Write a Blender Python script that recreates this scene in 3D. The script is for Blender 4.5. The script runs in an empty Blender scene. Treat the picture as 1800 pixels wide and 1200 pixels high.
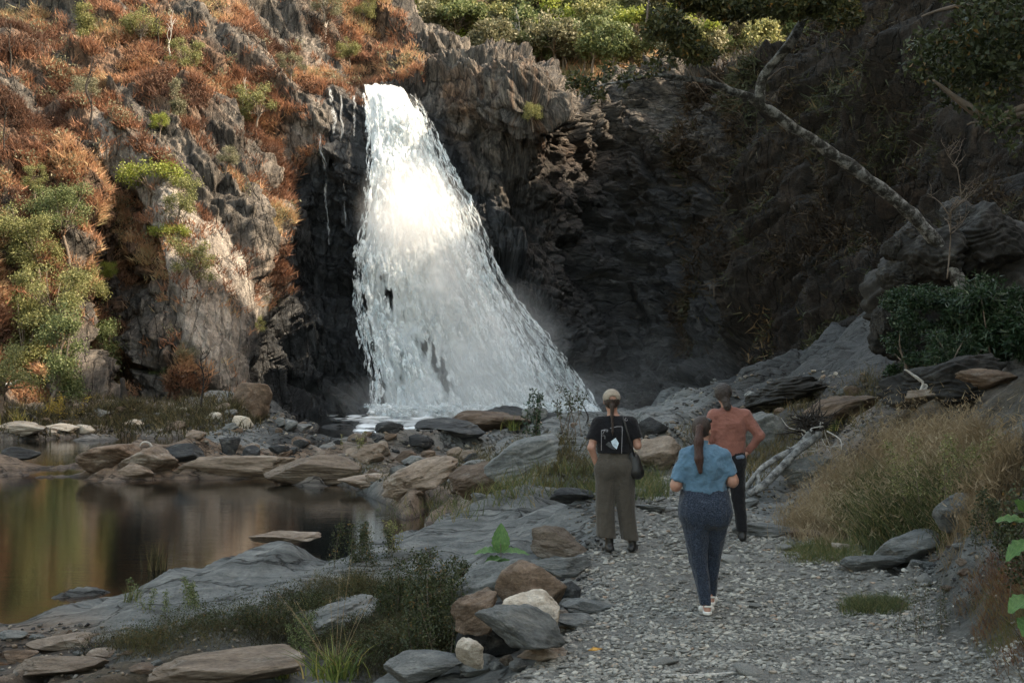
import bpy, math, random
import numpy as np
from mathutils import Vector, Matrix
R = np.random.default_rng(7)
random.seed(7)
SC = bpy.context.scene
COL = SC.collection
F, HX, HY, CZ = 2250.0, 900.0, 664.0, 3.2      # focal length in photo pixels, principal column, horizon row, camera height

def P(px, py, d):
    px, py, d = np.asarray(px, float), np.asarray(py, float), np.asarray(d, float)
    return np.stack(np.broadcast_arrays((px-HX)/F*d, d, CZ+(HY-py)/F*d), -1)
def pt(px, py, d):
    return Vector(((px-HX)/F*d, d, CZ+(HY-py)/F*d))
def at_z(px, py, z):
    d = F*(CZ-z)/(py-HY)
    return Vector(((px-HX)/F*d, d, z))
def to_px(p):
    p = np.asarray(p, float)
    return HX+p[..., 0]/p[..., 1]*F, HY-(p[..., 2]-CZ)/p[..., 1]*F

# ------------------------------------------------------------------ noise
_T = np.random.default_rng(3)
_PERM = np.concatenate([_T.permutation(1024)]*3).astype(np.int32)
_G = _T.normal(size=(1024, 3)).astype(np.float32); _G /= np.linalg.norm(_G, axis=1)[:, None]
_RV = _T.random((1024, 3)).astype(np.float32)
def _h(i, j, k): return _PERM[_PERM[_PERM[i & 1023] + (j & 1023)] + (k & 1023)]
def pn(p, seed=0):
    p = np.asarray(p, np.float32) + np.float32(seed*17.31)
    i = np.floor(p).astype(np.int32); f = p - i
    u = f*f*f*(f*(f*6-15)+10)
    out = 0
    for a in (0, 1):
        wx = u[..., 0] if a else 1-u[..., 0]
        for b in (0, 1):
            wy = u[..., 1] if b else 1-u[..., 1]
            for c in (0, 1):
                wz = u[..., 2] if c else 1-u[..., 2]
                g = _G[_h(i[..., 0]+a, i[..., 1]+b, i[..., 2]+c)]
                out = out + wx*wy*wz*(g[..., 0]*(f[..., 0]-a)+g[..., 1]*(f[..., 1]-b)+g[..., 2]*(f[..., 2]-c))
    return out*1.5
_ROT = np.linalg.qr(_T.normal(size=(3, 3)))[0].astype(np.float32)
def fbm(p, o=4, seed=0, gain=.5):
    s = 0; a = 1; p = np.asarray(p, np.float32)
    for k in range(o):
        p = p@_ROT; s = s + a*pn(p, seed+k); a *= gain; p = p*2.03
    return s
def ridged(p, o=4, seed=0, gain=.5):
    s = 0; a = 1; p = np.asarray(p, np.float32)
    for k in range(o):
        p = p@_ROT; s = s + a*(1-2*np.abs(pn(p, seed+k))); a *= gain; p = p*2.07
    return s/2
def worley(p, seed=0, jit=1.0):
    """distance to nearest, gap to second, and a random value of the nearest cell"""
    p = np.asarray(p, np.float32)@_ROT@_ROT+np.float32(seed*9.7)
    i = np.floor(p).astype(np.int32); f = p-i
    d1 = np.full(p.shape[:-1], 9., np.float32); d2 = d1.copy(); rv = np.zeros_like(d1); tilt = np.zeros_like(d1)
    for a in (-1, 0, 1):
        for b in (-1, 0, 1):
            for c in (-1, 0, 1):
                h = _h(i[..., 0]+a, i[..., 1]+b, i[..., 2]+c)
                q = _RV[h]*jit
                v = f-np.array([a, b, c], np.float32)-q
                d = np.sqrt((v**2).sum(-1))
                nr = d < d1
                d2 = np.where(nr, d1, np.minimum(d2, d)); 
                rv = np.where(nr, _RV[(h+7) & 1023, 0], rv)
                tilt = np.where(nr, (v*_G[(h+3) & 1023]).sum(-1), tilt)
                d1 = np.where(nr, d, d1)
    return d1, d2-d1, rv, tilt
def smooth(a, b, x):
    t = np.clip((x-a)/(b-a), 0, 1); return t*t*(3-2*t)
def lerp(a, b, t): return a+(b-a)*t

# ------------------------------------------------------------------ objects
def tag(o, label=None, cat=None, group=None, kind=None):
    if label: o['label'] = label
    if cat: o['category'] = cat
    if group: o['group'] = group
    if kind: o['kind'] = kind
    return o
def link(o, parent=None):
    COL.objects.link(o)
    if parent is not None: o.parent = parent
    return o
def empty(name, loc=(0, 0, 0), rz=0.0):
    o = bpy.data.objects.new(name, None); o.empty_display_size = .2
    o.location = loc; o.rotation_euler = (0, 0, rz)
    return link(o)
def mesh(name, v, faces, mat=None, parent=None, smooth_=True, attrs=None, uv=None, loc=None, fmat=None):
    """faces: (N,3) or (N,4) int array, or a list of such arrays"""
    v = np.asarray(v, np.float32).reshape(-1, 3)
    if not isinstance(faces, (list, tuple)): faces = [faces]
    faces = [np.asarray(f, np.int32) for f in faces if len(f)]
    me = bpy.data.meshes.new(name)
    me.vertices.add(len(v)); me.vertices.foreach_set('co', v.ravel())
    nl = sum(f.size for f in faces); nf = sum(len(f) for f in faces)
    me.loops.add(nl); me.polygons.add(nf)
    li = np.concatenate([f.ravel() for f in faces])
    me.loops.foreach_set('vertex_index', li)
    st = []; s = 0
    for f in faces:
        st.append(s+np.arange(len(f))*f.shape[1]); s += f.size
    me.polygons.foreach_set('loop_start', np.concatenate(st).astype(np.int32))
    me.update(calc_edges=True)
    if smooth_: me.polygons.foreach_set('use_smooth', np.ones(nf, bool))
    for k, a in (attrs or {}).items():
        a = np.asarray(a, np.float32)
        if a.ndim == 1:
            at = me.attributes.new(k, 'FLOAT', 'POINT'); at.data.foreach_set('value', a)
        else:
            at = me.attributes.new(k, 'FLOAT_COLOR', 'POINT')
            c = np.ones((len(a), 4), np.float32); c[:, :a.shape[1]] = a; at.data.foreach_set('color', c.ravel())
    if uv is not None:
        u = me.uv_layers.new(name='UVMap'); u.data.foreach_set('uv', np.asarray(uv, np.float32)[li].ravel())
    mats = mat if isinstance(mat, (list, tuple)) else [mat]
    for m in mats:
        if m: me.materials.append(m)
    if fmat is not None: me.polygons.foreach_set('material_index', np.asarray(fmat, np.int32))
    o = bpy.data.objects.new(name, me)
    if loc is not None: o.location = loc
    return link(o, parent)
def grid_faces(nr, nc, close=False):
    i = np.arange(nr-1)[:, None]; j = np.arange(nc if close else nc-1)[None]
    j2 = (j+1) % nc
    return np.stack([i*nc+j, i*nc+j2, (i+1)*nc+j2, (i+1)*nc+j], -1).reshape(-1, 4)
def copy_tree(o, parent=None, **kw):
    c = o.copy(); COL.objects.link(c); c.parent = parent
    for ch in list(o.children): copy_tree(ch, c)
    return c
def vnormals(v, f):
    n = np.zeros_like(v)
    a, b, c = v[f[:, 0]], v[f[:, 1]], v[f[:, 2]]
    fn = np.cross(b-a, c-a) if f.shape[1] == 3 else np.cross(c-a, v[f[:, 3]]-b)
    for k in range(f.shape[1]):
        for ax in range(3): n[:, ax] += np.bincount(f[:, k], fn[:, ax], len(v))
    return n/(np.linalg.norm(n, axis=1)[:, None]+1e-12)

def tube(pts, rad, seg=8, cap=True, rough=0.0, seed=0):
    """tapered tube through points; returns verts, list of faces"""
    pts = np.asarray(pts, float); n = len(pts)
    rad = np.broadcast_to(np.asarray(rad, float), (n,))
    t = np.gradient(pts, axis=0); t /= np.linalg.norm(t, axis=1)[:, None]+1e-9
    ref = np.array([0, 0, 1.]) if abs(t[:, 2]).mean() < .8 else np.array([1., 0, 0])
    u = np.cross(t, ref); u /= np.linalg.norm(u, axis=1)[:, None]+1e-9
    w = np.cross(u, t)
    a = np.linspace(0, 2*np.pi, seg, endpoint=False)
    r = rad[:, None]*np.ones((1, seg))
    v = pts[:, None]+r[..., None]*(np.cos(a)[None, :, None]*u[:, None]+np.sin(a)[None, :, None]*w[:, None])
    if rough:
        nz = fbm(v*2.2, 3, seed)
        v = v+(v-pts[:, None])*(nz*rough)[..., None]
    v = v.reshape(-1, 3); f = grid_faces(n, seg, True)
    fs = [f]
    if cap:
        v = np.vstack([v, pts[:1], pts[-1:]]); k = len(v)
        j = np.arange(seg); j2 = (j+1) % seg
        fs.append(np.stack([np.full(seg, k-2), j2, j], -1)); b = (n-1)*seg
        fs.append(np.stack([np.full(seg, k-1), b+j, b+j2], -1))
    return v, fs
def smooth_path(pts, n=24, wob=0.0, seed=0):
    pts = np.asarray(pts, float); m = len(pts)
    t = np.linspace(0, m-1, n)
    i = np.clip(t.astype(int), 0, m-2); f = (t-i)[:, None]
    p0 = pts[np.clip(i-1, 0, m-1)]; p1 = pts[i]; p2 = pts[i+1]; p3 = pts[np.clip(i+2, 0, m-1)]
    o = .5*(2*p1+(p2-p0)*f+(2*p0-5*p1+4*p2-p3)*f**2+(3*p1-p0-3*p2+p3)*f**3)
    if wob:
        L = np.linalg.norm(pts[-1]-pts[0])
        o = o+wob*L*np.stack([pn(np.stack([t*1.3, t*0+k*7+seed, t*0], -1)) for k in range(3)], -1)
    return o
class MB:
    def __init__(s): s.v = []; s.f = {}; s.n = 0; s.a = []
    def add(s, v, fs, a=0.5):
        if not isinstance(fs, (list, tuple)): fs = [fs]
        for f in fs:
            if len(f): s.f.setdefault(f.shape[1], []).append(np.asarray(f)+s.n)
        s.v.append(np.asarray(v, float)); s.n += len(v)
        s.a.append(np.broadcast_to(np.asarray(a, float), (len(v),)))
        return s
    def build(s, name, mat, parent=None, smooth_=True, loc=None, attrs=None):
        v = np.concatenate(s.v); fs = [np.concatenate(x) for x in s.f.values()]
        at = {'tint': np.concatenate(s.a)}
        if attrs: at.update(attrs)
        if loc is not None: v = v-np.asarray(loc)
        return mesh(name, v, fs, mat, parent, smooth_, at, loc=loc)

# ------------------------------------------------------------------ materials
class NT:
    def __init__(s, name):
        s.m = bpy.data.materials.new(name); s.m.use_nodes = True
        s.t = s.m.node_tree; s.t.nodes.clear()
        s.out = s.t.nodes.new('ShaderNodeOutputMaterial')
    def n(s, typ, ins=None, **kw):
        nd = s.t.nodes.new('ShaderNode'+typ)
        for k, v in kw.items(): setattr(nd, k, v)
        for k, v in (ins or {}).items():
            sock = nd.inputs[k]
            if isinstance(v, bpy.types.NodeSocket): s.t.links.new(v, sock)
            else: sock.default_value = v
        return nd
    def attr(s, name, out='Fac'): return s.n('Attribute', attribute_name=name).outputs[out]
    def mapping(s, scale=(1, 1, 1), rot=(0, 0, 0), src=None):
        if src is None: src = s.n('TexCoord').outputs['Object']
        return s.n('Mapping', {'Vector': src, 'Scale': scale, 'Rotation': rot}).outputs[0]
    def noise(s, vec, scale=1, detail=6, rough=.55, dist=0, out='Fac'):
        return s.n('TexNoise', {'Vector': vec, 'Scale': scale, 'Detail': detail, 'Roughness': rough, 'Distortion': dist}).outputs[out]
    def ramp(s, fac, stops, interp='LINEAR'):
        r = s.n('ValToRGB', {'Fac': fac}); cr = r.color_ramp; cr.interpolation = interp
        while len(cr.elements) > 1: cr.elements.remove(cr.elements[0])
        for i, (p, c) in enumerate(stops):
            e = cr.elements[0] if i == 0 else cr.elements.new(p)
            e.position = p; e.color = (*c, 1) if len(c) == 3 else c
        return r.outputs['Color']
    def math(s, op, a, b=0.0, clamp=False):
        m = s.n('Math', operation=op, use_clamp=clamp)
        for k, v in ((0, a), (1, b)):
            if isinstance(v, bpy.types.NodeSocket): s.t.links.new(v, m.inputs[k])
            else: m.inputs[k].default_value = v
        return m.outputs[0]
    def rng(s, x, a, b, c=0.0, d=1.0, smooth=False):
        return s.n('MapRange', {'Value': x, 'From Min': a, 'From Max': b, 'To Min': c, 'To Max': d},
                   interpolation_type='SMOOTHSTEP' if smooth else 'LINEAR').outputs[0]
    def mix(s, fac, a, b, mode='MIX'):
        m = s.n('Mix', data_type='RGBA', blend_type=mode)
        for k, v in ((0, fac), (6, a), (7, b)):
            if isinstance(v, bpy.types.NodeSocket): s.t.links.new(v, m.inputs[k])
            else: m.inputs[k].default_value = v if k == 0 else (*v, 1) if len(v) == 3 else v
        return m.outputs[2]
    def bump(s, h, strength=.5, dist=.1, normal=None):
        i = {'Height': h, 'Strength': strength, 'Distance': dist}
        if normal is not None: i['Normal'] = normal
        return s.n('Bump', i).outputs[0]
    def surf(s, sh): s.t.links.new(sh, s.out.inputs['Surface']); return s.m
    def pbr(s, col, rough=.8, normal=None, spec=.3, **kw):
        i = {'Base Color': col if isinstance(col, bpy.types.NodeSocket) else (*col, 1), 'Roughness': rough, 'Specular IOR Level': spec}
        if normal is not None: i['Normal'] = normal
        i.update(kw)
        return s.n('BsdfPrincipled', i).outputs[0]

def leaf_mat(name, stops, trans=.3, rough=.55):
    n = NT(name)
    c = n.ramp(n.attr('tint'), stops)
    oi = n.n('ObjectInfo').outputs['Random']
    c = n.mix(n.math('MULTIPLY', oi, .35), c, n.mix(1, c, (.75, .7, .5), 'MULTIPLY'))
    a = n.pbr(c, rough, spec=.35)
    b = n.n('BsdfTranslucent', {'Color': c}).outputs[0]
    return n.surf(n.n('MixShader', {0: trans, 1: a, 2: b}).outputs[0])
def plain_mat(name, col, rough=.8, var=.25, scale=6, spec=.3, bump=0.0, bscale=30, stretch=(1, 1, 1)):
    n = NT(name); v = n.mapping(stretch)
    t = n.noise(v, scale, 5, .6)
    k = n.rng(t, .3, .7, 1-var, 1+var)
    c = n.n('Mix', {6: (*col, 1)}, data_type='RGBA', blend_type='MULTIPLY'); c.inputs[0].default_value = 1
    cc = n.n('CombineColor', {0: k, 1: k, 2: k}).outputs[0]; n.t.links.new(cc, c.inputs[7])
    nm = n.bump(n.noise(v, bscale, 6, .6), bump, .02) if bump else None
    return n.surf(n.pbr(c.outputs[2], rough, nm, spec))
# ------------------------------------------------------------------ camera, light
cam = bpy.data.cameras.new('camera'); cam.sensor_width = 36; cam.lens = 36*F/1800
cam.shift_y = (HY-600)/1800; cam.clip_start = .1; cam.clip_end = 3000
co = bpy.data.objects.new('camera', cam); COL.objects.link(co)
co.location = (0, 0, CZ); co.rotation_euler = (math.radians(90), 0, 0); SC.camera = co
SUN_EL, SUN_AZ = math.radians(39), math.radians(-3)      # azimuth from +X towards +Y
sd = Vector((math.cos(SUN_EL)*math.cos(SUN_AZ), math.cos(SUN_EL)*math.sin(SUN_AZ), math.sin(SUN_EL)))
sl = bpy.data.lights.new('sun', 'SUN'); sl.energy = 2.7; sl.angle = math.radians(.6); sl.color = (1, .83, .62)
so = bpy.data.objects.new('sun', sl); COL.objects.link(so); so.rotation_euler = (-sd).to_track_quat('-Z', 'Y').to_euler()
so.location = (60, -10, 60)
W = bpy.data.worlds.new('World'); SC.world = W; W.use_nodes = True
nt = W.node_tree; bg = nt.nodes['Background']; sky = nt.nodes.new('ShaderNodeTexSky')
sky.sky_type = 'NISHITA'; sky.sun_disc = False; sky.sun_elevation = SUN_EL; sky.sun_rotation = math.radians(90)-SUN_AZ
sky.air_density = 1.0; sky.dust_density = 1.2; sky.ozone_density = 1.2
tint = nt.nodes.new('ShaderNodeMix'); tint.data_type = 'RGBA'; tint.blend_type = 'MULTIPLY'; tint.inputs[0].default_value = 1
tint.inputs[7].default_value = (1.30, 1.02, .68, 1); nt.links.new(sky.outputs[0], tint.inputs[6]); nt.links.new(tint.outputs[2], bg.inputs[0]); bg.inputs[1].default_value = .15
SC.view_settings.view_transform = 'Standard'; SC.view_settings.look = 'None'; SC.view_settings.exposure = 2.3
SC.cycles.max_bounces = 7; SC.cycles.diffuse_bounces = 3; SC.cycles.glossy_bounces = 3; SC.cycles.transparent_max_bounces = 24
SC.cycles.volume_bounces = 4; SC.cycles.transmission_bounces = 3
SC.cycles.use_denoising = True; SC.cycles.use_adaptive_sampling = True; SC.cycles.adaptive_threshold = .02

# ------------------------------------------------------------------ ground heights
GC = np.array([(a, b, c) for a, b, c in [
 # gravel path
 (700,4,1.4),(900,4,1.45),(1200,4,1.45),(1600,4,1.5),(900,6,1.3),(1250,6,1.28),(1600,6,1.35),(900,8,1.12),(1100,8,1.15),(1300,8,1.15),(1500,8,1.17),(1020,10,1.15),(1200,10,1.17),(1400,10,1.18),(1560,10,1.22),
 (1060,12,1.24),(1250,12,1.25),(1420,12,1.27),(1050,13.7,1.34),(1200,13.7,1.36),(1350,13.7,1.38),(1120,15.5,1.5),(1280,15.5,1.46),(1150,17,1.55),(1130,21,1.75),
 (1100,25,1.9),(1200,25,1.95),(1180,35,1.9),(1180,45,1.75),(1300,25,2.05),(1250,18,1.6),
 # right bank
 (1400,18,1.75),(1500,15,1.75),(1500,20,2.3),(1600,16,2.2),(1600,21,2.85),(1700,20,3.2),(1700,15,2.35),(1800,19,3.45),(1800,14,2.7),(1450,27,2.75),(1350,38,2.5),
 (1550,30,3.5),(1600,36,3.9),(1500,48,5.0),(1310,60,3.3),(1440,55,4.4),(1700,11,1.85),(1620,12,1.5),(1800,10,2.15),(1800,8.6,1.75),(1750,8.5,1.45),(1900,8,2.05),(1650,10,1.35),
 (2100,8,2.7),(2200,14,4.8),(1950,20,4.8),(1900,30,5),(2100,25,6),(1750,40,4.6),(1550,60,6.5),(1400,75,4),(1300,85,2.5),(1900,60,8),(1900,100,14),(1500,110,5),(2400,8,3.3),(2400,4,1.9),(1900,4,1.6),(2400,3.2,1.7),(1600,3.2,1.55),(900,3.2,1.55),(0,3.2,1.4),(-400,3.2,1.2),(2400,14,5.4),(2400,22,8),
 # slab along the pool
 (1040,17.7,1.55),(940,17.5,1.5),(840,17.6,1.32),(740,17.5,1.2),(640,17.3,1.02),(500,17.4,.86),(400,17.2,.72),(300,17.1,.66),(200,16.8,.54),(100,16.4,.42),(0,16,.28),(-100,15.4,.12),
 (640,15.6,.88),(500,15.4,.68),(400,15.1,.56),(300,15,.46),(200,14.9,.34),(100,14.6,.2),(0,14.4,.1),(800,15.6,1.15),(900,15.5,1.3),(980,14,1.25),
 (600,13.5,.42),(450,13,.3),(300,13.2,.14),(150,13.2,.02),(0,13.0,-.12),(100,12.4,-.1),(700,13,.6),(800,13,.85),(900,12,1.0),(400,11.8,.32),(600,11,.5),(750,10.5,.75),(300,11,.25),
 (600,9,.7),(750,8.5,.9),(850,9,1.0),(300,9,.3),(0,11,.0),(0,8,.1),(-300,12,-.1),(-300,6,.2),(300,5,.8),(0,4,.8),(600,5,1.1),(900,10.2,1.05),
 # pool bed
 (300,20,-.7),(500,20,-.45),(640,19.5,-.05),(0,19,-.8),(-300,20,-1),(100,28,-1.2),(400,28,-1.1),(600,26,-.7),(720,24,.0),(700,27,-.3),(690,31,-.3),(-300,36,-1.2),(200,36,-1),(450,36,-.9),(620,36,-.25),(-300,46,-.6),
 (830,22,.9),(900,26,1.05),(815,28,.7),(1000,24,1.5),(1030,20,1.5),(775,33,.4),(850,36,1.0),(700,38,.55),(960,34,1.5),(1080,32,1.75),
 # island
 (180,41,.1),(240,42.5,1.0),(330,42.5,.6),(440,42.5,.62),(540,41.5,.6),(620,40,.5),(140,42,-.1),(300,40.2,-.1),(500,39.6,-.1),(240,46,.2),(450,46,.35),(560,45,.5),(100,43,-.05),(30,45,.25),(-60,45,.3),
 (650,46,.7),(740,46,.85),(850,48,.9),(970,46,1.35),(1050,48,1.45),
 # back water and far shore
 (0,52,-.5),(150,52,-.5),(300,52,-.4),(0,62,-.3),(150,62,-.4),(300,62,-.3),(420,54,.3),(500,56,-.1),(400,64,.45),(100,69,.0),(-100,69,.1),(0,74,.8),(150,76,1.0),(300,78,1.1),(300,70,.8),(420,74,1.2),(500,80,.7),(450,90,1.0),(0,84,1.5),(-200,80,1.6),(150,90,1.6),(300,95,1.8),
 (-400,60,.8),(-500,50,1),(-500,80,2),(-500,20,-1),(-500,10,.5),
 # mid rocks by the rapids
 (560,62,-.1),(620,66,-.25),(600,56,-.1),(680,62,-.25),(660,57,-.12),(700,69,-.35),(745,73,-.3),(760,58,.55),(800,70,.2),(860,60,.8),(860,74,.75),(950,66,1.0),(960,78,.6),(1040,64,1.3),(1080,78,.95),(1160,70,1.35),(1180,88,1.0),(1000,88,-.1),
 (560,75,-.3),(640,80,-.5),(760,84,-.5),(860,86,-.5),(540,95,-.5),(640,100,-1),(800,100,-1),(950,100,-1),(1050,98,-.5),(1120,104,.3),(700,112,-1),(1000,112,-1),(1250,100,2.4),(400,110,2),(-200,115,3)]])
def _fe(px, d): return np.stack([np.asarray(px)/100., np.log(np.asarray(d))*6], -1)
_A = _fe(GC[:, 0], GC[:, 1]); _n = len(_A)
def _phi(r2): return .5*r2*np.log(r2+1e-9)
_K = _phi(((_A[:, None]-_A[None])**2).sum(-1))+np.eye(_n)*.05
_M = np.zeros((_n+3, _n+3)); _M[:_n, :_n] = _K; _M[:_n, _n] = 1; _M[:_n, _n+1:] = _A; _M[_n, :_n] = 1; _M[_n+1:, :_n] = _A.T
_w = np.linalg.solve(_M, np.concatenate([GC[:, 2], np.zeros(3)]))
def base_z(px, d):
    q = _fe(px, d); sh = q.shape[:-1]; q = q.reshape(-1, 2); o = np.empty(len(q))
    for s in range(0, len(q), 40000):
        k = q[s:s+40000]
        o[s:s+40000] = _phi(((k[:, None]-_A[None])**2).sum(-1))@_w[:_n]+_w[_n]+k@_w[_n+1:]
    return o.reshape(sh)
def path_mask(px, d):
    """1 on the loose gravel of the path"""
    l = np.interp(d, [4, 8, 9.5, 11, 13, 15, 18, 22], [780, 860, 950, 1000, 1020, 1080, 1130, 1160])
    r = np.interp(d, [4, 8, 9, 10, 11, 12.5, 14, 16, 18, 22], [1850, 1800, 1690, 1640, 1640, 1560, 1440, 1330, 1250, 1210])
    nz = 25*pn(np.stack([px/90, d*1.1, d*0], -1), 5)
    return smooth(-45, 45, px+nz-l)*smooth(-45, 45, r-px-nz)*smooth(24, 18, d)
def ground_z(px, d, det=True):
    px, d = np.broadcast_arrays(np.asarray(px, float), np.asarray(d, float))
    z = base_z(px, d)
    if not det: return z
    X = (px-HX)/F*d; Y = d
    pm = path_mask(px, d)
    slab = smooth(-.9, .0, -np.abs(np.interp(px, [-100, 0, 300, 640, 1040], [15, 15.4, 16.2, 16.6, 17])-d)/1.6)*smooth(-150, 0, px)*smooth(1080, 980, px)
    rocky = (1-pm)*(1-.55*slab)
    amp = np.interp(d, [4, 10, 18, 30, 45, 70, 110], [.10, .2, .42, .62, .7, .9, 1.0])
    wat = smooth(-.5, -.1, z)
    # schist: layers striking up-right, dipping towards the right bank
    a = math.radians(24); ux, uy = math.cos(a), math.sin(a)
    al = X*ux+Y*uy; ac = -X*uy+Y*ux
    sc = np.interp(d, [4, 18, 40, 110], [1.25, .8, .42, .26])
    q = np.stack([al*.30, ac*1.0, z*1.2], -1)
    n1 = ridged(q*sc[..., None], 4, 1); n2 = fbm(q*sc[..., None]*.45, 3, 4)
    d1, gap, rv, tl = worley(q*sc[..., None]*1.1+.3*n2[..., None], 2)
    f1, fg, frv, ftl = worley(q*sc[..., None]*2.9, 6)
    ea, eb = smooth(0, .3, gap), smooth(0, .45, fg)
    dz = amp*((n1-.5)*.55+n2*.5-.35+ea*(.4+(rv-.5)*.8+tl*1.0)+eb*(.12+.25*ftl+.25*(frv-.5)))
    ph = ac*sc*.62+.9*n2+.35*n1+.15*rv; fr = ph-np.floor(ph)
    saw = np.where(fr < .82, fr/.82, (1-fr)/.18)-.5
    ph2 = ac*sc*2.3+.9*n2-.5*n1; fr2 = ph2-np.floor(ph2); saw2 = np.where(fr2 < .75, fr2/.75, (1-fr2)/.25)-.5
    dz = dz+amp*(.55*saw*smooth(-.5, .2, n2+.3*n1)+.16*saw2)
    z = z+dz*rocky*(.35+.65*wat)
    # smooth bedrock slab with long cracks
    lay = ridged(np.stack([al*.28, ac*1.9, z*3], -1), 4, 9)
    step = worley(np.stack([al*.16, ac*.8, z*0], -1)+.25*n2[..., None], 12); es = smooth(0, .25, step[1])
    z = z+slab*(1-pm)*((lay-.6)*.10+es*((step[2]-.5)*.16+step[3]*.2+.05)-.05)
    z = z+pm*(.035*fbm(np.stack([X*1.3, Y*1.3, Y*0], -1), 3, 11)+.012*ridged(np.stack([X*7, Y*7, Y*0], -1), 2, 13))
    # far shore and cliffs foot
    return z
nr_, nc_ = 700, 1060
_d = np.exp(np.linspace(math.log(3.2), math.log(125), nr_)); _p = np.concatenate([np.linspace(-420, -30, 60, endpoint=False), np.linspace(-30, 1830, nc_-120, endpoint=False), np.linspace(1830, 2350, 60)])
DD, PX = np.meshgrid(_d, _p, indexing='ij')
GZ = ground_z(PX, DD)
GXYZ = np.stack([(PX-HX)/F*DD, DD, GZ], -1)
def gz(px, d):
    """height of the finished ground at photo column px and distance d"""
    px, d = np.broadcast_arrays(np.asarray(px, float), np.asarray(d, float))
    i = np.interp(np.log(d), np.log(_d), np.arange(nr_)); j = np.interp(px, _p, np.arange(nc_))
    i0 = np.clip(i.astype(int), 0, nr_-2); j0 = np.clip(j.astype(int), 0, nc_-2); a = i-i0; b = j-j0
    return (GZ[i0, j0]*(1-a)*(1-b)+GZ[i0+1, j0]*a*(1-b)+GZ[i0, j0+1]*(1-a)*b+GZ[i0+1, j0+1]*a*b)
def gp(px, d, up=0.0):
    return np.array([(px-HX)/F*d, d, float(gz(px, d))+up])
def g_at(px, py):
    """where the sight line through photo pixel (px,py) meets the ground"""
    dd = np.exp(np.linspace(math.log(4), math.log(118), 900)); z = gz(np.full(900, px), dd)
    ray = CZ+(HY-py)/F*dd; k = np.nonzero(ray <= z)[0]
    k = k[0] if len(k) else 899
    return np.array([(px-HX)/F*dd[k], dd[k], z[k]])
_pm = path_mask(PX, DD)
tan_ = smooth(560, 640, PX)*0
warm = np.clip(smooth(36, 40, DD)*smooth(52, 46, DD)*smooth(700, 560, PX)                                  # island
     + smooth(20, 23, DD)*smooth(47, 38, DD)*smooth(640, 700, PX)*smooth(900, 780, PX)                     # tan rocks at the pool's end
     + .9*smooth(17.5, 15, DD)*smooth(260, 60, PX)+.8*smooth(13.8, 12.8, DD)*smooth(420, 250, PX)
     + .55*smooth(15, 18, DD)*smooth(1300, 1420, PX)*smooth(40, 22, DD)
     + .6*smooth(60, 70, DD)*smooth(420, 300, PX), 0, 1)
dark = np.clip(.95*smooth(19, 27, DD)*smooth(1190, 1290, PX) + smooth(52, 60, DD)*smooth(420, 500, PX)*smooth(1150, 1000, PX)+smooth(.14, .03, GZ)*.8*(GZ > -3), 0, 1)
soil = np.clip(smooth(1.6, .6, np.abs(DD-np.interp(PX, [0, 300, 600, 800], [12.8, 13, 12.6, 11.5])))*smooth(-50, 100, PX)*smooth(930, 800, PX)*(DD < 16)
     + smooth(1500, 1680, PX)*smooth(24, 15, DD)+smooth(10.5, 9.5, DD)*smooth(900, 780, PX), 0, 1)*(1-_pm)

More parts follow.
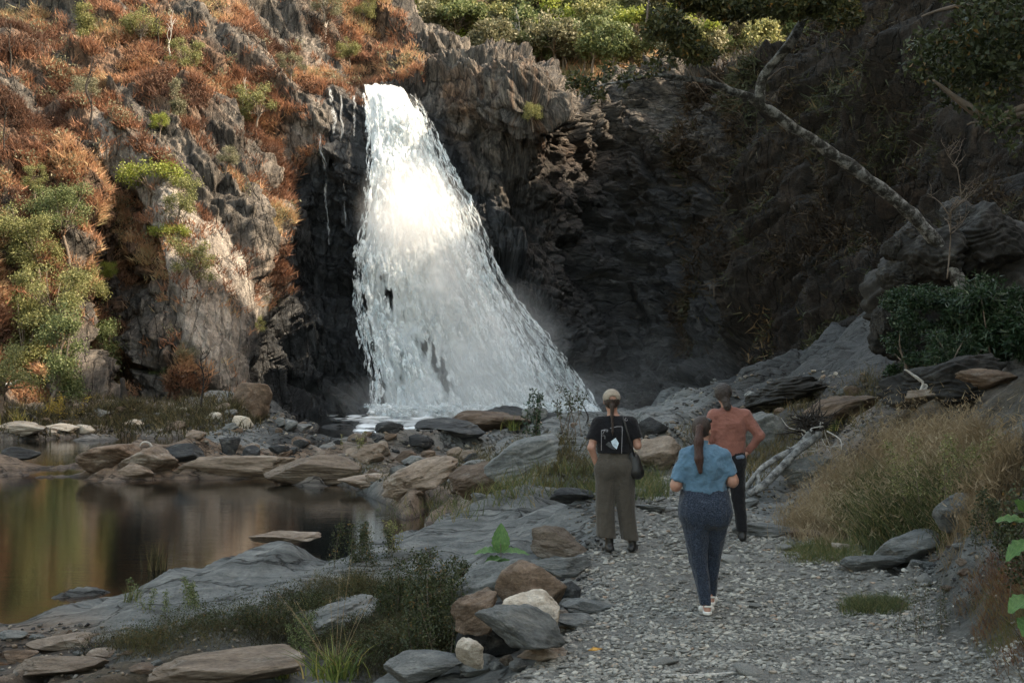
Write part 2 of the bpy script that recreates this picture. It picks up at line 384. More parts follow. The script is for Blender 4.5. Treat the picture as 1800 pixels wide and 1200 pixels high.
def rock_mat(name, far=False):
    n = NT(name); ob = n.n('TexCoord').outputs['Object']
    v = n.mapping((.45, 1.5, 1.8), (0, 0, math.radians(-24)), ob)
    k = .35 if far else 1.0
    big = n.noise(v, .5*k, 8, .62, .6); mid = n.noise(v, 2.6*k, 9, .68, .4); fine = n.noise(ob, 16*k, 8, .7)
    g = n.ramp(mid, [(.28, (.045, .05, .05)), (.43, (.12, .128, .128)), (.58, (.20, .21, .205)), (.76, (.33, .335, .32))])
    t = n.ramp(mid, [(.28, (.055, .04, .03)), (.45, (.15, .108, .076)), (.62, (.24, .175, .125)), (.8, (.35, .27, .21))])
    pth = n.ramp(n.noise(ob, 9, 8, .7), [(.3, (.15, .147, .135)), (.5, (.25, .243, .222)), (.7, (.33, .318, .288))])
    sl = n.ramp(fine, [(.3, (.02, .018, .012)), (.6, (.06, .05, .03)), (.8, (.11, .085, .05))])
    w = n.math('ADD', n.attr('warm'), n.rng(big, .55, .72, -.1, .45), clamp=True)
    c = n.mix(w, g, t)
    c = n.mix(n.attr('path'), c, pth); iso = n.noise(ob, 7, 8, .7)
    c = n.mix(n.math('MULTIPLY', n.attr('soil'), n.rng(big, .35, .6, .25, 1)), c, sl)
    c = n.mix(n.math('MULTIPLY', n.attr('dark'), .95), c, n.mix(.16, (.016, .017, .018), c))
    c = n.mix(1, c, n.ramp(fine, [(.25, (.55, .55, .55)), (.5, (1, 1, 1)), (.8, (1.35, 1.33, 1.3))]), 'MULTIPLY')
    cr = n.n('TexVoronoi', {'Vector': n.n('VectorMath', {0: v, 1: n.n('VectorMath', {0: n.noise(v, 1.5*k, 4, .6, 0, 'Color'), 1: (.9, .9, .9)}, operation='MULTIPLY').outputs[0]}, operation='ADD').outputs[0], 'Scale': 1.1*k}, feature='DISTANCE_TO_EDGE').outputs['Distance']
    crk = n.math('MAXIMUM', n.rng(cr, 0, .035, 0, 1), n.math('MAXIMUM', n.attr('path'), n.attr('soil')))
    c = n.mix(1, c, n.ramp(crk, [(0, (.3, .29, .28)), (1, (1, 1, 1))]), 'MULTIPLY')
    li = n.rng(n.noise(ob, 3.1*k, 6, .7), .6, .72, 0, .55)
    c = n.mix(n.math('MULTIPLY', li, n.math('SUBTRACT', 1, n.math('ADD', n.attr('soil'), n.attr('dark')), clamp=True)), c, (.34, .35, .33))
    h = n.math('ADD', n.n('Mix', {0: n.attr('path'), 2: mid, 3: iso}).outputs[0], n.math('MULTIPLY', fine, .4))
    h = n.math('ADD', h, n.math('MULTIPLY', crk, .5)); nm = n.bump(h, 1.0, .16/k)
    return n.surf(n.pbr(c, n.rng(fine, .2, .8, .65, .95), nm, .3))
M_rock = rock_mat('schist')
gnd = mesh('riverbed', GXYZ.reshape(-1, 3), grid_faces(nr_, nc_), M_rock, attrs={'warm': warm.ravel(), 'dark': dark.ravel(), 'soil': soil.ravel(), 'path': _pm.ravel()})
tag(gnd, kind='structure')
n_ = NT('far_ground'); base_m = n_.surf(n_.pbr(n_.ramp(n_.noise(n_.mapping(), .05), [(.3, (.05, .045, .03)), (.7, (.09, .07, .045))]), .95))
e = 1500
v = np.array([(-e, -e, -6), (e, -e, -6), (e, e, -6), (-e, e, -6)], float)
tag(mesh('ground', v, np.array([[0, 1, 2, 3]]), base_m, smooth_=False), kind='structure')

# the ground all round the camera and under the banks, beyond the detailed sheet
_gx = np.concatenate([np.linspace(-90, -14, 40, endpoint=False), np.linspace(-14, 22, 90, endpoint=False), np.linspace(22, 110, 50)])
_gy = np.concatenate([np.linspace(-150, -14, 50, endpoint=False), np.linspace(-14, 20, 90, endpoint=False), np.linspace(20, 128, 60)])
SY, SX = np.meshgrid(_gy, _gx, indexing='ij'); Ye = np.maximum(SY, 4.2); pe = HX+SX/Ye*F; pc = np.clip(pe, -420, 2340); ov = SX-(pc-HX)/F*Ye
inside = (pe > -400) & (pe < 2330) & (SY > 4.0)
SZ = base_z(pc, Ye)+np.where(ov > 0, .55*ov, -.12*np.abs(ov))-np.where(inside, .4+.012*SY, .06)+.12*fbm(np.stack([SX*.8, SY*.8, SX*0], -1), 4, 17)*(~inside)
SZ = np.maximum(SZ, -3.5)
spath = smooth(4.5, 2.5, np.abs(SX-.4))*smooth(5, 3, SY)
tag(mesh('surrounding_ground', np.stack([SX, SY, SZ], -1).reshape(-1, 3), grid_faces(len(_gy), len(_gx)), M_rock, attrs={'path': spath.ravel()}), kind='structure')

# ------------------------------------------------------------------ gorge wall
# each column: photo column, then (photo row, distance) from the foot up past the crest
CW = [
(-700, [(790,62),(660,66),(560,70),(430,75),(300,81),(200,88),(80,100),(-80,118),(-260,140),(-300,170)]),
(-250, [(770,74),(650,78),(560,82),(430,86),(300,92),(200,99),(80,110),(-80,128),(-260,150),(-300,180)]),
(0,    [(745,81),(640,84),(545,87),(430,90),(300,95),(200,101),(80,110),(-60,124),(-220,150),(-260,180)]),
(130,  [(735,84),(640,86),(560,88.5),(440,92),(330,97),(220,102),(90,111),(-60,124),(-200,148),(-240,178)]),
(215,  [(735,91),(650,97),(570,101),(450,103),(350,102.5),(215,103),(90,111),(-60,124),(-180,148),(-220,178)]),
(285,  [(735,91),(690,91),(610,91.5),(480,93),(370,97),(250,102),(110,110),(-60,124),(-160,146),(-200,176)]),
(360,  [(735,92),(700,92),(620,93),(500,95),(400,98),(280,103),(130,111),(-60,126),(-140,146),(-180,176)]),
(440,  [(735,96),(690,96),(600,97),(500,99),(400,102),(290,106),(150,113),(-60,128),(-130,146),(-170,176)]),
(475,  [(735,101),(680,102),(590,103.5),(500,105),(400,107),(290,109.5),(165,114),(60,122),(-60,132),(-150,170)]),
(520,  [(733,104),(680,105.5),(590,108),(500,110),(400,111.5),(290,112.5),(185,114),(80,123),(-60,135),(-150,170)]),
(580,  [(730,107),(660,109),(580,111),(480,113),(390,114.5),(290,115),(158,115.5),(100,125),(-60,140),(-150,172)]),
(640,  [(730,107.5),(660,108.5),(570,110),(470,111.5),(380,112),(305,112),(155,115),(120,127),(-50,142),(-150,172)]),
(690,  [(730,107.5),(660,108),(560,109),(450,110.5),(360,111),(298,111.2),(154,115),(120,127),(-10,140),(-50,175)]),
(740,  [(730,107.5),(660,108),(560,108.5),(450,109.5),(360,110.5),(300,112),(158,114.5),(120,124),(58,136),(40,172)]),
(800,  [(730,107.5),(660,107.5),(560,108),(450,109),(370,110),(280,113),(165,113.5),(110,121),(78,130),(100,168)]),
(860,  [(730,107.5),(660,107.5),(560,108),(460,110),(370,112),(270,113),(175,111),(120,117),(96,126),(130,164)]),
(930,  [(730,107),(670,107),(570,109),(470,112),(370,113.5),(260,112),(190,109),(125,114),(112,122),(150,160)]),
(985,  [(730,107),(680,108),(580,111),(480,114),(380,115.5),(280,115),(215,112),(160,113),(135,119),(170,155)]),
(1010, [(730,108),(680,110),(580,114),(480,117),(380,119),(290,120),(225,120),(195,121),(180,126),(200,155)]),
(1090, [(732,108),(690,112),(590,117),(490,120),(390,122),(300,124),(230,126),(170,129),(152,134),(170,158)]),
(1180, [(735,106),(700,110),(600,115),(500,118),(400,120),(300,121),(210,123),(140,126),(108,131),(130,158)]),
(1270, [(735,97),(700,101),(610,106),(510,109),(410,111),(310,113),(220,115),(140,119),(96,124),(120,156)]),
(1350, [(735,82),(695,86),(610,92),(510,96),(410,99),(310,102),(220,105),(140,110),(98,115),(120,150)]),
(1430, [(740,68),(680,72),(600,78),(500,83),(400,87),(300,91),(210,95),(120,100),(60,106),(90,140)]),
(1500, [(740,56),(670,60),(580,66),(490,71),(390,76),(290,80),(190,85),(90,91),(-10,98),(10,132)]),
(1600, [(740,44),(650,46),(560,50),(470,55),(370,60),(260,65),(150,70),(0,77),(-160,86),(-200,120)]),
(1720, [(730,34),(620,35),(530,38),(440,42),(340,47),(220,52),(80,58),(-100,66),(-300,76),(-380,105)]),
(1880, [(700,26),(580,27),(480,30),(380,34),(260,39),(120,45),(-60,52),(-300,61),(-560,72),(-650,98)]),
(2150, [(680,19),(540,20),(420,23),(300,27),(150,32),(-40,38),(-300,46),(-640,56),(-1000,68),(-1100,92)]),
]
_cx = np.array([c[0] for c in CW], float); _cy = np.array([[r[0] for r in c[1]] for c in CW], float); _cd = np.array([[r[1] for r in c[1]] for c in CW], float); _cy[:, 0] += 60; _cd[:, 0] -= 1.0
CR, CC = 620, 1150
tt = np.linspace(0, 9, CR)
def _up(a):
    a = np.stack([np.interp(tt, np.arange(10), a[i]) for i in range(len(a))], 0)          # columns x CR
    x = np.concatenate([np.linspace(-700, -40, 90, endpoint=False), np.linspace(-40, 1840, 1000, endpoint=False), np.linspace(1840, 2150, 60)])
    o = np.stack([np.interp(x, _cx, a[:, k]) for k in range(CR)], 0)                       # CR x CC
    return o, x
def _blur(o, n, ax):
    k = np.ones(n)/n
    pad = [(0, 0), (0, 0)]; pad[ax] = (n//2, n-1-n//2)
    p = np.pad(o, pad, 'edge')
    c = np.cumsum(p, ax); z = np.zeros_like(np.take(c, [0], ax)); c = np.concatenate([z, c], ax)
    s = p.shape[ax]-n+1
    return (np.take(c, np.arange(n, n+s), ax)-np.take(c, np.arange(0, s), ax))/n
WY, wx_ = _up(_cy); WD, _ = _up(_cd)
for _ in range(2):
    WY = _blur(_blur(WY, 13, 1), 19, 0); WD = _blur(_blur(WD, 13, 1), 25, 0)
WX = np.broadcast_to(wx_[None], WY.shape).copy()
base = P(WX, WY, WD)
gu = np.gradient(base, axis=1); gv = np.gradient(base, axis=0)
nrm = np.cross(gu, gv); nrm /= np.linalg.norm(nrm, axis=-1)[..., None]
def an(p, u, k):
    u = np.asarray(u, float); u = u/np.linalg.norm(u)
    return p-(1-k)*(p@u)[..., None]*u
def strata(p, u, k, seed, tl=1.0):
    q = an(p, u, k)
    big = ridged(q*.085, 3, seed)-.55
    w = fbm(q*.16, 3, seed+1)
    d1, g1, r1, t1 = worley(q*.26+.25*w[..., None], seed+2)
    d2, g2, r2, t2 = worley(q*.75+.3*w[..., None], seed+3)
    d3, g3, r3, t3 = worley(q*2.0, seed+4)
    fi = ridged(q*1.4, 3, seed+5)-.5
    e1, e2, e3 = smooth(0, .22, g1), smooth(0, .34, g2), smooth(0, .5, g3)
    return 4.2*big+2.2*w+e1*(1.1+1.5*(r1-.5)+2.4*tl*t1)+e2*(.4+.8*(r2-.5)+1.0*tl*t2)+e3*(.16+.35*(r3-.5)+.5*t3)+.5*fi-1.4
wl = smooth(1020, 880, WX); wr = smooth(1180, 1380, WX); wm = 1-wl-wr
sl_ = np.zeros_like(WX)
L = WX < 1030; Rr = WX > 1170; Mm = (WX > 870) & (WX < 1390)
disp = np.zeros_like(WX)
def part(mask, u, k, seed, tl=1.0):
    cols = np.nonzero(mask[0])[0]; a, b = cols[0], cols[-1]+1
    out = np.zeros_like(WX); out[:, a:b] = strata(base[:, a:b], u, k, seed, tl); return out
def tang(px, py, dx, dy):
    j = int(np.argmin(np.abs(WX[0]-px))); j2 = int(np.argmin(np.abs(WX[0]-px-dx)))
    i = int(np.argmin(np.abs(WY[:, j]-py))); i2 = int(np.argmin(np.abs(WY[:, j2]-py-dy))); return base[i2, j2]-base[i, j]
dl = part(L, tang(300, 350, 60, 75), .32, 20, .7); dm = part(Mm, tang(1080, 420, 90, 40), .55, 30); dr = part(Rr, tang(1500, 350, -45, 80), .22, 40)
def poly(px, py, pts, soft=12, seed=0, warp=14):
    """soft inside-ness of a polygon given in photo pixels"""
    w = fbm(np.stack([px/60, py/60, px*0], -1), 2, 50+seed)*warp; w2 = fbm(np.stack([px/60, py/60, px*0+9], -1), 2, 60+seed)*warp
    x = px+w; y = py+w2; pts = np.asarray(pts, float); dmin = np.full(px.shape, 1e9); ins = np.zeros(px.shape, bool)
    for (x1, y1), (x2, y2) in zip(pts, np.roll(pts, -1, 0)):
        t = np.clip(((x-x1)*(x2-x1)+(y-y1)*(y2-y1))/((x2-x1)**2+(y2-y1)**2+1e-9), 0, 1)
        dmin = np.minimum(dmin, np.hypot(x-x1-t*(x2-x1), y-y1-t*(y2-y1)))
        c = ((y1 > y) != (y2 > y)) & (x < (x2-x1)*(y-y1)/((y2-y1) if y2 != y1 else 1e-9)+x1)
        ins ^= c
    return smooth(-soft, soft, np.where(ins, dmin, -dmin))
slabm = np.clip(poly(WX, WY, [(150,170),(215,230),(330,340),(400,400),(465,500),(478,600),(440,680),(400,700),(330,600),(290,470),(240,360),(170,270)], 14, 1)
     + .4*poly(WX, WY, [(470,280),(560,160),(600,150),(600,215),(540,300),(500,340),(560,400),(470,430),(440,360)], 14, 2)
     + .4*poly(WX, WY, [(510,60),(560,70),(640,150),(600,160),(540,140)], 12, 3), 0, 1)
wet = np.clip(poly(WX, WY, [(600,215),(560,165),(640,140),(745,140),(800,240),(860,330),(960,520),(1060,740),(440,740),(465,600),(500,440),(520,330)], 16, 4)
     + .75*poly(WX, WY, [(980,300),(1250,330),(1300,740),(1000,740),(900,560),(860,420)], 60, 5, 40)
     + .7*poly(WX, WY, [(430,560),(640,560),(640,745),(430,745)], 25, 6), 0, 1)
amp = .42+.58*smooth(0, .08, np.broadcast_to((tt/9)[:, None], WX.shape))
amp = amp*lerp(1, .24, slabm)*np.where(WX < 620, lerp(.62, 1, smooth(120, 330, WY)), 1)*np.where(WX > 1430, np.interp(WX, [1430, 1900], [1, .45]), 1)
disp = (wl*dl+wm*dm*.8+wr*dr)*amp
fallzone = poly(WX, WY, [(625,150),(730,150),(800,330),(880,520),(1010,735),(640,735),(620,480)], 20, 7, 5)
disp = disp*(1-.75*fallzone)-fallzone*.9
wall = base+nrm*disp[..., None]
grass_m = np.clip(smooth(730, 690, WX+ (WY-60)*-.55)*1.0, 0, 1)*(1-.93*slabm)*(1-wet)*smooth(735, 640, WY+0*WX)
grass_m = np.clip(grass_m*smooth(-.28, .2, fbm(an(base, tang(300, 350, 60, 75)/100, .35)*.15, 4, 77)+.03), 0, 1)
rbrown = np.clip(poly(WX, WY, [(760,90),(960,100),(975,250),(900,270),(760,160)], 20, 8)+.6*poly(WX, WY, [(900,180),(1130,300),(1150,560),(960,420)], 40, 9, 40)+.35*smooth(1200, 1400, WX), 0, 1)
def cliff_mat():
    n = NT('gorge_rock'); ob = n.n('TexCoord').outputs['Object']
    v = n.mapping((1.6, 1.0, .45), (0, math.radians(-40), 0), ob)
    v2 = n.mapping((.5, .8, 1.6), (0, math.radians(10), 0), ob)
    q = n.mix(n.attr('bed'), v, v2)
    big = n.noise(q, .16, 8, .62, .5); mid = n.noise(q, .9, 9, .7, .4); fine = n.noise(ob, 5.0, 8, .72)
    g = n.ramp(mid, [(.28, (.018, .017, .016)), (.44, (.06, .055, .05)), (.58, (.135, .12, .105)), (.75, (.30, .265, .23))])
    t = n.ramp(mid, [(.3, (.04, .026, .018)), (.47, (.12, .075, .05)), (.62, (.23, .145, .095)), (.8, (.36, .25, .17))])
    s = n.ramp(mid, [(.3, (.10, .085, .07)), (.42, (.22, .195, .17)), (.55, (.32, .29, .26)), (.75, (.44, .41, .375))])
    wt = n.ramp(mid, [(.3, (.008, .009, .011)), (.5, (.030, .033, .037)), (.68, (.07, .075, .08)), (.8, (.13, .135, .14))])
    c = n.mix(n.math('ADD', n.attr('grass'), n.math('MULTIPLY', n.rng(big, .5, .65), n.attr('brown'), clamp=True), clamp=True), g, t)
    c = n.mix(n.math('MULTIPLY', n.attr('slab'), n.rng(big, .3, .5, .35, 1)), c, s)
    c = n.mix(n.attr('rightside'), c, n.mix(1, c, (.235, .205, .185), 'MULTIPLY'))  # dark brown right wall, lowered further to put canopy shade into its colour
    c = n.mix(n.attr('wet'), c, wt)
    c = n.mix(1, c, n.ramp(fine, [(.25, (.5, .5, .5)), (.5, (1, 1, 1)), (.8, (1.4, 1.36, 1.3))]), 'MULTIPLY')
    vc = n.n('VectorMath', {0: q, 1: n.n('VectorMath', {0: n.noise(q, .8, 4, .6, 0, 'Color'), 1: (1.4, 1.4, 1.4)}, operation='MULTIPLY').outputs[0]}, operation='ADD').outputs[0]
    k1 = n.rng(n.n('TexVoronoi', {'Vector': vc, 'Scale': .55}, feature='DISTANCE_TO_EDGE').outputs['Distance'], 0, .05)
    k2 = n.rng(n.n('TexVoronoi', {'Vector': vc, 'Scale': 1.9}, feature='DISTANCE_TO_EDGE').outputs['Distance'], 0, .07)
    kk0 = n.math('MULTIPLY', n.rng(k1, 0, 1, .35, 1), n.rng(k2, 0, 1, .6, 1))
    kk = n.math('MAXIMUM', kk0, n.math('MULTIPLY', n.attr('slab'), .85))
    c = n.mix(1, c, n.n('CombineColor', {0: kk, 1: kk, 2: kk}).outputs[0], 'MULTIPLY')
    cell = n.n('TexVoronoi', {'Vector': vc, 'Scale': 1.9}).outputs['Color']
    c = n.mix(.55, c, n.mix(1, c, n.ramp(n.n('SeparateColor', {0: cell}).outputs[0], [(0, (.45, .45, .45)), (1, (1.7, 1.66, 1.6))]), 'MULTIPLY'))
    nm = n.bump(n.math('ADD', n.math('ADD', mid, n.math('MULTIPLY', fine, .5)), n.math('ADD', n.math('MULTIPLY', k1, .5), n.math('MULTIPLY', n.n('SeparateColor', {0: cell}).outputs[1], .45))), 1.0, .5)
    r = n.math('SUBTRACT', n.rng(fine, .2, .8, .7, .95), n.math('MULTIPLY', n.attr('wet'), .38))
    return n.surf(n.pbr(c, r, nm, .35))
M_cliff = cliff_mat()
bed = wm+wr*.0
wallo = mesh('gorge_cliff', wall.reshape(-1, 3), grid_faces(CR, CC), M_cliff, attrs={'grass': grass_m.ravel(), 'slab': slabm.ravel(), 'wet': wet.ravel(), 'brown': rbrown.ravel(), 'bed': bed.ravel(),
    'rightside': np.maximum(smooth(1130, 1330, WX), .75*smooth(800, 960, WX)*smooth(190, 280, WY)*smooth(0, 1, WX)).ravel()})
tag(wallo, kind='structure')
WN = vnormals(wall.reshape(-1, 3), grid_faces(CR, CC)).reshape(wall.shape)
def wall_at(px, py, off=0.0):
    """finished wall point nearest to photo position (px,py)"""
    j = int(np.argmin(np.abs(wx_-px))); i = int(np.argmin(np.abs(WY[:, j]-py)))
    return wall[i, j]+np.array([0, -off, 0])

# ------------------------------------------------------------------ wooded hillside beyond the lip
_hx = np.linspace(560, 1720, 260); _hd = np.linspace(128, 330, 160)
HD, HXX = np.meshgrid(_hd, _hx, indexing='ij')
def hill_z(px, d):
    X = (px-HX)/F*d
    z = 24+np.maximum(d-150, 0)*.62+4*fbm(np.stack([X/38, d/38, d*0], -1), 4, 81)+np.abs(X-6)*.12*smooth(140, 200, d)
    return z-8*smooth(150, 130, d)
HZ = hill_z(HXX, HD)
n_ = NT('hill_soil'); nz = n_.noise(n_.mapping(), .35, 8, .65)
M_hill = n_.surf(n_.pbr(n_.ramp(nz, [(.3, (.07, .06, .03)), (.5, (.16, .125, .065)), (.7, (.26, .19, .10))]), .95, n_.bump(nz, .8, .8)))
tag(mesh('hillside', np.stack([(HXX-HX)/F*HD, HD, HZ], -1).reshape(-1, 3), grid_faces(160, 260), M_hill), kind='structure')

# ------------------------------------------------------------------ ridge to the right, which shades the gorge
_ry = np.linspace(-150, 126, 140); _rs = np.linspace(0, 1, 90)
RY, RS = np.meshgrid(_ry, _rs, indexing='ij')
foot = np.interp(RY, [-150, 0, 12, 60, 126], [14, 12, 16, 40, 66]); crestx = np.interp(RY, [-150, 126], [86, 86])
crestz = np.interp(RY, [-150, 20, 46, 66, 90, 112, 126], [104, 104, 102, 98, 91, 89, 80])
RX = foot+(crestx+60-foot)*RS
RZ = np.where(RX < crestx, 4+(crestz-4)*np.clip((RX-foot)/(crestx-foot), 0, 1)**.85, crestz-(RX-crestx)*.5)+3.5*fbm(np.stack([RX/16, RY/16, RX*0], -1), 4, 91)-3*(RS == 0)
tag(mesh('ridge', np.stack([RX, RY, RZ], -1).reshape(-1, 3), grid_faces(140, 90), M_hill), kind='structure')
# the bank behind and left of the camera
_by = np.linspace(-150, 60, 80); _bs = np.linspace(0, 1, 50)
BY, BS = np.meshgrid(_by, _bs, indexing='ij')
bf = np.interp(BY, [-150, 0, 60], [-30, -34, -46])
BX = bf-90*BS
BZ = -1+48*BS**.8+3*fbm(np.stack([BX/14, BY/14, BX*0], -1), 4, 95)*BS
tag(mesh('left_bank', np.stack([BX, BY, BZ], -1).reshape(-1, 3), grid_faces(80, 50), M_hill), kind='structure')

# ------------------------------------------------------------------ water
_wd = np.exp(np.linspace(math.log(11), math.log(114), 420)); _wp = np.linspace(-420, 1250, 420)
QD, QP = np.meshgrid(_wd, _wp, indexing='ij')
QX = (QP-HX)/F*QD
rap = poly(QP, HY+F*CZ/QD, [(600,790),(640,742),(560,735),(700,733),(1000,733),(830,745),(760,765),(800,792),(700,795)], 8, 11, 6)
nearf = smooth(88, 106, QD)*smooth(560, 620, QP)*smooth(1150, 1000, QP)
foamn = fbm(np.stack([QX*.9, QD*.28, QX*0], -1), 4, 14)
foam = np.clip(rap*smooth(-.35, .15, foamn)*1.2*smooth(56, 60, QD)*(1-.55*smooth(80, 86, QD))*smooth(585, 620, QP)+nearf*smooth(-.1, .4, foamn), 0, 1)
QZ = 0+.10*smooth(60, 84, QD)*smooth(500, 560, QP)+rap*.10*foamn+nearf*.08*fbm(np.stack([QX*.8, QD*.8, QX*0], -1), 3, 15)
def water_mat():
    n = NT('river_water'); ob = n.n('TexCoord').outputs['Object']
    v = n.mapping((.55, 2.6, 1), (0, 0, 0), ob)
    h = n.math('ADD', n.noise(v, 2.6, 4, .55), n.math('MULTIPLY', n.noise(n.mapping((.3, .9, 1), (0, 0, .3), ob), 1.0, 3, .5), 1.2))
    nm = n.bump(h, .09, .04)
    c = n.mix(n.attr('foam'), n.ramp(n.attr('shore'), [(0, (.006, .007, .006)), (1, (.035, .020, .011))]), (.75, .8, .83))
    r = n.rng(n.attr('foam'), 0, .5, .015, .6)
    return n.surf(n.pbr(c, r, nm, .5, **{'IOR': 1.62}))
shore = smooth(-.4, -.02, base_z(QP, QD))*.8
wat = mesh('river', np.stack([QX, QD, QZ], -1).reshape(-1, 3), grid_faces(420, 420), water_mat(), attrs={'foam': foam.ravel(), 'shore': shore.ravel()})
tag(wat, kind='structure')
# ------------------------------------------------------------------ waterfall
def fall_mat(name, cuts, vs=(7, 2.2), lo=.35, hi=.6, edge=.12, seed=0.0, soft=1.0):
    """white water: strands along V, thinning out at the sides; cuts are gaps given in the attribute 'gap'"""
    n = NT(name); uv = n.n('TexCoord').outputs['UV']
    m = n.n('Mapping', {'Vector': uv, 'Scale': (vs[0], vs[1], 1), 'Location': (seed, seed*.7, 0)}).outputs[0]
    a = n.noise(m, 1.0, 9, .66, .45); b = n.noise(n.n('Mapping', {'Vector': uv, 'Scale': (vs[0]*4.5, vs[1]*1.6, 1)}).outputs[0], 1, 8, .7, .2)
    s = n.math('ADD', n.math('MULTIPLY', a, .62), n.math('MULTIPLY', b, .38))
    x = n.n('SeparateXYZ', {0: uv}).outputs[0]
    ed = n.math('MULTIPLY', n.rng(x, 0, edge, smooth=True), n.rng(x, 1, 1-edge, smooth=True))
    al = n.math('SUBTRACT', n.math('ADD', s, n.math('MULTIPLY', n.math('SUBTRACT', ed, 1), .35)), n.math('MULTIPLY', n.attr('gap'), .30))
    al = n.math('MULTIPLY', n.rng(al, lo, hi, smooth=True), soft)
    al = n.math('MULTIPLY', al, n.rng(ed, 0, .25))
    c = n.ramp(s, [(.33, (.42, .49, .53)), (.45, (.74, .79, .82)), (.56, (.88, .91, .93)), (.7, (.96, .97, .98))])  # bluish low end paints shaded hollows into the white water
    nm = n.bump(s, .8, .6)
    d = n.pbr(c, .75, nm, .15)
    t = n.n('BsdfTranslucent', {'Color': (.85, .9, .92, 1)}).outputs[0]
    sh = n.n('MixShader', {0: .22, 1: d, 2: t}).outputs[0]
    tr = n.n('BsdfTransparent').outputs[0]
    return n.surf(n.n('MixShader', {0: al, 1: tr, 2: sh}).outputs[0])
# distance of the wall, smooth, by photo position
_fy = np.linspace(140, 735, 160); _fx = np.linspace(480, 1120, 160)
_DT = np.zeros((160, 160))
for j, x in enumerate(_fx):
    k = int(np.argmin(np.abs(wx_-x))); yy = WY[:, k]; o = np.argsort(yy)
    dd_ = wall[..., 1][:, k]
    _DT[:, j] = np.interp(_fy, yy[o], _blur(dd_[None], 21, 1)[0][o])
_DT = _blur(_blur(_DT, 9, 0), 9, 1)
def wd(px, py):
    i = np.interp(py, _fy, np.arange(160)); j = np.interp(px, _fx, np.arange(160))
    i0 = np.clip(i.astype(int), 0, 158); j0 = np.clip(j.astype(int), 0, 158); a = i-i0; b = j-j0
    return _DT[i0, j0]*(1-a)*(1-b)+_DT[i0+1, j0]*a*(1-b)+_DT[i0, j0+1]*(1-a)*b+_DT[i0+1, j0+1]*a*b
falls = empty('waterfall', pt(760, 732, 106))
tag(falls, 'tall white waterfall pouring over the dark rock lip and widening to its foot', 'waterfall')
fi = Matrix.Translation(falls.location).inverted()
def sheet(name, ys, left, right, off, mat, nu=70, nv=200, billow=.5, gaps=(), seed=0, thick=0.0, bf=.32):
    v = np.linspace(0, 1, nv); y = lerp(ys[0], ys[-1], v)
    l = np.interp(y, ys, left); r = np.interp(y, ys, right)
    l = l+5*pn(np.stack([y/18, y*0+seed, y*0], -1), 1); r = r+6*pn(np.stack([y/18, y*0+seed+5, y*0], -1), 2)
    U, V = np.meshgrid(np.linspace(0, 1, nu), v)
    X = l[:, None]+(r-l)[:, None]*U; Y = np.broadcast_to(y[:, None], X.shape)
    D = wd(X, Y)-off
    p = P(X, Y, D)
    q = p*np.array([1, 1, .45])
    b = fbm(q*bf, 4, 100+seed)*billow*1.6+ridged(q*1.3, 3, 110+seed)*billow*.5
    ed = np.clip(np.minimum(U, 1-U)*6, 0, 1)
    p[..., 1] -= (b+billow*.4)*ed*np.clip(V*12, .15, 1)
    g = np.zeros_like(X)
    g = np.maximum(g, smooth(.014+.016*fbm(np.stack([X/22, V*0, V*0], -1), 3, 6), -.004, V)*1.5) if name in ('cascade', 'cascade_strands') else g
    for pg in gaps: g = np.maximum(g, poly(X, Y, pg[0], pg[1]*1.2, 3, 15)*pg[2]*np.clip(.72+1.5*fbm(np.stack([X/11, Y/38, X*0], -1), 3, 12), 0, 1.25))
    vv = p.reshape(-1, 3)-np.array(falls.location)
    uvw = np.stack([U, V], -1).reshape(-1, 2)
    o = mesh(name, vv, grid_faces(nv, nu), mat, falls, True, {'gap': g.ravel()}, uvw)
    return o
ys = [146, 170, 200, 250, 300, 350, 400, 450, 500, 550, 600, 650, 700, 733]
Lf = [634, 639, 643, 646, 648, 645, 635, 628, 626, 630, 640, 648, 655, 660]
Rf = [706, 722, 738, 752, 772, 800, 818, 838, 864, 892, 920, 950, 990, 1022]
gap_lo = [([(672,485),(705,505),(730,555),(720,580),(692,548),(672,515)], 16, .55), ([(738,580),(768,620),(800,690),(785,706),(758,665),(738,615)], 15, .8),
          ([(770,690),(805,720),(790,735),(768,712)], 12, .7), ([(680,640),(712,632),(716,668),(692,690)], 18, .3), ([(820,680),(842,725),(822,732)], 10, .5), ([(655,700),(700,705),(700,730),(660,730)], 14, .3)]
M_f1 = fall_mat('white_water', 0, (4.5, 4.6), .30, .45, .10)
M_f2 = fall_mat('white_water_strands', 0, (6, 3.4), .44, .60, .14, 3.1)
M_f3 = fall_mat('white_spray', 0, (3.0, 4.5), .38, .72, .34, 7.7, .85)
M_f4 = fall_mat('thin_strands', 0, (4, 6), .47, .68, .40, 5.3, .6)
M_f5 = fall_mat('trickle_water', 0, (2.2, 7), .40, .62, .46, 1.3, .6)
sheet('cascade', ys, Lf, Rf, .9, M_f1, 110, 260, .6, gap_lo, 0)
sheet('cascade_strands', ys, [a-3 for a in Lf], [a+6 for a in Rf], 1.6, M_f2, 110, 260, .8, gap_lo, 1)
ys2 = [285, 310, 340, 380, 420, 470, 520, 580, 640, 700, 733]
sheet('spray_veil', ys2, [652, 640, 636, 628, 622, 616, 618, 626, 634, 640, 642], [772, 800, 815, 826, 836, 856, 880, 912, 940, 985, 1020], 2.8, M_f3, 100, 200, 1.3, gap_lo, 2)
sheet('right_veil', [165, 200, 250, 300, 350, 400, 450, 500, 560, 620, 680, 728], [700, 716, 728, 740, 760, 776, 790, 806, 830, 860, 885, 910],
      [746, 764, 784, 814, 842, 862, 880, 904, 948, 1002, 1046, 1085], .55, M_f4, 90, 200, .25, (), 3)
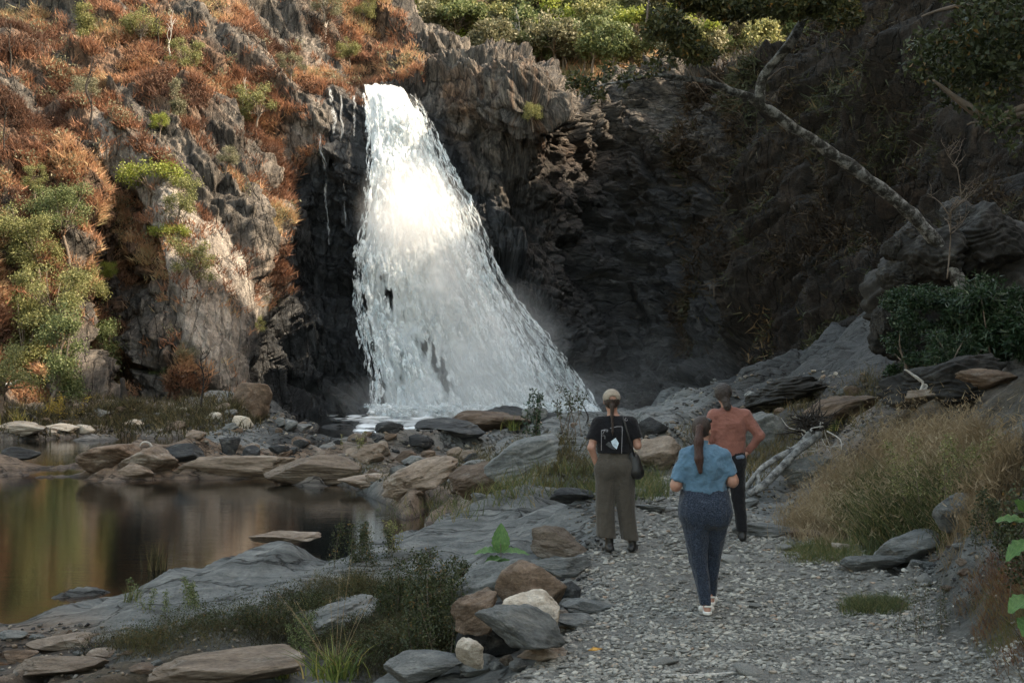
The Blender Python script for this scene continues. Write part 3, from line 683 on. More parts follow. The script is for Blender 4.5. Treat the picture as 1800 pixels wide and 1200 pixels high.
sheet('left_rill', [155, 180, 210, 235], [570, 574, 577, 578], [588, 594, 600, 592], .5, M_f5, 24, 50, .1, (), 4)
sheet('thin_rill', [236, 262, 290, 312, 350, 385, 430], [554, 558, 563, 566, 568, 570, 576], [564, 572, 580, 584, 578, 580, 586], .5, M_f5, 16, 60, .08, (), 5)
sheet('trickle', [168, 200, 232, 262, 292, 360, 410], [596, 594, 597, 598, 599, 604, 606], [606, 608, 606, 606, 608, 610, 611], .5, M_f5, 14, 60, .06, (), 6)
sheet('trickle', [168, 190, 215, 240], [618, 616, 617, 620], [632, 630, 628, 626], .5, M_f5, 14, 40, .06, (), 7)
# broken threads and clots of water in front of the sheets: short ragged ribbons following the flow
TG = np.random.default_rng(55)
def threads(name, n, ys, left, right, off, len_px, wid, mat, u0=0., u1=1., y0=150, y1=733, wander=3., jit=.5, edge=False, gaps=()):
    S = 9; mb_v = []; mb_f = []; tnt = []
    u = TG.uniform(u0, u1, n)
    if edge: u = TG.normal(.02, .02, n) if edge < 0 else .99+TG.normal(0, .03, n)
    ya = y0+(y1-y0)*TG.random(n)**.8; L = len_px*TG.uniform(.3, 1.6, n)*np.interp(ya, [150, 733], [.7, 1.2]); w0 = wid*TG.uniform(.25, 1.5, n)**1.5
    s = np.linspace(0, 1, S); Y = np.minimum(ya[:, None]+L[:, None]*s, 734)
    X = np.interp(Y, ys, left)+(np.interp(Y, ys, right)-np.interp(Y, ys, left))*u[:, None]
    ph = TG.uniform(0, 99, n)[:, None]; X = X+wander*pn(np.stack([Y/16, ph+0*Y, 0*Y], -1), 3)+wander*.7*(TG.random(n)[:, None]-.5)*s
    if len(gaps):
        gm = np.zeros(n)
        for pg in gaps: gm = np.maximum(gm, poly(X[:, 4], Y[:, 4], pg[0], pg[1]*.7, 3, 8)*pg[2]*1.5)
        kp = TG.random(n) > gm; X, Y, w0, ph = X[kp], Y[kp], w0[kp], ph[kp]; n = len(X)
    D = wd(X, Y)-off-TG.uniform(0, jit, n)[:, None]-.35*np.sin(np.pi*s)*TG.uniform(0, 1, n)[:, None]
    c = P(X, Y, D); W_ = w0[:, None]*np.sin(np.pi*np.clip(s*.96+.02, 0, 1))**.6*(1+.7*pn(np.stack([Y/5, ph+0*Y, 0*Y+5], -1), 4))
    W_ = np.maximum(W_, .01)
    a = c.copy(); b = c.copy(); m = c.copy(); a[..., 0] -= W_*.5; b[..., 0] += W_*.5; m[..., 1] -= W_*.35
    v = np.stack([a, m, b], 2); k = np.arange(n)[:, None]*(S*3)+np.arange(S-1)[None]*3
    f = np.concatenate([np.stack([k, k+1, k+4, k+3], -1).reshape(-1, 4), np.stack([k+1, k+2, k+5, k+4], -1).reshape(-1, 4)])
    return mesh(name, v.reshape(-1, 3)-np.array(falls.location), f, mat, falls, True, {'tint': np.repeat(TG.random(n), S*3)})
n_ = NT('water_threads'); wc = n_.ramp(n_.attr('tint'), [(0, (.55, .63, .67)), (.4, (.82, .87, .89)), (1, (.96, .97, .98))])
wsh = n_.n('MixShader', {0: .3, 1: n_.pbr(wc, .6, None, .3), 2: n_.n('BsdfTranslucent', {'Color': wc}).outputs[0]}).outputs[0]
nzz = n_.noise(n_.mapping((1, 1, .35)), 2.2, 7, .75); M_thr = n_.surf(n_.n('MixShader', {0: n_.rng(nzz, .42, .56, smooth=True), 1: n_.n('BsdfTransparent').outputs[0], 2: wsh}).outputs[0])
vy = [165, 200, 250, 300, 350, 400, 450, 500, 560, 620, 680, 728]; vl = [706, 722, 736, 750, 772, 790, 806, 824, 856, 888, 915, 945]; vr = [742, 758, 776, 800, 828, 850, 868, 892, 936, 988, 1028, 1062]
threads('water_threads', 560, vy, vl, vr, 1.0, 95, .10, M_thr, 0, 1, 165, 700, 9, .7)
threads('water_threads', 170, vy, [a-12 for a in vl], vl, 1.6, 50, .3, M_thr, 0, 1, 170, 700, 5, .8)
threads('water_clots', 850, ys, Lf, Rf, 2.2, 34, .30, M_thr, .03, .97, 155, 722, 6, 1.1, False, gap_lo)
for e_side in (-1, 1): threads('edge_threads', 170, ys, Lf, Rf, 1.4, 38, .20, M_thr, 0, 1, 160, 725, 4, .6, e_side)
threads('splash', 700, [690, 740], [640, 652], [1010, 1075], 2.4, 12, .5, M_thr, 0, 1, 705, 728, 8, 2.0)
# spray and mist hanging round the falls
def mist(name, pts, dens, label):
    """closed lumpy shell round a few ellipsoids given as (px,py,d,rx,ry,rz)"""
    bm_v = []; bm_f = []; k = 0
    th = np.linspace(0, np.pi, 14); ph = np.linspace(0, 2*np.pi, 22, endpoint=False)
    x, y, d, rx, ry, rz = pts
    T, Pp = np.meshgrid(th, ph, indexing='ij')
    s = np.stack([np.sin(T)*np.cos(Pp), np.sin(T)*np.sin(Pp), np.cos(T)], -1)
    c = np.array(pt(x, y, d))
    vv = s*np.array([rx, ry, rz]); f = grid_faces(14, 22, True)[:, ::-1]
    n = NT('mist_'+name)
    tc = n.n('TexCoord').outputs['Object']
    ln = n.n('VectorMath', {0: n.n('Mapping', {'Vector': tc, 'Scale': (1/rx, 1/ry, 1/rz)}).outputs[0]}, operation='LENGTH').outputs['Value']
    fall = n.rng(ln, 1, .15, smooth=True)
    nz = n.rng(n.noise(tc, .22, 4, .6), .35, .7, .15, 1.0)
    den = n.math('MULTIPLY', n.math('MULTIPLY', fall, nz), dens)
    vol = n.n('VolumePrincipled', {'Color': (1, 1, 1, 1), 'Density': den, 'Anisotropy': .1}).outputs[0]
    n.t.links.new(vol, n.out.inputs['Volume'])
    o = mesh(name, vv.reshape(-1, 3), f, n.m, None, True, loc=tuple(c))
    tag(o, label, 'mist', None, 'stuff')
    return o
mist('spray_cloud', (722, 375, 104.0, 5.0, 3.0, 5.6), .75, 'cloud of bright spray bursting from the ledge halfway down the waterfall')
mist('side_spray', (790, 470, 104.2, 4.0, 2.6, 7.0), .4, 'softer spray drifting right of the bright spray cloud')
mist('low_spray', (860, 610, 103.5, 7.5, 3.0, 6.5), .4, 'spray rising over the lower right part of the waterfall')
mist('foot_mist', (850, 705, 102, 15, 4.5, 3.6), .17, 'pale mist drifting low around the foot of the waterfall')
mist('basin_mist', (1120, 670, 102, 13, 5, 6.0), .018, 'thin blue mist hanging before the dark rock basin right of the waterfall')
# ------------------------------------------------------------------ boulders and stones
def obj_rock_mat(name, stops, lich=.3, scale=1.0, vein=(.5, .48, .43)):
    n = NT(name); tc = n.n('TexCoord').outputs['Object']; oi = n.n('ObjectInfo')
    ob = n.n('VectorMath', {0: tc, 1: n.n('CombineXYZ', {0: n.math('MULTIPLY', oi.outputs['Random'], 40)}).outputs[0]}, operation='ADD').outputs[0]
    v = n.mapping((1, 1, 2.0), (.5, .35, 0), ob)
    big = n.noise(ob, 1.3*scale, 5, .6); mid = n.noise(v, 3.2*scale, 9, .68, .5); fine = n.noise(ob, 26*scale, 8, .7)
    c = n.ramp(n.math('ADD', n.math('MULTIPLY', mid, .75), n.math('MULTIPLY', big, .25)), stops)
    c = n.mix(n.rng(n.noise(ob, 2.2*scale, 6, .7, .3), .56, .66, 0, lich), c, vein)
    c = n.mix(1, c, n.ramp(fine, [(.25, (.5, .5, .5)), (.5, (1, 1, 1)), (.8, (1.4, 1.38, 1.33))]), 'MULTIPLY')
    k = n.rng(oi.outputs['Random'], 0, 1, .72, 1.25)
    c = n.mix(1, c, n.n('CombineColor', {0: k, 1: k, 2: k}).outputs[0], 'MULTIPLY')
    nm = n.bump(n.math('ADD', mid, n.math('MULTIPLY', fine, .4)), .8, .05/scale)
    return n.surf(n.pbr(c, .82, nm, .3))
MR = {
 'grey': obj_rock_mat('grey_schist', [(.3, (.045, .048, .048)), (.45, (.11, .116, .114)), (.6, (.19, .194, .186)), (.75, (.29, .29, .27))]),
 'tan': obj_rock_mat('tan_rock', [(.3, (.06, .047, .036)), (.45, (.145, .113, .086)), (.6, (.225, .18, .14)), (.75, (.33, .275, .22))]),
 'dark': obj_rock_mat('dark_rock', [(.3, (.010, .010, .012)), (.5, (.03, .032, .034)), (.7, (.075, .078, .075))], .12),
 'pale': obj_rock_mat('quartz_rock', [(.3, (.16, .13, .10)), (.42, (.34, .29, .23)), (.55, (.50, .45, .38)), (.7, (.62, .59, .53))], .2),
 'brown': obj_rock_mat('brown_rock', [(.3, (.04, .028, .02)), (.5, (.12, .085, .06)), (.7, (.23, .17, .125))], .15),
 'outcrop': obj_rock_mat('outcrop_rock', [(.3, (.008, .008, .008)), (.5, (.026, .025, .023)), (.7, (.062, .058, .052))], .4, 1.6, (.13, .13, .12)),
 'stone': obj_rock_mat('path_stone', [(.3, (.09, .09, .085)), (.5, (.17, .17, .158)), (.7, (.29, .28, .255))], .35, 6),
}
def sphere_dirs(n):
    a = np.linspace(-1, 1, n); A, B = np.meshgrid(np.tan(a*np.pi/4), np.tan(a*np.pi/4), indexing='ij'); o = np.ones_like(A)
    V = []; Fc = []; base = 0
    for ax, sg in ((0, 1), (0, -1), (1, 1), (1, -1), (2, 1), (2, -1)):
        p = [None]*3; p[ax] = sg*o; p[(ax+1) % 3] = A if sg > 0 else B; p[(ax+2) % 3] = B if sg > 0 else A
        V.append(np.stack(p, -1).reshape(-1, 3)); Fc.append(grid_faces(n, n)[:, ::-1]+base); base += n*n
    v = np.concatenate(V); v /= np.linalg.norm(v, axis=1)[:, None]; f = np.concatenate(Fc)
    k = np.round(v*1e4).astype(np.int64); _, idx, inv = np.unique(k, axis=0, return_index=True, return_inverse=True)
    v = v[idx]; f = inv.ravel()[f]
    c = v[f].mean(1); nn = np.cross(v[f[:, 2]]-v[f[:, 0]], v[f[:, 3]]-v[f[:, 1]])
    fl = (c*nn).sum(1) < 0; f[fl] = f[fl][:, ::-1]
    return v, f
def rock_shape(n, seed, planes=13, rough=.09, layer=.018, round_=26.):
    v, f = sphere_dirs(n); g = np.random.default_rng(1000+seed)
    pl = g.normal(size=(planes, 3)); pl /= np.linalg.norm(pl, axis=1)[:, None]; h = g.uniform(.62, 1.0, planes)
    c = np.maximum(v@pl.T, 1e-3); rr = h[None]/c
    r = -np.log(np.exp(-round_*np.minimum(rr, 3)).sum(1)+np.exp(-round_*1.25))/round_
    p = v*r[:, None]
    p += v*(rough*fbm(p*2.0+seed, 4, seed % 7))[:, None]
    lz = p@np.array([.25, .15, .95]); fr = lz*4.5+fbm(p*1.1+seed, 2, 3)*1.6; fr = fr-np.floor(fr)
    s = np.where(fr < .8, fr/.8, (1-fr)/.2)-.5
    p[:, :2] *= (1+layer*s)[:, None]
    p += v*(.022*ridged(p*7+seed, 2, 5))[:, None]
    p -= (p.max(0)+p.min(0))/2; p /= (p.max(0)-p.min(0))
    return p, f                                   # unit box, centred
_RS = {}
def rock_mesh(seed, n, mat):
    k = (seed, n, mat)
    if k not in _RS:
        p, f = rock_shape(n, seed, 9+seed % 7, .06+.02*(seed % 4), .035 if seed % 4 == 0 else .010, 34 if seed % 3 else 18) if mat != 'outcrop' else rock_shape(n, seed, 14, .13, .10, 34)
        o = mesh('boulder', p, f, MR[mat]); me = o.data; bpy.data.objects.remove(o); _RS[k] = me
    return _RS[k]
def boulder(px, py, w, h, mat='grey', seed=0, label=None, group=None, name='boulder', cat='rock', dep=.8, rz=None, tilt=0.0, roll=0.0, sink=.22, n=26, d=None):
    """photo column, row of its foot, width and height in photo pixels"""
    g = g_at(px, py) if d is None else np.array([(px-HX)/F*d, d, CZ+(HY-py)/F*d])
    m = g[1]/F; W_, H_ = w*m, h*m
    o = bpy.data.objects.new(name, rock_mesh(seed, n, mat)); link(o)
    o.scale = (W_, W_*dep, H_*(1+sink)); D_ = W_*dep
    o.location = (g[0], g[1]+D_*.35, g[2]+H_*(.5-sink*.5))
    o.rotation_euler = (tilt, roll, (seed*37 % 30-15)/57.3 if rz is None else rz)
    return tag(o, label or 'weathered rock', cat, group)
for a in [
 (862,1168,128,108,'dark',1,'black undercut boulder leaning at the left edge of the gravel path',dict(roll=.55,n=44,dep=.9,name='boulder')),
 (915,1150,168,84,'grey',2,'big grey lens-shaped boulder resting across the black boulder',dict(roll=.42,n=50,dep=.8,sink=0,d=9.25)),
 (930,1122,118,82,'pale',4,'creamy white quartz boulder behind the grey lens-shaped boulder',dict(n=44,d=9.9,sink=.3)),
 (935,1086,132,98,'brown',5,'rounded brown and grey boulder behind the white quartz boulder',dict(n=44,d=10.4,sink=.3)),
 (880,1072,170,80,'grey',7,'long grey rock sloping up behind the brown boulder',dict(n=40,roll=-.25,d=11.0,sink=.4)),
 (990,1018,108,34,'grey',8,'flat grey rock at the left edge of the path, behind the long sloping rock',dict(n=36)),
 (985,977,104,46,'tan',10,'tan and cream boulder beside the boots of the person in the cap',dict(n=40,roll=.15)),
 (838,1108,96,62,'brown',11,'rust brown rock under the left side of the black boulder',dict(n=32,d=10.2,roll=-.4)),
 (826,1172,56,52,'pale',13,'cream rock wedged under the black boulder',dict(n=32,d=9.1,roll=-.3)),
 (955,1165,96,34,'tan',14,'flat tan and grey rock in front of the grey lens-shaped boulder',dict(n=36,roll=-.1)),
 (1000,1060,44,36,'dark',16,'small dark wedge rock right of the brown boulder',dict(n=24,roll=-.5)),
 (1035,1080,96,26,'grey',17,'low flat grey rock at the path edge right of the dark wedge rock',dict(n=28)),
 (1010,1108,86,24,'grey',19,'low angular grey rock between the quartz boulder and the path',dict(n=28)),
 (745,1204,150,50,'grey',20,'blue grey slab at the bottom edge of the photo left of the cream rock',dict(n=36,dep=.7)),
 (845,1188,80,32,'grey',22,'dark grey rough rock below the cream wedged rock',dict(n=28)),
 (890,1172,26,18,'tan',23,'small pinkish stone below the black boulder',dict(n=20)),
 (915,1182,40,20,'grey',25,'small smooth grey stone right of the pinkish stone',dict(n=20)),
 (870,1178,26,16,'grey',26,'small grey stone left of the pinkish stone',dict(n=20)),
 (228,976,46,20,'pale',28,'rounded white rock standing in the pool',dict(n=28,sink=.5)),
 (18,944,64,9,'pale',29,'flat white rock just breaking the pool surface at the left edge',dict(n=24,sink=.8)),
 (500,950,130,15,'tan',31,'low tan rock ledge at the pool edge left of the yellow reeds',dict(n=30,sink=.4,d=24)),
 (178,832,118,44,'brown',32,'brown domed boulder at the left end of the rock island',dict(n=36,dep=1)),
 (255,834,110,50,'tan',34,'broad tan boulder second from the left end of the rock island',dict(n=36,dep=1)),
 (235,838,70,24,'tan',35,'low tan rock at the waterline of the rock island',dict(n=28)),
 (320,815,80,32,'dark',37,'jumble of black rock behind the rock island',dict(n=30)),
 (402,800,38,30,'dark',38,'black upright rock standing on the rock island',dict(n=28,dep=.7)),
 (440,806,34,22,'dark',40,'small black rock right of the upright black rock',dict(n=24)),
 (490,804,40,18,'dark',41,'low black rock on the right half of the rock island',dict(n=24)),
 (405,842,250,38,'tan',43,'long flat tan slab forming the middle of the rock island',dict(n=44,dep=.35,sink=.5)),
 (545,838,190,36,'tan',44,'long flat tan slab forming the right end of the rock island',dict(n=44,dep=.4,sink=.5)),
 (683,768,52,24,'dark',46,'black wet boulder splitting the rapids',dict(n=30,dep=.7)),
 (590,765,70,20,'dark',47,'low black wet rock left of the rapids',dict(n=28)),
 (575,748,90,18,'dark',50,'dark wet rock ledge above the rapids',dict(n=28)),
 (700,744,60,12,'brown',52,'small brown rock islet in the river before the waterfall foot',dict(n=26,sink=.5)),
 (790,768,130,32,'dark',53,'large dark rock right of the rapids',dict(n=34)),
 (860,758,150,36,'brown',55,'broad brown rock ledge between the rapids and the slender sapling',dict(n=36)),
 (730,790,56,26,'dark',56,'round dark rock below the rapids',dict(n=26)),
 (640,815,70,32,'tan',58,'rounded tan rock right of the rock island',dict(n=28)),
 (735,866,150,50,'tan',59,'large tan rock sloping down to the end of the pool',dict(n=44,roll=-.35,dep=.8)),
 (640,862,120,24,'tan',61,'low tan rock at the water near the end of the pool',dict(n=34)),
 (850,872,120,58,'brown',62,'steep brown tan rock beside the large sloping tan rock',dict(n=44,roll=-.3)),
 (915,838,150,64,'grey',64,'large smooth grey rock face left of the person in the cap',dict(n=44,roll=-.35)),
 (1145,832,120,60,'tan',65,'orange and cream rock face between the two standing people',dict(n=44,roll=-.2)),
 (1010,885,90,26,'dark',67,'dark layered rock at the top end of the grey slab',dict(n=32)),
 (1140,900,60,14,'grey',68,'flat pale grey rock behind the person in the cap',dict(n=24)),
 (1670,722,210,90,'outcrop',70,'large grey boulder jutting below the leafy shrubs on the right bank',dict(n=50,dep=.8,rz=.1,roll=-.12)),
 (1490,745,150,46,'brown',71,'smooth grey rock shelf left of the forked dead branch',dict(n=40,roll=-.25)),
 (1390,712,160,50,'outcrop',73,'pale grey rock hump behind the man in the pink shirt',dict(n=40,roll=-.2)),
 (1345,790,90,64,'grey',74,'pale green grey rock beside the root clump of the driftwood',dict(n=36)),
 (1420,845,110,40,'grey',76,'dark grey rock under the lower end of the driftwood',dict(n=36,roll=-.2)),
 (1620,985,170,48,'grey',77,'long grey rock ledge at the right side of the path',dict(n=44,roll=-.12,dep=.6)),
 (1540,1000,110,24,'grey',79,'low grey rock in front of the long grey ledge',dict(n=32)),
 (1480,972,34,16,'pale',80,'small cream rock at the foot of the golden grass',dict(n=22)),
 (1350,945,120,22,'grey',82,'flat grey rock slab beside the boot of the man in pink',dict(n=30,dep=.5)),
 (1420,945,60,12,'brown',83,'flat brown slab right of the grey slab near the grass',dict(n=24)),
 (1690,930,90,60,'grey',85,'grey green block of rock among the right bank grasses',dict(n=32)),
 (1740,690,120,40,'brown',86,'brown flat rocks at the top of the right bank',dict(n=30)),
 (1640,705,90,24,'tan',88,'small tan slab below the large right bank boulder',dict(n=26)),
 (390,1204,280,50,'tan',89,'large smooth tan bedrock slab at the bottom edge of the photo',dict(n=56,dep=.5,sink=.4,roll=-.06)),
 (560,1120,230,44,'grey',91,'grey rock half buried in the scrub at the lower left',dict(n=40,roll=-.3,sink=.6)),
 (105,1142,140,22,'tan',92,'flat tan slab by the puddle at the lower left',dict(n=34,dep=.6)),
 (95,1190,170,30,'tan',94,'flat layered tan slab at the bottom left corner',dict(n=36,dep=.6)),
 (175,1158,56,14,'tan',95,'oval tan stone on the mud right of the flat slab',dict(n=24)),
 (105,1130,34,20,'tan',97,'brown rounded stone above the puddle slab',dict(n=22)),
 (58,1150,36,14,'brown',98,'small brown stone left of the flat tan slab',dict(n=20)),
 (30,1165,60,22,'brown',100,'brown stone at the left edge above the corner slab',dict(n=22)),
 (15,1125,56,16,'grey',101,'grey stone at the left edge below the pool',dict(n=22)),
 (60,1128,30,12,'grey',103,'small grey stone at the foot of the long bedrock slab',dict(n=20)),
 (250,1188,60,14,'brown',104,'flat dark stone in the mud left of the tan bedrock slab',dict(n=20)),
 (20,770,100,24,'pale',107,'sunlit pale rocks at the far left shore',dict(n=30)),
 (100,760,60,14,'pale',108,'low pale rock right of the sunlit far shore rocks',dict(n=24)),
 (440,735,70,60,'brown',110,'brown upright rock at the foot of the left cliff',dict(n=32)),
 (30,806,70,20,'dark',112,'black rocks in the pool at the left edge',dict(n=26)),
 (95,806,60,14,'grey',113,'grey rocks in the pool left of the rock island',dict(n=24)),
 ]:
    boulder(*a[:6], label=a[6], **a[7])
# rocky outcrop under the leaning tree
for i, (px, py, w, h, s, d) in enumerate([(1660,640,240,230,3,25.5),(1790,650,220,290,12,24.5),(1600,620,110,130,9,24.6),(1585,520,70,70,18,24.5),(1650,500,120,110,21,24.0),(1575,455,46,44,27,24.6),(1740,470,130,120,33,24.2),(1560,585,44,60,36,24.4),(1620,440,80,60,39,24.6),(1700,420,90,80,42,24.6)]):
    boulder(px, py, w, h, 'outcrop', s, 'lichen spotted dark block of the broken outcrop under the leaning tree', 'blocks of the outcrop', d=d, n=44, sink=.1, dep=1.0, roll=(i % 3-1)*.25)
# rocks strewn over the shores and the bar
RG = np.random.default_rng(11)
def strewn(n, x0, x1, y0, y1, wmin, wmax, mats, label, group, flat=(.25, .6)):
    k = 0; tries = 0
    while k < n and tries < n*20:
        tries += 1
        px = RG.uniform(x0, x1); py = RG.uniform(y0, y1); g = g_at(px, py)
        if g[2] < -.12 or float(path_mask(np.array(px), np.array(g[1]))) > .6 or g[1] > 105: continue
        w = wmin+(wmax-wmin)*RG.random()**2.2; k += 1
        boulder(px, py, w, w*RG.uniform(*flat), mats[RG.integers(len(mats))], int(RG.integers(0, 9))*3+200, label, group, n=16, dep=RG.uniform(.6, 1), roll=RG.uniform(-.4, .1), rz=RG.uniform(-.6, .6), sink=.4)
strewn(50, 0, 560, 722, 765, 12, 46, ['grey', 'brown', 'tan', 'dark', 'pale'], 'rock of the boulder strewn far shore below the left cliff', 'rocks along the far shore')
strewn(26, 340, 640, 772, 815, 10, 44, ['tan', 'dark', 'brown'], 'rock lying on or behind the long rock island', 'rocks about the rock island')
strewn(44, 620, 1190, 742, 835, 12, 60, ['grey', 'dark', 'grey', 'brown'], 'grey rock of the rocky bar between the pool and the waterfall basin', 'rocks on the bar')
strewn(26, 640, 900, 800, 885, 18, 62, ['tan', 'brown', 'tan', 'grey'], 'broken tan rock by the end of the pool', 'broken rocks by the pool end', (.3, .55))
strewn(22, 1310, 1520, 690, 760, 14, 50, ['grey', 'brown'], 'rock on the slope right of the waterfall basin', 'rocks on the right slope')
strewn(18, 1040, 1340, 862, 925, 10, 44, ['grey', 'grey', 'tan'], 'flat rock at the top end of the gravel path', 'flat rocks at the top of the path', (.15, .35))
strewn(26, 1440, 1720, 960, 1040, 8, 34, ['grey', 'grey', 'tan', 'brown'], 'loose slate piece heaped at the right edge of the path', 'slate pieces at the path edge', (.2, .45))
strewn(18, 960, 1060, 985, 1200, 10, 34, ['grey', 'grey', 'tan'], 'loose stone along the left edge of the path', 'stones along the left path edge', (.25, .5))
strewn(22, 0, 330, 1105, 1200, 8, 40, ['tan', 'brown', 'grey'], 'loose stone on the mud at the lower left', 'stones on the mud', (.2, .45))
# loose stones on the path: the larger ones each a thing, the gravel one mass
SM = []
for s in range(6):
    p, f = rock_shape(5, 400+s, 7, .05, .0, 14); SM.append((p, f))
SME = []
for s in range(6):
    p, f = rock_shape(11, 400+s, 8, .06, .0, 16); o = mesh('path_stone', p, f, MR['stone']); SME.append(o.data); bpy.data.objects.remove(o)
k = 0
while k < 210:
    d = math.exp(RG.uniform(math.log(8.4), math.log(17.5))); px = RG.uniform(900, 1800)
    if float(path_mask(np.array(px), np.array(d))) < .5: continue
    k += 1; w = RG.uniform(.035, .12)*(1 if k > 14 else 2.2)*(1 if d < 13 else 1.4)
    o = bpy.data.objects.new('path_stone', SME[k % 6]); link(o)
    o.scale = (w, w*RG.uniform(.5, .85), w*RG.uniform(.18, .42)); o.location = gp(px, d, w*.05)
    o.rotation_euler = (RG.uniform(-.2, .2), RG.uniform(-.25, .25), RG.uniform(0, 6.3))
    tag(o, 'loose flat grey stone lying on the gravel path', 'stone', 'loose stones on the gravel path')
mb = MB(); NG = 36000
pxs = RG.uniform(840, 1850, NG*3); ds = np.exp(RG.uniform(math.log(6.5), math.log(21), NG*3))
pr = path_mask(pxs, ds)*np.interp(ds, [6.5, 10, 14, 21], [.7, 1, .8, .5])
cl = smooth(-.5, .5, fbm(np.stack([pxs/F*ds*2.2, ds*2.2, ds*0], -1), 3, 31))*.8+.25
ok = np.nonzero(RG.random(NG*3) < pr*cl)[0][:NG]
pxs, ds = pxs[ok], ds[ok]; zz = gz(pxs, ds)
sz = (.007+.026*RG.random(len(ok))**3)*np.interp(ds, [7, 12, 21], [1, 1.25, 2])
for s in range(6):
    I = np.arange(s, len(ok), 6); p, f = SM[s]; m = len(I)
    a = RG.uniform(0, 6.28, m); b = RG.uniform(-.35, .35, m); S = np.stack([sz[I], sz[I]*RG.uniform(.5, .9, m), sz[I]*RG.uniform(.2, .5, m)], -1)*2
    q = p[None]*S[:, None]
    q = np.stack([q[..., 0]*np.cos(b)[:, None]-q[..., 2]*np.sin(b)[:, None], q[..., 1], q[..., 0]*np.sin(b)[:, None]+q[..., 2]*np.cos(b)[:, None]], -1)
    q = np.stack([q[..., 0]*np.cos(a)[:, None]-q[..., 1]*np.sin(a)[:, None], q[..., 0]*np.sin(a)[:, None]+q[..., 1]*np.cos(a)[:, None], q[..., 2]], -1)
    q += np.stack([(pxs[I]-HX)/F*ds[I], ds[I], zz[I]+S[:, 2]*.25], -1)[:, None]
    ff = (f[None]+np.arange(m)[:, None, None]*len(p)).reshape(-1, 4)
    mb.add(q.reshape(-1, 3), ff, np.repeat(RG.random(m), len(p)))
n_ = NT('gravel'); tn = n_.attr('tint')
gc = n_.ramp(tn, [(0, (.10, .098, .09)), (.3, (.18, .176, .162)), (.6, (.25, .242, .22)), (.88, (.325, .312, .28)), (.96, (.42, .40, .35)), (1, (.26, .19, .14))])
gc = n_.mix(1, gc, n_.ramp(n_.noise(n_.mapping(), 60, 4, .7), [(.3, (.7, .7, .7)), (.7, (1.25, 1.25, 1.22))]), 'MULTIPLY')
M_gravel = n_.surf(n_.pbr(gc, .85))
tag(mb.build('gravel', M_gravel, None, False), 'fine grey slate gravel covering the footpath', 'gravel', None, 'stuff')

# small rubble of the shores, beyond counting
mb = MB(); V_ = []
zones = [(0, 640, 720, 768, 1500, 3, 11), (340, 640, 772, 820, 300, 3, 10), (620, 1200, 742, 850, 1100, 3, 13), (1180, 1560, 660, 780, 700, 3, 12), (1400, 1780, 940, 1060, 900, 2.5, 12), (940, 1080, 940, 1200, 700, 3, 13),
         (0, 420, 1100, 1200, 600, 3, 12), (1000, 1400, 850, 935, 600, 3, 12), (1400, 1800, 690, 900, 500, 3, 12)]
for (x0, x1, y0, y1, m, a, b) in zones:
    dd = np.exp(np.linspace(math.log(6), math.log(108), 400))
    pxs = RG.uniform(x0, x1, m); pys = RG.uniform(y0, y1, m)
    z = gz(pxs[:, None], dd[None]); hit = (CZ+(HY-pys)[:, None]/F*dd[None] <= z); k = np.where(hit.any(1), hit.argmax(1), 399)
    D = dd[k]; Z = z[np.arange(m), k]; w = (a+(b-a)*RG.random(m)**2.5)*D/F
    keep = (Z > -.06) & (D < 106) & (path_mask(pxs, D) < .8)
    V_.append(np.stack([(pxs-HX)/F*D, D, Z, w], -1)[keep])
V_ = np.concatenate(V_)
for s in range(6):
    I = V_[s::6]; p, f = SM[s]; m = len(I); a = RG.uniform(0, 6.28, m)
    S = np.stack([I[:, 3], I[:, 3]*RG.uniform(.6, .9, m), I[:, 3]*RG.uniform(.3, .7, m)], -1)
    q = p[None]*S[:, None]
    q = np.stack([q[..., 0]*np.cos(a)[:, None]-q[..., 1]*np.sin(a)[:, None], q[..., 0]*np.sin(a)[:, None]+q[..., 1]*np.cos(a)[:, None], q[..., 2]+.3*q[..., 0]], -1)
    q += np.stack([I[:, 0], I[:, 1], I[:, 2]+S[:, 2]*.2], -1)[:, None]
    mb.add(q.reshape(-1, 3), (f[None]+np.arange(m)[:, None, None]*len(p)).reshape(-1, 4), np.repeat(RG.random(m), len(p)))
n_ = NT('rubble'); tn = n_.attr('tint')
rc = n_.ramp(tn, [(0, (.02, .02, .022)), (.35, (.08, .08, .077)), (.65, (.15, .14, .125)), (.85, (.2, .15, .11)), (1, (.32, .29, .24))])
rc = n_.mix(1, rc, n_.ramp(n_.noise(n_.mapping(), 9, 5, .7), [(.3, (.6, .6, .6)), (.7, (1.3, 1.3, 1.25))]), 'MULTIPLY')
tag(mb.build('rubble', n_.surf(n_.pbr(rc, .85)), None, False), 'small broken rubble strewn over the river shores', 'rubble', None, 'stuff')
# ------------------------------------------------------------------ leaves, grass, trees
VG = np.random.default_rng(21)
def unit(n, g=VG):
    v = g.normal(size=(n, 3)); return v/np.linalg.norm(v, axis=1)[:, None]
def leaf_quads(c, L, Wd, dirs=None, tint=None, g=VG, fold=.15):
    """pointed leaves: 4 corners, base-side-tip-side"""
    n = len(c); L = np.broadcast_to(L, (n,)); Wd = np.broadcast_to(Wd, (n,))
    a = unit(n, g) if dirs is None else dirs
    b = np.cross(a, unit(n, g)); b /= np.linalg.norm(b, axis=1)[:, None]+1e-9
    up = np.cross(a, b)
    v = np.stack([c, c+a*(L*.45)[:, None]+b*(Wd*.5)[:, None]+up*(L*fold*.5)[:, None], c+a*L[:, None]-up*(L*fold)[:, None], c+a*(L*.45)[:, None]-b*(Wd*.5)[:, None]+up*(L*fold*.5)[:, None]], 1)
    f = np.arange(n*4).reshape(n, 4)
    t = np.repeat(VG.random(n) if tint is None else tint, 4)
    return v.reshape(-1, 3), f, t
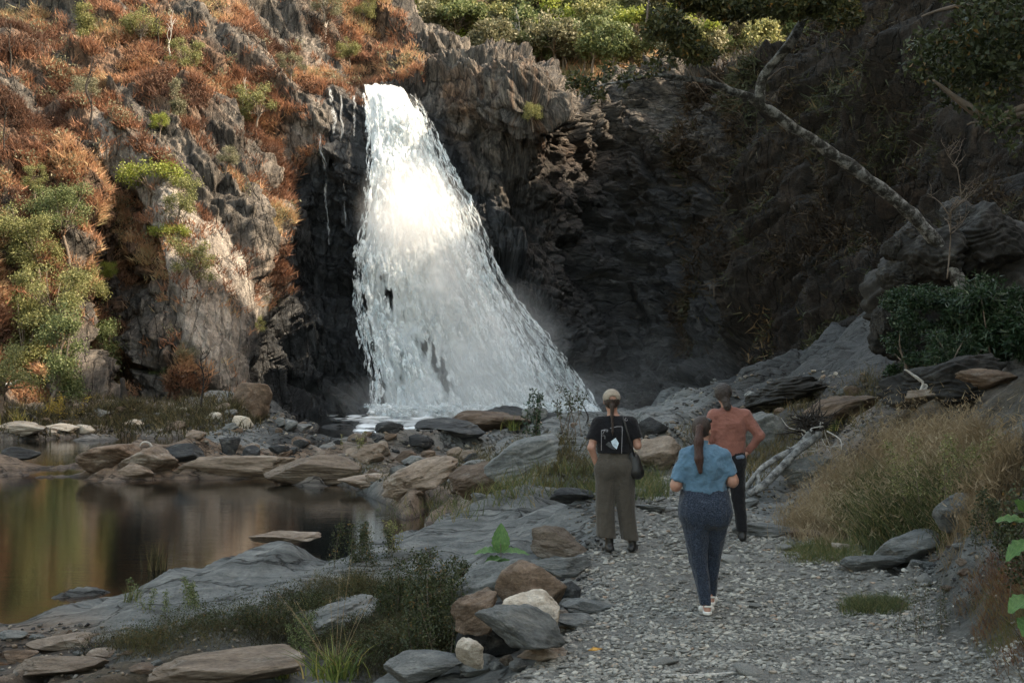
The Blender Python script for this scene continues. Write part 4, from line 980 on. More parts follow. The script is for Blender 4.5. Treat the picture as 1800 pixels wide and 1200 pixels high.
def blades(c, d, L, Wd, bend=.3, segs=2, tint=None, g=VG):
    """grass blades: tapered bent strips starting at c along d"""
    n = len(c); L = np.broadcast_to(L, (n,)); Wd = np.broadcast_to(Wd, (n,))
    side = np.cross(d, unit(n, g)); side /= np.linalg.norm(side, axis=1)[:, None]+1e-9
    hb = unit(n, g); hb[:, 2] = -np.abs(hb[:, 2])*.8
    rows = []
    for k in range(segs+1):
        t = k/segs; p = c+d*(L*t)[:, None]+hb*(L*bend*t*t)[:, None]; w = Wd*(1-t)**.8*.5
        rows += [p-side*w[:, None], p+side*w[:, None]] if k < segs else [p]
    v = np.stack(rows, 1); m = v.shape[1]; o = (np.arange(n)*m)[:, None]
    q = np.concatenate([o+np.array([[2*k, 2*k+1, 2*k+3, 2*k+2]]) for k in range(segs-1)]) if segs > 1 else np.zeros((0, 4), int)
    tr = o+np.array([[2*segs-2, 2*segs-1, 2*segs]])
    t = np.repeat(VG.random(n) if tint is None else tint, m)
    return v.reshape(-1, 3), [q, tr], t
M_bark = plain_mat('bark', (.16, .13, .105), .9, .4, 5, .2, .5, 25)
M_deadwood = plain_mat('bleached_wood', (.42, .40, .37), .8, .35, 8, .2, .5, 30, (1, 1, .3))
M_char = plain_mat('charred_bark', (.03, .026, .023), .9, .4, 4)
LM = {
 'olive': leaf_mat('olive_leaves', [(0, (.07, .085, .03)), (.5, (.19, .20, .075)), (.85, (.32, .32, .14)), (1, (.40, .36, .18))]),
 'green': leaf_mat('green_leaves', [(0, (.05, .07, .025)), (.5, (.12, .155, .06)), (.85, (.22, .25, .11)), (1, (.30, .32, .16))]),
 'lime': leaf_mat('lime_leaves', [(0, (.10, .13, .02)), (.5, (.21, .25, .04)), (1, (.34, .36, .09))]),
 'deep': leaf_mat('deep_green_leaves', [(0, (.012, .026, .012)), (.6, (.03, .06, .028)), (.92, (.06, .10, .05)), (1, (.13, .17, .11))], .2, .4),
 'shade': leaf_mat('dull_leaves', [(0, (.02, .028, .012)), (.6, (.05, .065, .025)), (.9, (.09, .10, .04)), (1, (.20, .12, .04))], .2, .5),
 'canopy': leaf_mat('canopy_leaves', [(0, (.025, .03, .012)), (.5, (.06, .068, .025)), (.85, (.12, .115, .04)), (1, (.24, .14, .04))], .3, .5),
 'yellow': leaf_mat('yellow_leaves', [(0, (.22, .16, .03)), (.5, (.38, .28, .05)), (1, (.5, .4, .1))]),
 'grey': leaf_mat('grey_green_leaves', [(0, (.08, .085, .05)), (.5, (.17, .17, .10)), (1, (.30, .28, .19))]),
}
def crown_pts(n, blobs, g, shell=.6):
    """points in a set of ellipsoid lumps (x,y,z,rx,ry,rz), denser to the outside"""
    b = np.array(blobs, float); vol = b[:, 3]*b[:, 4]*b[:, 5]; i = g.choice(len(b), n, p=vol/vol.sum())
    d = unit(n, g); r = g.random(n)**(1/3)*(1-shell)+shell*(.82+.2*g.random(n))
    r = np.where(g.random(n) < .75, r, g.random(n)**.5)
    return b[i, :3]+d*b[i, 3:]*r[:, None], d
def tree_meshes(seed, H=6.0, kind='round', leaves=2200, size=.34, lumps=22):
    """unit tree: crown and trunk as mesh data; H metres tall"""
    g = np.random.default_rng(500+seed)
    mbt = MB(); mbc = MB(); tips = []
    th = H*{'round': .42, 'umbrella': .62, 'column': .2, 'open': .45}[kind]
    lean = g.uniform(-.12, .12, 2)*H
    top = np.array([lean[0], lean[1], th])
    v, f = tube(smooth_path([(0, 0, -.3), (lean[0]*.3, lean[1]*.3, th*.5), top], 8, .03, seed), np.linspace(.028*H, .016*H, 8), 7); mbt.add(v, f)
    for k in range(lumps):
        a = g.uniform(0, 6.28)
        if kind == 'round': r = H*.30*g.random()**.5; z = H*g.uniform(.45, .9)*(1-.25*(r/(H*.3))**2); rad = H*g.uniform(.10, .17)
        elif kind == 'umbrella': r = H*.42*g.random()**.5; z = H*(.86-.12*(r/(H*.42))**2)+g.normal()*.03*H; rad = H*g.uniform(.10, .15)
        elif kind == 'column': r = H*.13*g.random()**.5; z = H*g.uniform(.12, .93); rad = H*g.uniform(.08, .13)*(1.15-.5*z/H)
        else: r = H*.36*g.random()**.5; z = H*g.uniform(.35, .98); rad = H*g.uniform(.08, .14)
        c = np.array([lean[0]+r*math.cos(a), lean[1]+r*math.sin(a), z]); tips.append((*c, rad, rad, rad*.72))
        mid = lerp(top, c, .5)+g.normal(size=3)*.03*H
        v, f = tube(smooth_path([top*g.uniform(.7, 1), mid, c], 6), np.linspace(.010*H, .003*H, 6), 5); mbt.add(v, f)
    tips = [(a, b, c_, q*.85, w*.85, e*.8) for a, b, c_, q, w, e in tips]; p, d = crown_pts(leaves, tips, g, .2); p = p+g.normal(size=p.shape)*.035*H
    v, f, t = leaf_quads(p, size*g.uniform(.6, 1.3, leaves), size*.6*g.uniform(.6, 1.2, leaves), None, np.clip(g.normal(.5, .22, leaves), 0, 1), g)
    mbc.add(v, f, t)
    return mbc, mbt
_TR = {}
def tree(name, loc, H, kind, leafm, seed, label, cat='tree', group=None, leaves=2200, size=.34, rz=None, trunk=True, barkm=None, tilt=0.0):
    key = (kind, seed, leafm, leaves, size)
    if key not in _TR:
        c, t = tree_meshes(seed, 6.0, kind, leaves, size)
        co_ = c.build('crown', LM[leafm], None, False); to = t.build('trunk', barkm or M_bark)
        _TR[key] = (co_.data, to.data); bpy.data.objects.remove(co_); bpy.data.objects.remove(to)
    label = ' '.join(label.split()[:16]); r = empty(name, tuple(loc), VG.uniform(0, 6.28) if rz is None else rz); r.scale = (H/6,)*3
    r.rotation_euler.x = tilt
    tag(r, label, cat, group)
    link(bpy.data.objects.new('crown', _TR[key][0]), r)
    if trunk: link(bpy.data.objects.new('trunk', _TR[key][1]), r)
    return r
# far wooded hillside: placed where the slope shows above the lip
hk = 0; hd_ = np.linspace(150, 300, 300)
for i in range(1100):
    if hk >= 200: break
    px = VG.uniform(690, 1500); py = VG.uniform(-40, 140)
    z = hill_z(np.full(300, px), hd_); hit = np.nonzero(CZ+(HY-py)/F*hd_ <= z)[0]
    if not len(hit): continue
    d = hd_[hit[0]]; dens = fbm(np.array([[px/120, py/60, 3.]]), 2, 9)[0]
    if dens < -.35 and VG.random() < .6: continue
    hk += 1; lm = ['olive', 'green', 'olive', 'lime', 'grey', 'green'][VG.integers(6)]
    tree('hillside_tree', ((px-HX)/F*d, d, z[hit[0]]-.4), VG.uniform(5.5, 10.5), ['round', 'umbrella', 'round'][VG.integers(3)], lm, int(VG.integers(4)), 'bushy green tree on the sunlit hillside above the falls', 'tree', 'trees on the sunlit hillside', 2600, .34)
for i, (px, py, h, kd, lm, nm, cat, lb) in enumerate([
 (840,98,7.5,'round','green','tree','tree','full green tree just above the orange grass crest right of the falls'),
 (980,110,5.5,'umbrella','lime','tree','tree','bright green spreading tree above the bare white tree'),
 (905,60,9,'round','olive','tree','tree','tall olive tree in the middle of the hillside'),
 (790,50,8,'round','green','tree','tree','dark green tree at the left end of the sunlit hillside')]):
    z = hill_z(np.full(300, px), hd_); k = np.nonzero(CZ+(HY-py)/F*hd_ <= z)[0][0]
    tree(nm, ((px-HX)/F*hd_[k], hd_[k], z[k]-.3), h, kd, lm, 1+i % 3, lb, cat, None, 1500, .42)
# trees and shrubs of the sunlit left slope
SL = [
 (20,470,5.2,'round','olive',2,'leafy olive tree at the left edge, highest of the trees at the foot of the slope'),
 (75,495,4.2,'open','olive',3,'airy olive tree right of the highest left edge tree'),
 (125,455,4.6,'open','green',1,'dark green ragged tree against the orange grass'),
 (110,590,5.0,'open','olive',2,'open crowned tree with forked limbs in the lower left group'),
 (160,560,4.0,'round','olive',0,'small olive tree at the right end of the lower left tree group'),
 (35,690,6.0,'column','olive',1,'tall pale leafed column of foliage at the left edge of the far shore'),
 (90,712,5.6,'column','green',2,'dark green column shaped tree second from the left on the far shore'),
 (178,700,5.2,'column','green',3,'dark green column shaped tree right of the burnt stump'),
 (186,640,3.6,'column','yellow',0,'small tree with yellow green leaves above the dark column tree'),
 (5,740,4.0,'round','olive',0,'low olive bush at the left edge just above the shore'),
 (245,400,5.2,'umbrella','lime',1,'bright lime green umbrella shaped tree on the left slope'),
 (268,455,3.2,'umbrella','lime',2,'smaller lime green bush below the umbrella shaped tree'),
 (290,500,4.0,'open','olive',1,'thin grey green shrub hanging over the bare rock slab'),
 (312,400,3.4,'open','olive',3,'thin leafed shrub right of the umbrella shaped tree'),
 (342,650,2.6,'round','grey',2,'pale shrub at the foot of the bare rock slab'),
 (470,600,2.2,'open','olive',0,'wispy shrub at the right rim of the bare rock slab'),
 (180,500,1.8,'round','lime',3,'small yellow green bush in the burnt orange grass'),
 (245,70,4.2,'round','olive',2,'olive shrub near the top edge of the left slope'),
 (150,70,4.2,'column','olive',0,'narrow olive shrub at the top left below the dark hollow'),
 (335,110,3.4,'open','olive',2,'green shrub among orange grass at the upper slope'),
 (140,180,3.2,'round','grey',1,'pale yellow green bush at the left slope below the dark hollow'),
 (285,215,2.2,'round','lime',1,'small yellow green bush left of the dead burnt trees'),
 (322,195,3.4,'column','grey',3,'grey green shrub on the ribs of the upper slope'),
 (470,215,4.2,'open','olive',0,'spreading olive shrub at the rim left of the waterfall lip'),
 (565,60,4.0,'open','grey',1,'bare grey green shrub above the waterfall at the upper slope'),
 (620,110,3.0,'round','olive',2,'small olive shrub right above the lip of the waterfall'),
 (400,300,2.4,'round','grey',3,'grey shrub in the orange grass left of the waterfall'),
 (935,222,2.4,'round','olive',1,'small olive bush hanging from the brown cliff right of the waterfall'),
 (245,690,3.2,'round','green',3,'low green bush on the shaded foot of the left slope'),
 (300,700,2.6,'open','green',1,'dull green bush in the shade at the foot of the left slope'),
 (140,705,2.4,'round','green',2,'low dark bush between the column shaped trees'),
 (60,370,2.2,'open','olive',3,'sparse olive bush in the bright orange grass at the left edge'),
 (510,150,2.8,'open','grey',2,'dry grey shrub on the slope up left of the waterfall lip'),
 (640,40,3.2,'open','olive',3,'thin olive shrub on the slope above the waterfall'),
]
for px, py, h, kd, lm, sd_, lb in SL:
    p = wall_at(px, py) if py < 690 else g_at(px, py)
    big = px < 210 and py > 380; hh_ = h*(1.2 if big else 1.1)
    tree('tree' if h > 4 else 'shrub', p+np.array([0, -.3, -.3]), hh_, kd, lm, sd_, lb, 'tree' if h > 4 else 'shrub', None, 9000 if big else 4200, .145 if big else .20)
# dead and burnt trees
def bare_tree(loc, H, m, seed, label, spread=.35, n=7, name='dead_tree', lean=(0, 0), cat='dead tree', r0=.022, twig=2):
    g = np.random.default_rng(900+seed); r = empty(name, tuple(loc)); tag(r, label, cat)
    top = np.array([lean[0]*H, lean[1]*H, H*.8])
    path = smooth_path([(0, 0, -.2), top*.35+g.normal(size=3)*.04*H, top*.7+g.normal(size=3)*.04*H, top], 12)
    v, f = tube(path, np.linspace(r0*H, .005*H, 12), 7, True, .3); MB().add(v, f).build('trunk', m, r)
    for k in range(n):
        s = path[int(g.integers(4, 12))]; a = g.uniform(0, 6.28); L = H*g.uniform(.2, .45)
        e_ = s+np.array([math.cos(a)*spread, math.sin(a)*spread, g.uniform(.5, 1)])*L
        bp = smooth_path([s, lerp(s, e_, .5)+g.normal(size=3)*.06*L, e_], 7)
        mb = MB(); v, f = tube(bp, np.linspace(.010*H, .003*H, 7), 5); mb.add(v, f)
        for q in range(twig):
            s2 = bp[int(g.integers(2, 6))]; e2 = s2+(unit(1, g)[0]+np.array([0, 0, .6]))*L*.35
            v, f = tube(smooth_path([s2, (s2+e2)/2+g.normal(size=3)*.03*L, e2], 5), np.linspace(.005*H, .0015*H, 5), 4); mb.add(v, f)
        mb.build('branch', m, r)
    return r
for px, py, h, m, lb in [(162,228,4.8,M_char,'burnt black tree standing at the head of the bare rock slab'),(207,272,3.4,M_char,'smaller burnt forked tree right of the taller burnt tree'),
     (275,70,4.6,M_char,'crooked dark dead tree near the top of the left slope'),(308,90,3.6,M_deadwood,'thin pale dead tree right of the crooked dark tree'),(20,120,4.0,M_char,'dark leaning dead tree at the left edge'),
     (155,285,2.6,M_char,'low burnt tree in the orange grass below the tall burnt tree'),(455,190,3.2,M_deadwood,'grey leafless tree on the rim left of the waterfall'),(575,70,5.0,M_deadwood,'tall grey leafless tree above the waterfall'),
     (10,290,3.4,M_char,'bare black branches in the orange grass at the left edge')]:
    bare_tree(wall_at(px, py)+np.array([0, -.4, 0]), h, m, px, lb)
z = hill_z(np.full(300, 912), hd_); k = np.nonzero(CZ+(HY-112)/F*hd_ <= z)[0][0]
bare_tree(((912-HX)/F*hd_[k], hd_[k]-4, z[k]), 6.5, M_deadwood, 5, 'bare white dead tree on the hillside above the cliff crest', .3, 9, r0=.02)
sg = g_at(216, 712); st_ = empty('burnt_stump', tuple(sg)); tag(st_, 'black burnt tree stump standing on the far shore', 'stump')
v, f = tube(smooth_path([(0, 0, -.2), (.05, 0, .8), (-.05, 0, 1.7)], 10), [.3, .26, .23, .21, .2, .19, .18, .18, .17, .12], 10, True, .35); MB().add(v, f).build('stump', M_char, st_)
bare_tree(g_at(352, 725), 3.6, M_char, 8, 'leafless dark tree on the shaded shore under the bare slab', .6, 8)
# dry grass of the slopes
M_dry = leaf_mat('dry_grass', [(0, (.11, .06, .042)), (.35, (.27, .135, .085)), (.6, (.42, .235, .14)), (.85, (.47, .33, .19)), (1, (.38, .34, .20))], .35, .7)
vi = np.nonzero((WX.ravel() > -60) & (WX.ravel() < 760) & (WY.ravel() > -80) & (WY.ravel() < 735))[0]
wgt = grass_m.ravel()[vi]**1.3*(WN.reshape(-1, 3)[vi, 2] > -.15)
wgt = wgt*smooth(-.12, .3, fbm(wall.reshape(-1, 3)[vi]*.45, 3, 88)+.12)
NC = 13500; ci = VG.choice(vi, NC, p=wgt/wgt.sum()); B = 15
cp = np.repeat(wall.reshape(-1, 3)[ci], B, 0); cn = np.repeat(WN.reshape(-1, 3)[ci], B, 0)
if cn[:, 1].mean() > 0: cn = -cn
hue = fbm(wall.reshape(-1, 3)[ci]*np.array([.10, .10, .14]), 3, 44)*.95+.42+smooth(90, -40, WX.ravel()[ci])*.28*smooth(180, 330, WY.ravel()[ci])
d_ = cn*.55+unit(NC*B)*.55+np.array([0, 0, .75]); d_ /= np.linalg.norm(d_, axis=1)[:, None]
cp = cp+unit(NC*B)*np.array([.4, .4, .25])
v, f, t = blades(cp, d_, VG.uniform(.35, .95, NC*B), VG.uniform(.05, .12, NC*B), .35, 1, np.clip(np.repeat(hue, B)+VG.normal(0, .12, NC*B), 0, 1))
tag(MB().add(v, f, t).build('slope_grass', M_dry, None, False), 'burnt orange dry grass covering the sunlit left slope', 'grass', None, 'stuff')
# low brush between the grass: grey, olive and burnt brown
NB = 2600; bi = VG.choice(vi, NB, p=wgt/wgt.sum()); Bq = 16; kd_ = fbm(wall.reshape(-1, 3)[bi]*.2, 3, 91)
for nm_, sel, mt, lb in (('olive_brush', kd_ > .16, LM['grey'], 'low grey green brush scattered over the sunlit left slope'), ('burnt_brush', kd_ < -.12, None, 'burnt dark brown brush in the hollows of the left slope')):
    I_ = bi[sel]; m = len(I_)*Bq*2; c = np.repeat(wall.reshape(-1, 3)[I_], Bq*2, 0)+unit(m)*VG.uniform(.1, .8, m)[:, None]*np.array([1, 1, .8])+np.array([0, -.15, .35])
    v, f, t = leaf_quads(c, VG.uniform(.12, .3, m), .11, None, np.clip(VG.normal(.5, .25, m), 0, 1))
    tag(MB().add(v, f, t).build(nm_, mt or leaf_mat('burnt_leaves', [(0, (.025, .017, .013)), (.5, (.075, .042, .028)), (1, (.17, .09, .055))], .15, .8), None, False), lb, 'brush', None, 'stuff')
# dry grass on the far hillside
m = 16000; px = VG.uniform(660, 1500, m); d = VG.uniform(150, 270, m); z = hill_z(px, d)
c = np.stack([(px-HX)/F*d, d, z], -1); dr = unit(m)*.5+np.array([0, -.2, 1]); dr /= np.linalg.norm(dr, axis=1)[:, None]
v, f, t = blades(c, dr, VG.uniform(.6, 1.5, m), VG.uniform(.15, .4, m), .3, 1, np.clip(fbm(c*.05, 2, 7)*.4+.6+VG.normal(0, .15, m), 0, 1))
tag(MB().add(v, f, t).build('hillside_grass', M_dry, None, False), 'dry grass between the trees of the sunlit hillside', 'grass', None, 'stuff')
# thin dull plants on the shaded right wall
vi = np.nonzero((WX.ravel() > 1180) & (WX.ravel() < 1840) & (WY.ravel() > -60) & (WY.ravel() < 640))[0]
wgt = smooth(-.05, .35, fbm(wall.reshape(-1, 3)[vi]*.16, 3, 66)+.05*0)+.03
ci = VG.choice(vi, 5200, p=wgt/wgt.sum()); B = 9; m = len(ci)*B
sc_ = np.repeat(wall.reshape(-1, 3)[ci][:, 1], B)/100
cp = np.repeat(wall.reshape(-1, 3)[ci], B, 0)+unit(m)*(sc_*.6)[:, None]; dr = unit(m)*.8+np.array([-.3, -.5, .3]); dr /= np.linalg.norm(dr, axis=1)[:, None]
M_wallplant = leaf_mat('wall_plants', [(0, (.03, .02, .012)), (.35, (.07, .048, .028)), (.6, (.035, .042, .018)), (.85, (.06, .065, .03)), (1, (.14, .09, .045))], .2, .7)
v, f, t = blades(cp, dr, sc_*VG.uniform(.4, 1.3, m), sc_*VG.uniform(.06, .18, m), .3, 1, np.clip(np.repeat(fbm(wall.reshape(-1, 3)[ci]*.12, 2, 5)*.9+.45, B)+VG.normal(0, .12, m), 0, 1))
tag(MB().add(v, f, t).build('wall_plants', M_wallplant, None, False), 'dull dry grasses and ferns clinging to the shaded right wall', 'plants', None, 'stuff')
# ------------------------------------------------------------------ near vegetation and driftwood
def ground_patch(n, poly_pts, g=VG, soft=12, warp=18, extra=None, dmax=40):
    """random ground points whose photo position falls inside a polygon"""
    pp = np.array(poly_pts, float); x0, y0 = pp.min(0); x1, y1 = pp.max(0)
    px = g.uniform(x0, x1, n*3); py = g.uniform(y0, y1, n*3)
    dd = np.exp(np.linspace(math.log(4.5), math.log(dmax), 260)); D = np.empty(n*3); Z = np.empty(n*3)
    for s in range(0, n*3, 20000):
        z = gz(px[s:s+20000, None], dd[None]); hit = CZ+(HY-py[s:s+20000])[:, None]/F*dd[None] <= z
        k = np.where(hit.any(1), hit.argmax(1), len(dd)-1); D[s:s+20000] = dd[k]; Z[s:s+20000] = z[np.arange(len(k)), k]
    D = D*(1+g.uniform(-.012, .012, n*3)); Z = gz(px, D)
    w = poly(px, py, pp, soft, 5, warp)
    if extra is not None: w = w*extra(px, D)
    ok = np.nonzero((g.random(n*3) < w) & (D < dmax*.99) & (Z > -.05))[0][:n]
    return np.stack([(px[ok]-HX)/F*D[ok], D[ok], Z[ok]], -1)
def updir(n, up=1.2, lean=(0, 0), g=VG):
    d = unit(n, g)*.55+np.array([lean[0], lean[1], up]); return d/np.linalg.norm(d, axis=1)[:, None]
def clumped(c, k, r, g=VG):
    m = len(c); cc = np.repeat(c, k, 0); cc[:, :2] += g.normal(size=(m*k, 2))*r; return cc
GM = {
 'gold': leaf_mat('golden_grass_blades', [(0, (.10, .075, .045)), (.4, (.22, .165, .10)), (.7, (.33, .255, .165)), (1, (.42, .35, .24))], .35, .7),
 'greenb': leaf_mat('green_grass_blades', [(0, (.03, .045, .018)), (.5, (.075, .10, .038)), (.8, (.14, .155, .06)), (1, (.28, .22, .10))], .3, .6),
 'scrub': leaf_mat('scrub_twigs', [(0, (.025, .022, .014)), (.45, (.075, .065, .032)), (.75, (.12, .11, .05)), (1, (.22, .16, .08))], .25, .75),
 'rust': leaf_mat('rusty_scrub', [(0, (.07, .035, .024)), (.4, (.20, .10, .065)), (.7, (.22, .165, .085)), (1, (.15, .155, .065))], .3, .7),
 'yel': leaf_mat('yellow_reed', [(0, (.16, .17, .04)), (.5, (.34, .29, .07)), (1, (.46, .36, .12))], .3, .5),
 'lush': leaf_mat('lush_blades', [(0, (.05, .08, .015)), (.5, (.11, .15, .035)), (.85, (.20, .23, .06)), (1, (.38, .28, .10))], .3, .45),
}
def stuffg(name, label, cat, parts, mat):
    mb = MB()
    for v, f, t in parts: mb.add(v, f, t)
    return tag(mb.build(name, mat, None, False), label, cat, None, 'stuff')
# golden grass of the right bank
c = ground_patch(1250, [(1370,925),(1420,885),(1490,830),(1560,785),(1640,760),(1740,790),(1800,820),(1760,905),(1640,950),(1520,960),(1420,950)])
c = clumped(c, 22, .09); c[:, 2] = gz(HX+c[:, 0]/c[:, 1]*F, c[:, 1]); m = len(c)
t = np.clip(fbm(c*np.array([1.4, 1.4, 0]), 3, 3)*.5+.62+VG.normal(0, .13, m)-.3*smooth(1640, 1780, HX+c[:, 0]/c[:, 1]*F), 0, 1)
hgt = np.interp(c[:, 1], [11, 15, 22], [.28, .44, .50])*(.55+.6*smooth(-.4, .5, fbm(c*np.array([1.1, 1.1, 0]), 2, 8)))
g1 = blades(c, updir(m, 1.5, (-.12, -.1)), hgt*VG.uniform(.6, 1.25, m), .0062, .45, 3, t)
k = VG.choice(m, 9000); top = c[k]+np.array([0, 0, 1])*(hgt[k]*VG.uniform(.5, 1.2, 9000))[:, None]+unit(9000)*.12
g2 = blades(top, updir(9000, .7), VG.uniform(.05, .14, 9000), .012, .5, 1, np.clip(t[k]+.15, 0, 1))
stuffg('golden_grass', 'feathery golden dry grass on the right bank beside the path', 'grass', [g1, g2], GM['gold'])
c = ground_patch(520, [(1480,955),(1500,890),(1560,850),(1650,850),(1700,900),(1650,950),(1560,975)]); c = clumped(c, 16, .08); m = len(c)
c[:, 2] = gz(HX+c[:, 0]/c[:, 1]*F, c[:, 1])
ga = blades(c, updir(m, 1.3), VG.uniform(.25, .55, m), .011, .6, 3)
c = ground_patch(240, [(1470,1072),(1520,1058),(1590,1062),(1600,1078),(1500,1082)], warp=4, soft=6); c = clumped(c, 10, .03); m = len(c)
gb = blades(c, updir(m, .8), VG.uniform(.06, .16, m), .005, .5, 2)
c = ground_patch(300, [(1380,965),(1480,950),(1520,985),(1420,990)], warp=6); c = clumped(c, 12, .05); m = len(c)
gc_ = blades(c, updir(m, .8), VG.uniform(.05, .15, m), .006, .5, 2, VG.uniform(.4, 1, m))
c = ground_patch(260, [(1020,868),(1060,820),(1140,830),(1180,870),(1120,885),(1050,885)], warp=8); c = clumped(c, 10, .08); m = len(c)
gd = blades(c, updir(m, 1.2), VG.uniform(.15, .4, m), .010, .5, 2, VG.uniform(.3, 1, m))
c = ground_patch(130, [(680,900),(760,880),(900,850),(1000,830),(1040,850),(940,880),(760,920)], warp=12); c = clumped(c, 10, .12); m = len(c)
ge = blades(c, updir(m, 1.2), VG.uniform(.15, .45, m), .012, .5, 2, VG.uniform(.4, 1, m))
stuffg('green_grass', 'coarse green and straw grass tufts around the path and bank', 'grass', [ga, gb, gc_, gd, ge], GM['greenb'])
# thin tufts up the right bank beyond the photo's edge
pxr = VG.uniform(1820, 2330, 1300); dr_ = VG.uniform(5, 20, 1300); c = np.stack([(pxr-HX)/F*dr_, dr_, gz(pxr, dr_)], -1); c = clumped(c, 12, .07); m = len(c)
pq = HX+c[:, 0]/c[:, 1]*F; ok = pq < 2340; c = c[ok]; c[:, 2] = gz(pq[ok], c[:, 1]); m = len(c)
stuffg('bank_grass', 'thin dry grass tufts on the steep right bank', 'grass', [blades(c, updir(m, 1.1), VG.uniform(.1, .4, m), .006, .5, 2)], GM['scrub'])
# low scrub of the hollow left of the path, and along the far bank crests
c = ground_patch(1500, [(150,1150),(230,1120),(300,1100),(420,1085),(520,1060),(620,1025),(740,1030),(850,1045),(800,1100),(760,1160),(640,1190),(560,1150),(430,1120),(260,1135)], warp=14)
cc = clumped(c, 15, .09); cc[:, 2] = gz(HX+cc[:, 0]/cc[:, 1]*F, cc[:, 1]); m = len(cc); hh = (.09+.17*smooth(-.3, .5, fbm(cc*np.array([1.2, 1.2, 0]), 2, 18)))
s1 = blades(cc, updir(m, .9), hh*VG.uniform(.5, 1.4, m), .006, .5, 2, np.clip(fbm(cc*1.5, 2, 4)*.6+.45+VG.normal(0, .15, m), 0, 1))
lc = cc[VG.choice(m, 26000)]+np.stack([VG.normal(0, .05, 26000), VG.normal(0, .05, 26000), VG.uniform(.02, .2, 26000)], -1)
s2 = leaf_quads(lc, VG.uniform(.014, .032, 26000), .012, None, np.clip(VG.normal(.5, .25, 26000), 0, 1))
stuffg('scrub', 'low brown and green tangle of herbs left of the path', 'scrub', [s1], GM['scrub'])
stuffg('scrub_leaves', 'small dull green leaves of the herbs left of the path', 'scrub', [s2], LM['shade'])
c = ground_patch(260, [(1700,1060),(1730,1000),(1780,970),(1850,965),(1850,1140),(1800,1150),(1740,1110)], warp=20)
cc = clumped(c, 16, .07); cc[:, 2] = gz(HX+cc[:, 0]/cc[:, 1]*F, cc[:, 1]); m = len(cc)
s1 = blades(cc, updir(m, 1.1, (-.15, 0)), VG.uniform(.04, .17, m), .005, .5, 3, np.clip(fbm(cc*1.3, 2, 6)*.8+.5+VG.normal(0, .15, m), 0, 1))
stuffg('rusty_scrub', 'rusty red and green fine scrub at the lower right of the path', 'scrub', [s1], GM['rust'])
c = ground_patch(900, [(600,830),(720,790),(900,770),(1040,800),(1030,860),(900,850),(760,870)], warp=25, extra=lambda px, d: .35); cc = clumped(c, 9, .12)
cc[:, 2] = gz(HX+cc[:, 0]/cc[:, 1]*F, cc[:, 1]); m = len(cc)
s3 = blades(cc, updir(m, 1.1), VG.uniform(.1, .45, m), .015, .5, 2, np.clip(VG.normal(.6, .2, m), 0, 1))
c = ground_patch(900, [(1180,780),(1300,740),(1450,690),(1560,640),(1560,720),(1450,760),(1330,860)], warp=25, extra=lambda px, d: .4); cc = clumped(c, 9, .12)
cc[:, 2] = gz(HX+cc[:, 0]/cc[:, 1]*F, cc[:, 1]); m = len(cc)
s4 = blades(cc, updir(m, 1.1), VG.uniform(.1, .4, m), .012, .5, 2, np.clip(VG.normal(.7, .2, m), 0, 1))
c = ground_patch(1200, [(0,760),(0,725),(200,715),(420,705),(460,745),(300,765)], warp=12, dmax=100, extra=lambda px, d: .5); cc = clumped(c, 8, .4)
cc[:, 2] = gz(HX+cc[:, 0]/cc[:, 1]*F, cc[:, 1]); m = len(cc)
s5 = blades(cc, updir(m, 1.1), VG.uniform(.3, 1.0, m), .05, .5, 2, np.clip(VG.normal(.45, .25, m), 0, 1))
stuffg('bank_scrub', 'thin dry scrub between the rocks of the bars and shores', 'scrub', [s3, s4, s5], GM['scrub'])
# single tussocks
def tussock(name, base, n, L, w, m, label, bend=.4, spread=.5, r=.08, lean=(0, 0), segs=4, cat='grass clump', stalks=()):
    base = np.array(base); e_ = empty(name, tuple(base)); tag(e_, label, cat)
    c = VG.normal(size=(n, 3))*np.array([r, r, 0]); d = unit(n)*spread+np.array([lean[0], lean[1], 1.1]); d /= np.linalg.norm(d, axis=1)[:, None]
    v, f, t = blades(c, d, L*VG.uniform(.5, 1.1, n), w, bend, segs); MB().add(v, f, t).build('blades', m, e_, False)
    if stalks:
        mb = MB()
        for s in stalks:
            s = np.array(s, float); v, f = tube(smooth_path([s*0, s*.5+np.array([0, 0, .03]), s], 8), np.linspace(.003, .0012, 8), 4); mb.add(v, f, .75)
            v, f, t = leaf_quads(s*(1-VG.uniform(0, .22, 26))[:, None]+VG.normal(0, .006, (26, 3)), .02, .004, None, VG.uniform(.6, 1, 26)); mb.add(v, f, t)
        mb.build('seed_stalks', GM['gold'], e_)
    return e_
tussock('reed_clump', g_at(582, 945), 46, .80, .030, GM['yel'], 'clump of yellow reeds at the end of the pool', .45, .3, .10)
tussock('reed_clump', np.array(at_z(275, 1003, -.02))*1.0, 90, .62, .014, GM['scrub'], 'dark spiky tussock standing in the pool beside the white rock', .15, .32, .10)
tussock('grass_clump', g_at(590, 1192), 150, .42, .016, GM['lush'], 'broad bladed green grass clump at the bottom edge of the photo', .7, .5, .10, stalks=[(-.52, .1, .72), (-.42, .1, .60), (-.34, .0, .66), (.02, .1, .86), (.12, .1, 1.02), (.22, 0, .60), (.3, .1, .68), (-.05, 0, .7)])
tussock('grass_clump', g_at(490, 1192), 80, .36, .013, GM['lush'], 'smaller green grass clump left of the broad bladed clump', .7, .5, .08)
tussock('grass_clump', g_at(545, 1075), 60, .34, .009, GM['greenb'], 'thin green tuft in the scrub between the long slab and the brown rock', .5, .5, .10)
tussock('grass_clump', g_at(1465, 760), 90, .42, .014, GM['lush'], 'upright green tuft beside the root tangle of the driftwood', .3, .3, .08)
tussock('grass_clump', g_at(230, 1060), 50, .32, .010, GM['greenb'], 'green tuft on the long slab near the pool', .4, .45, .06)
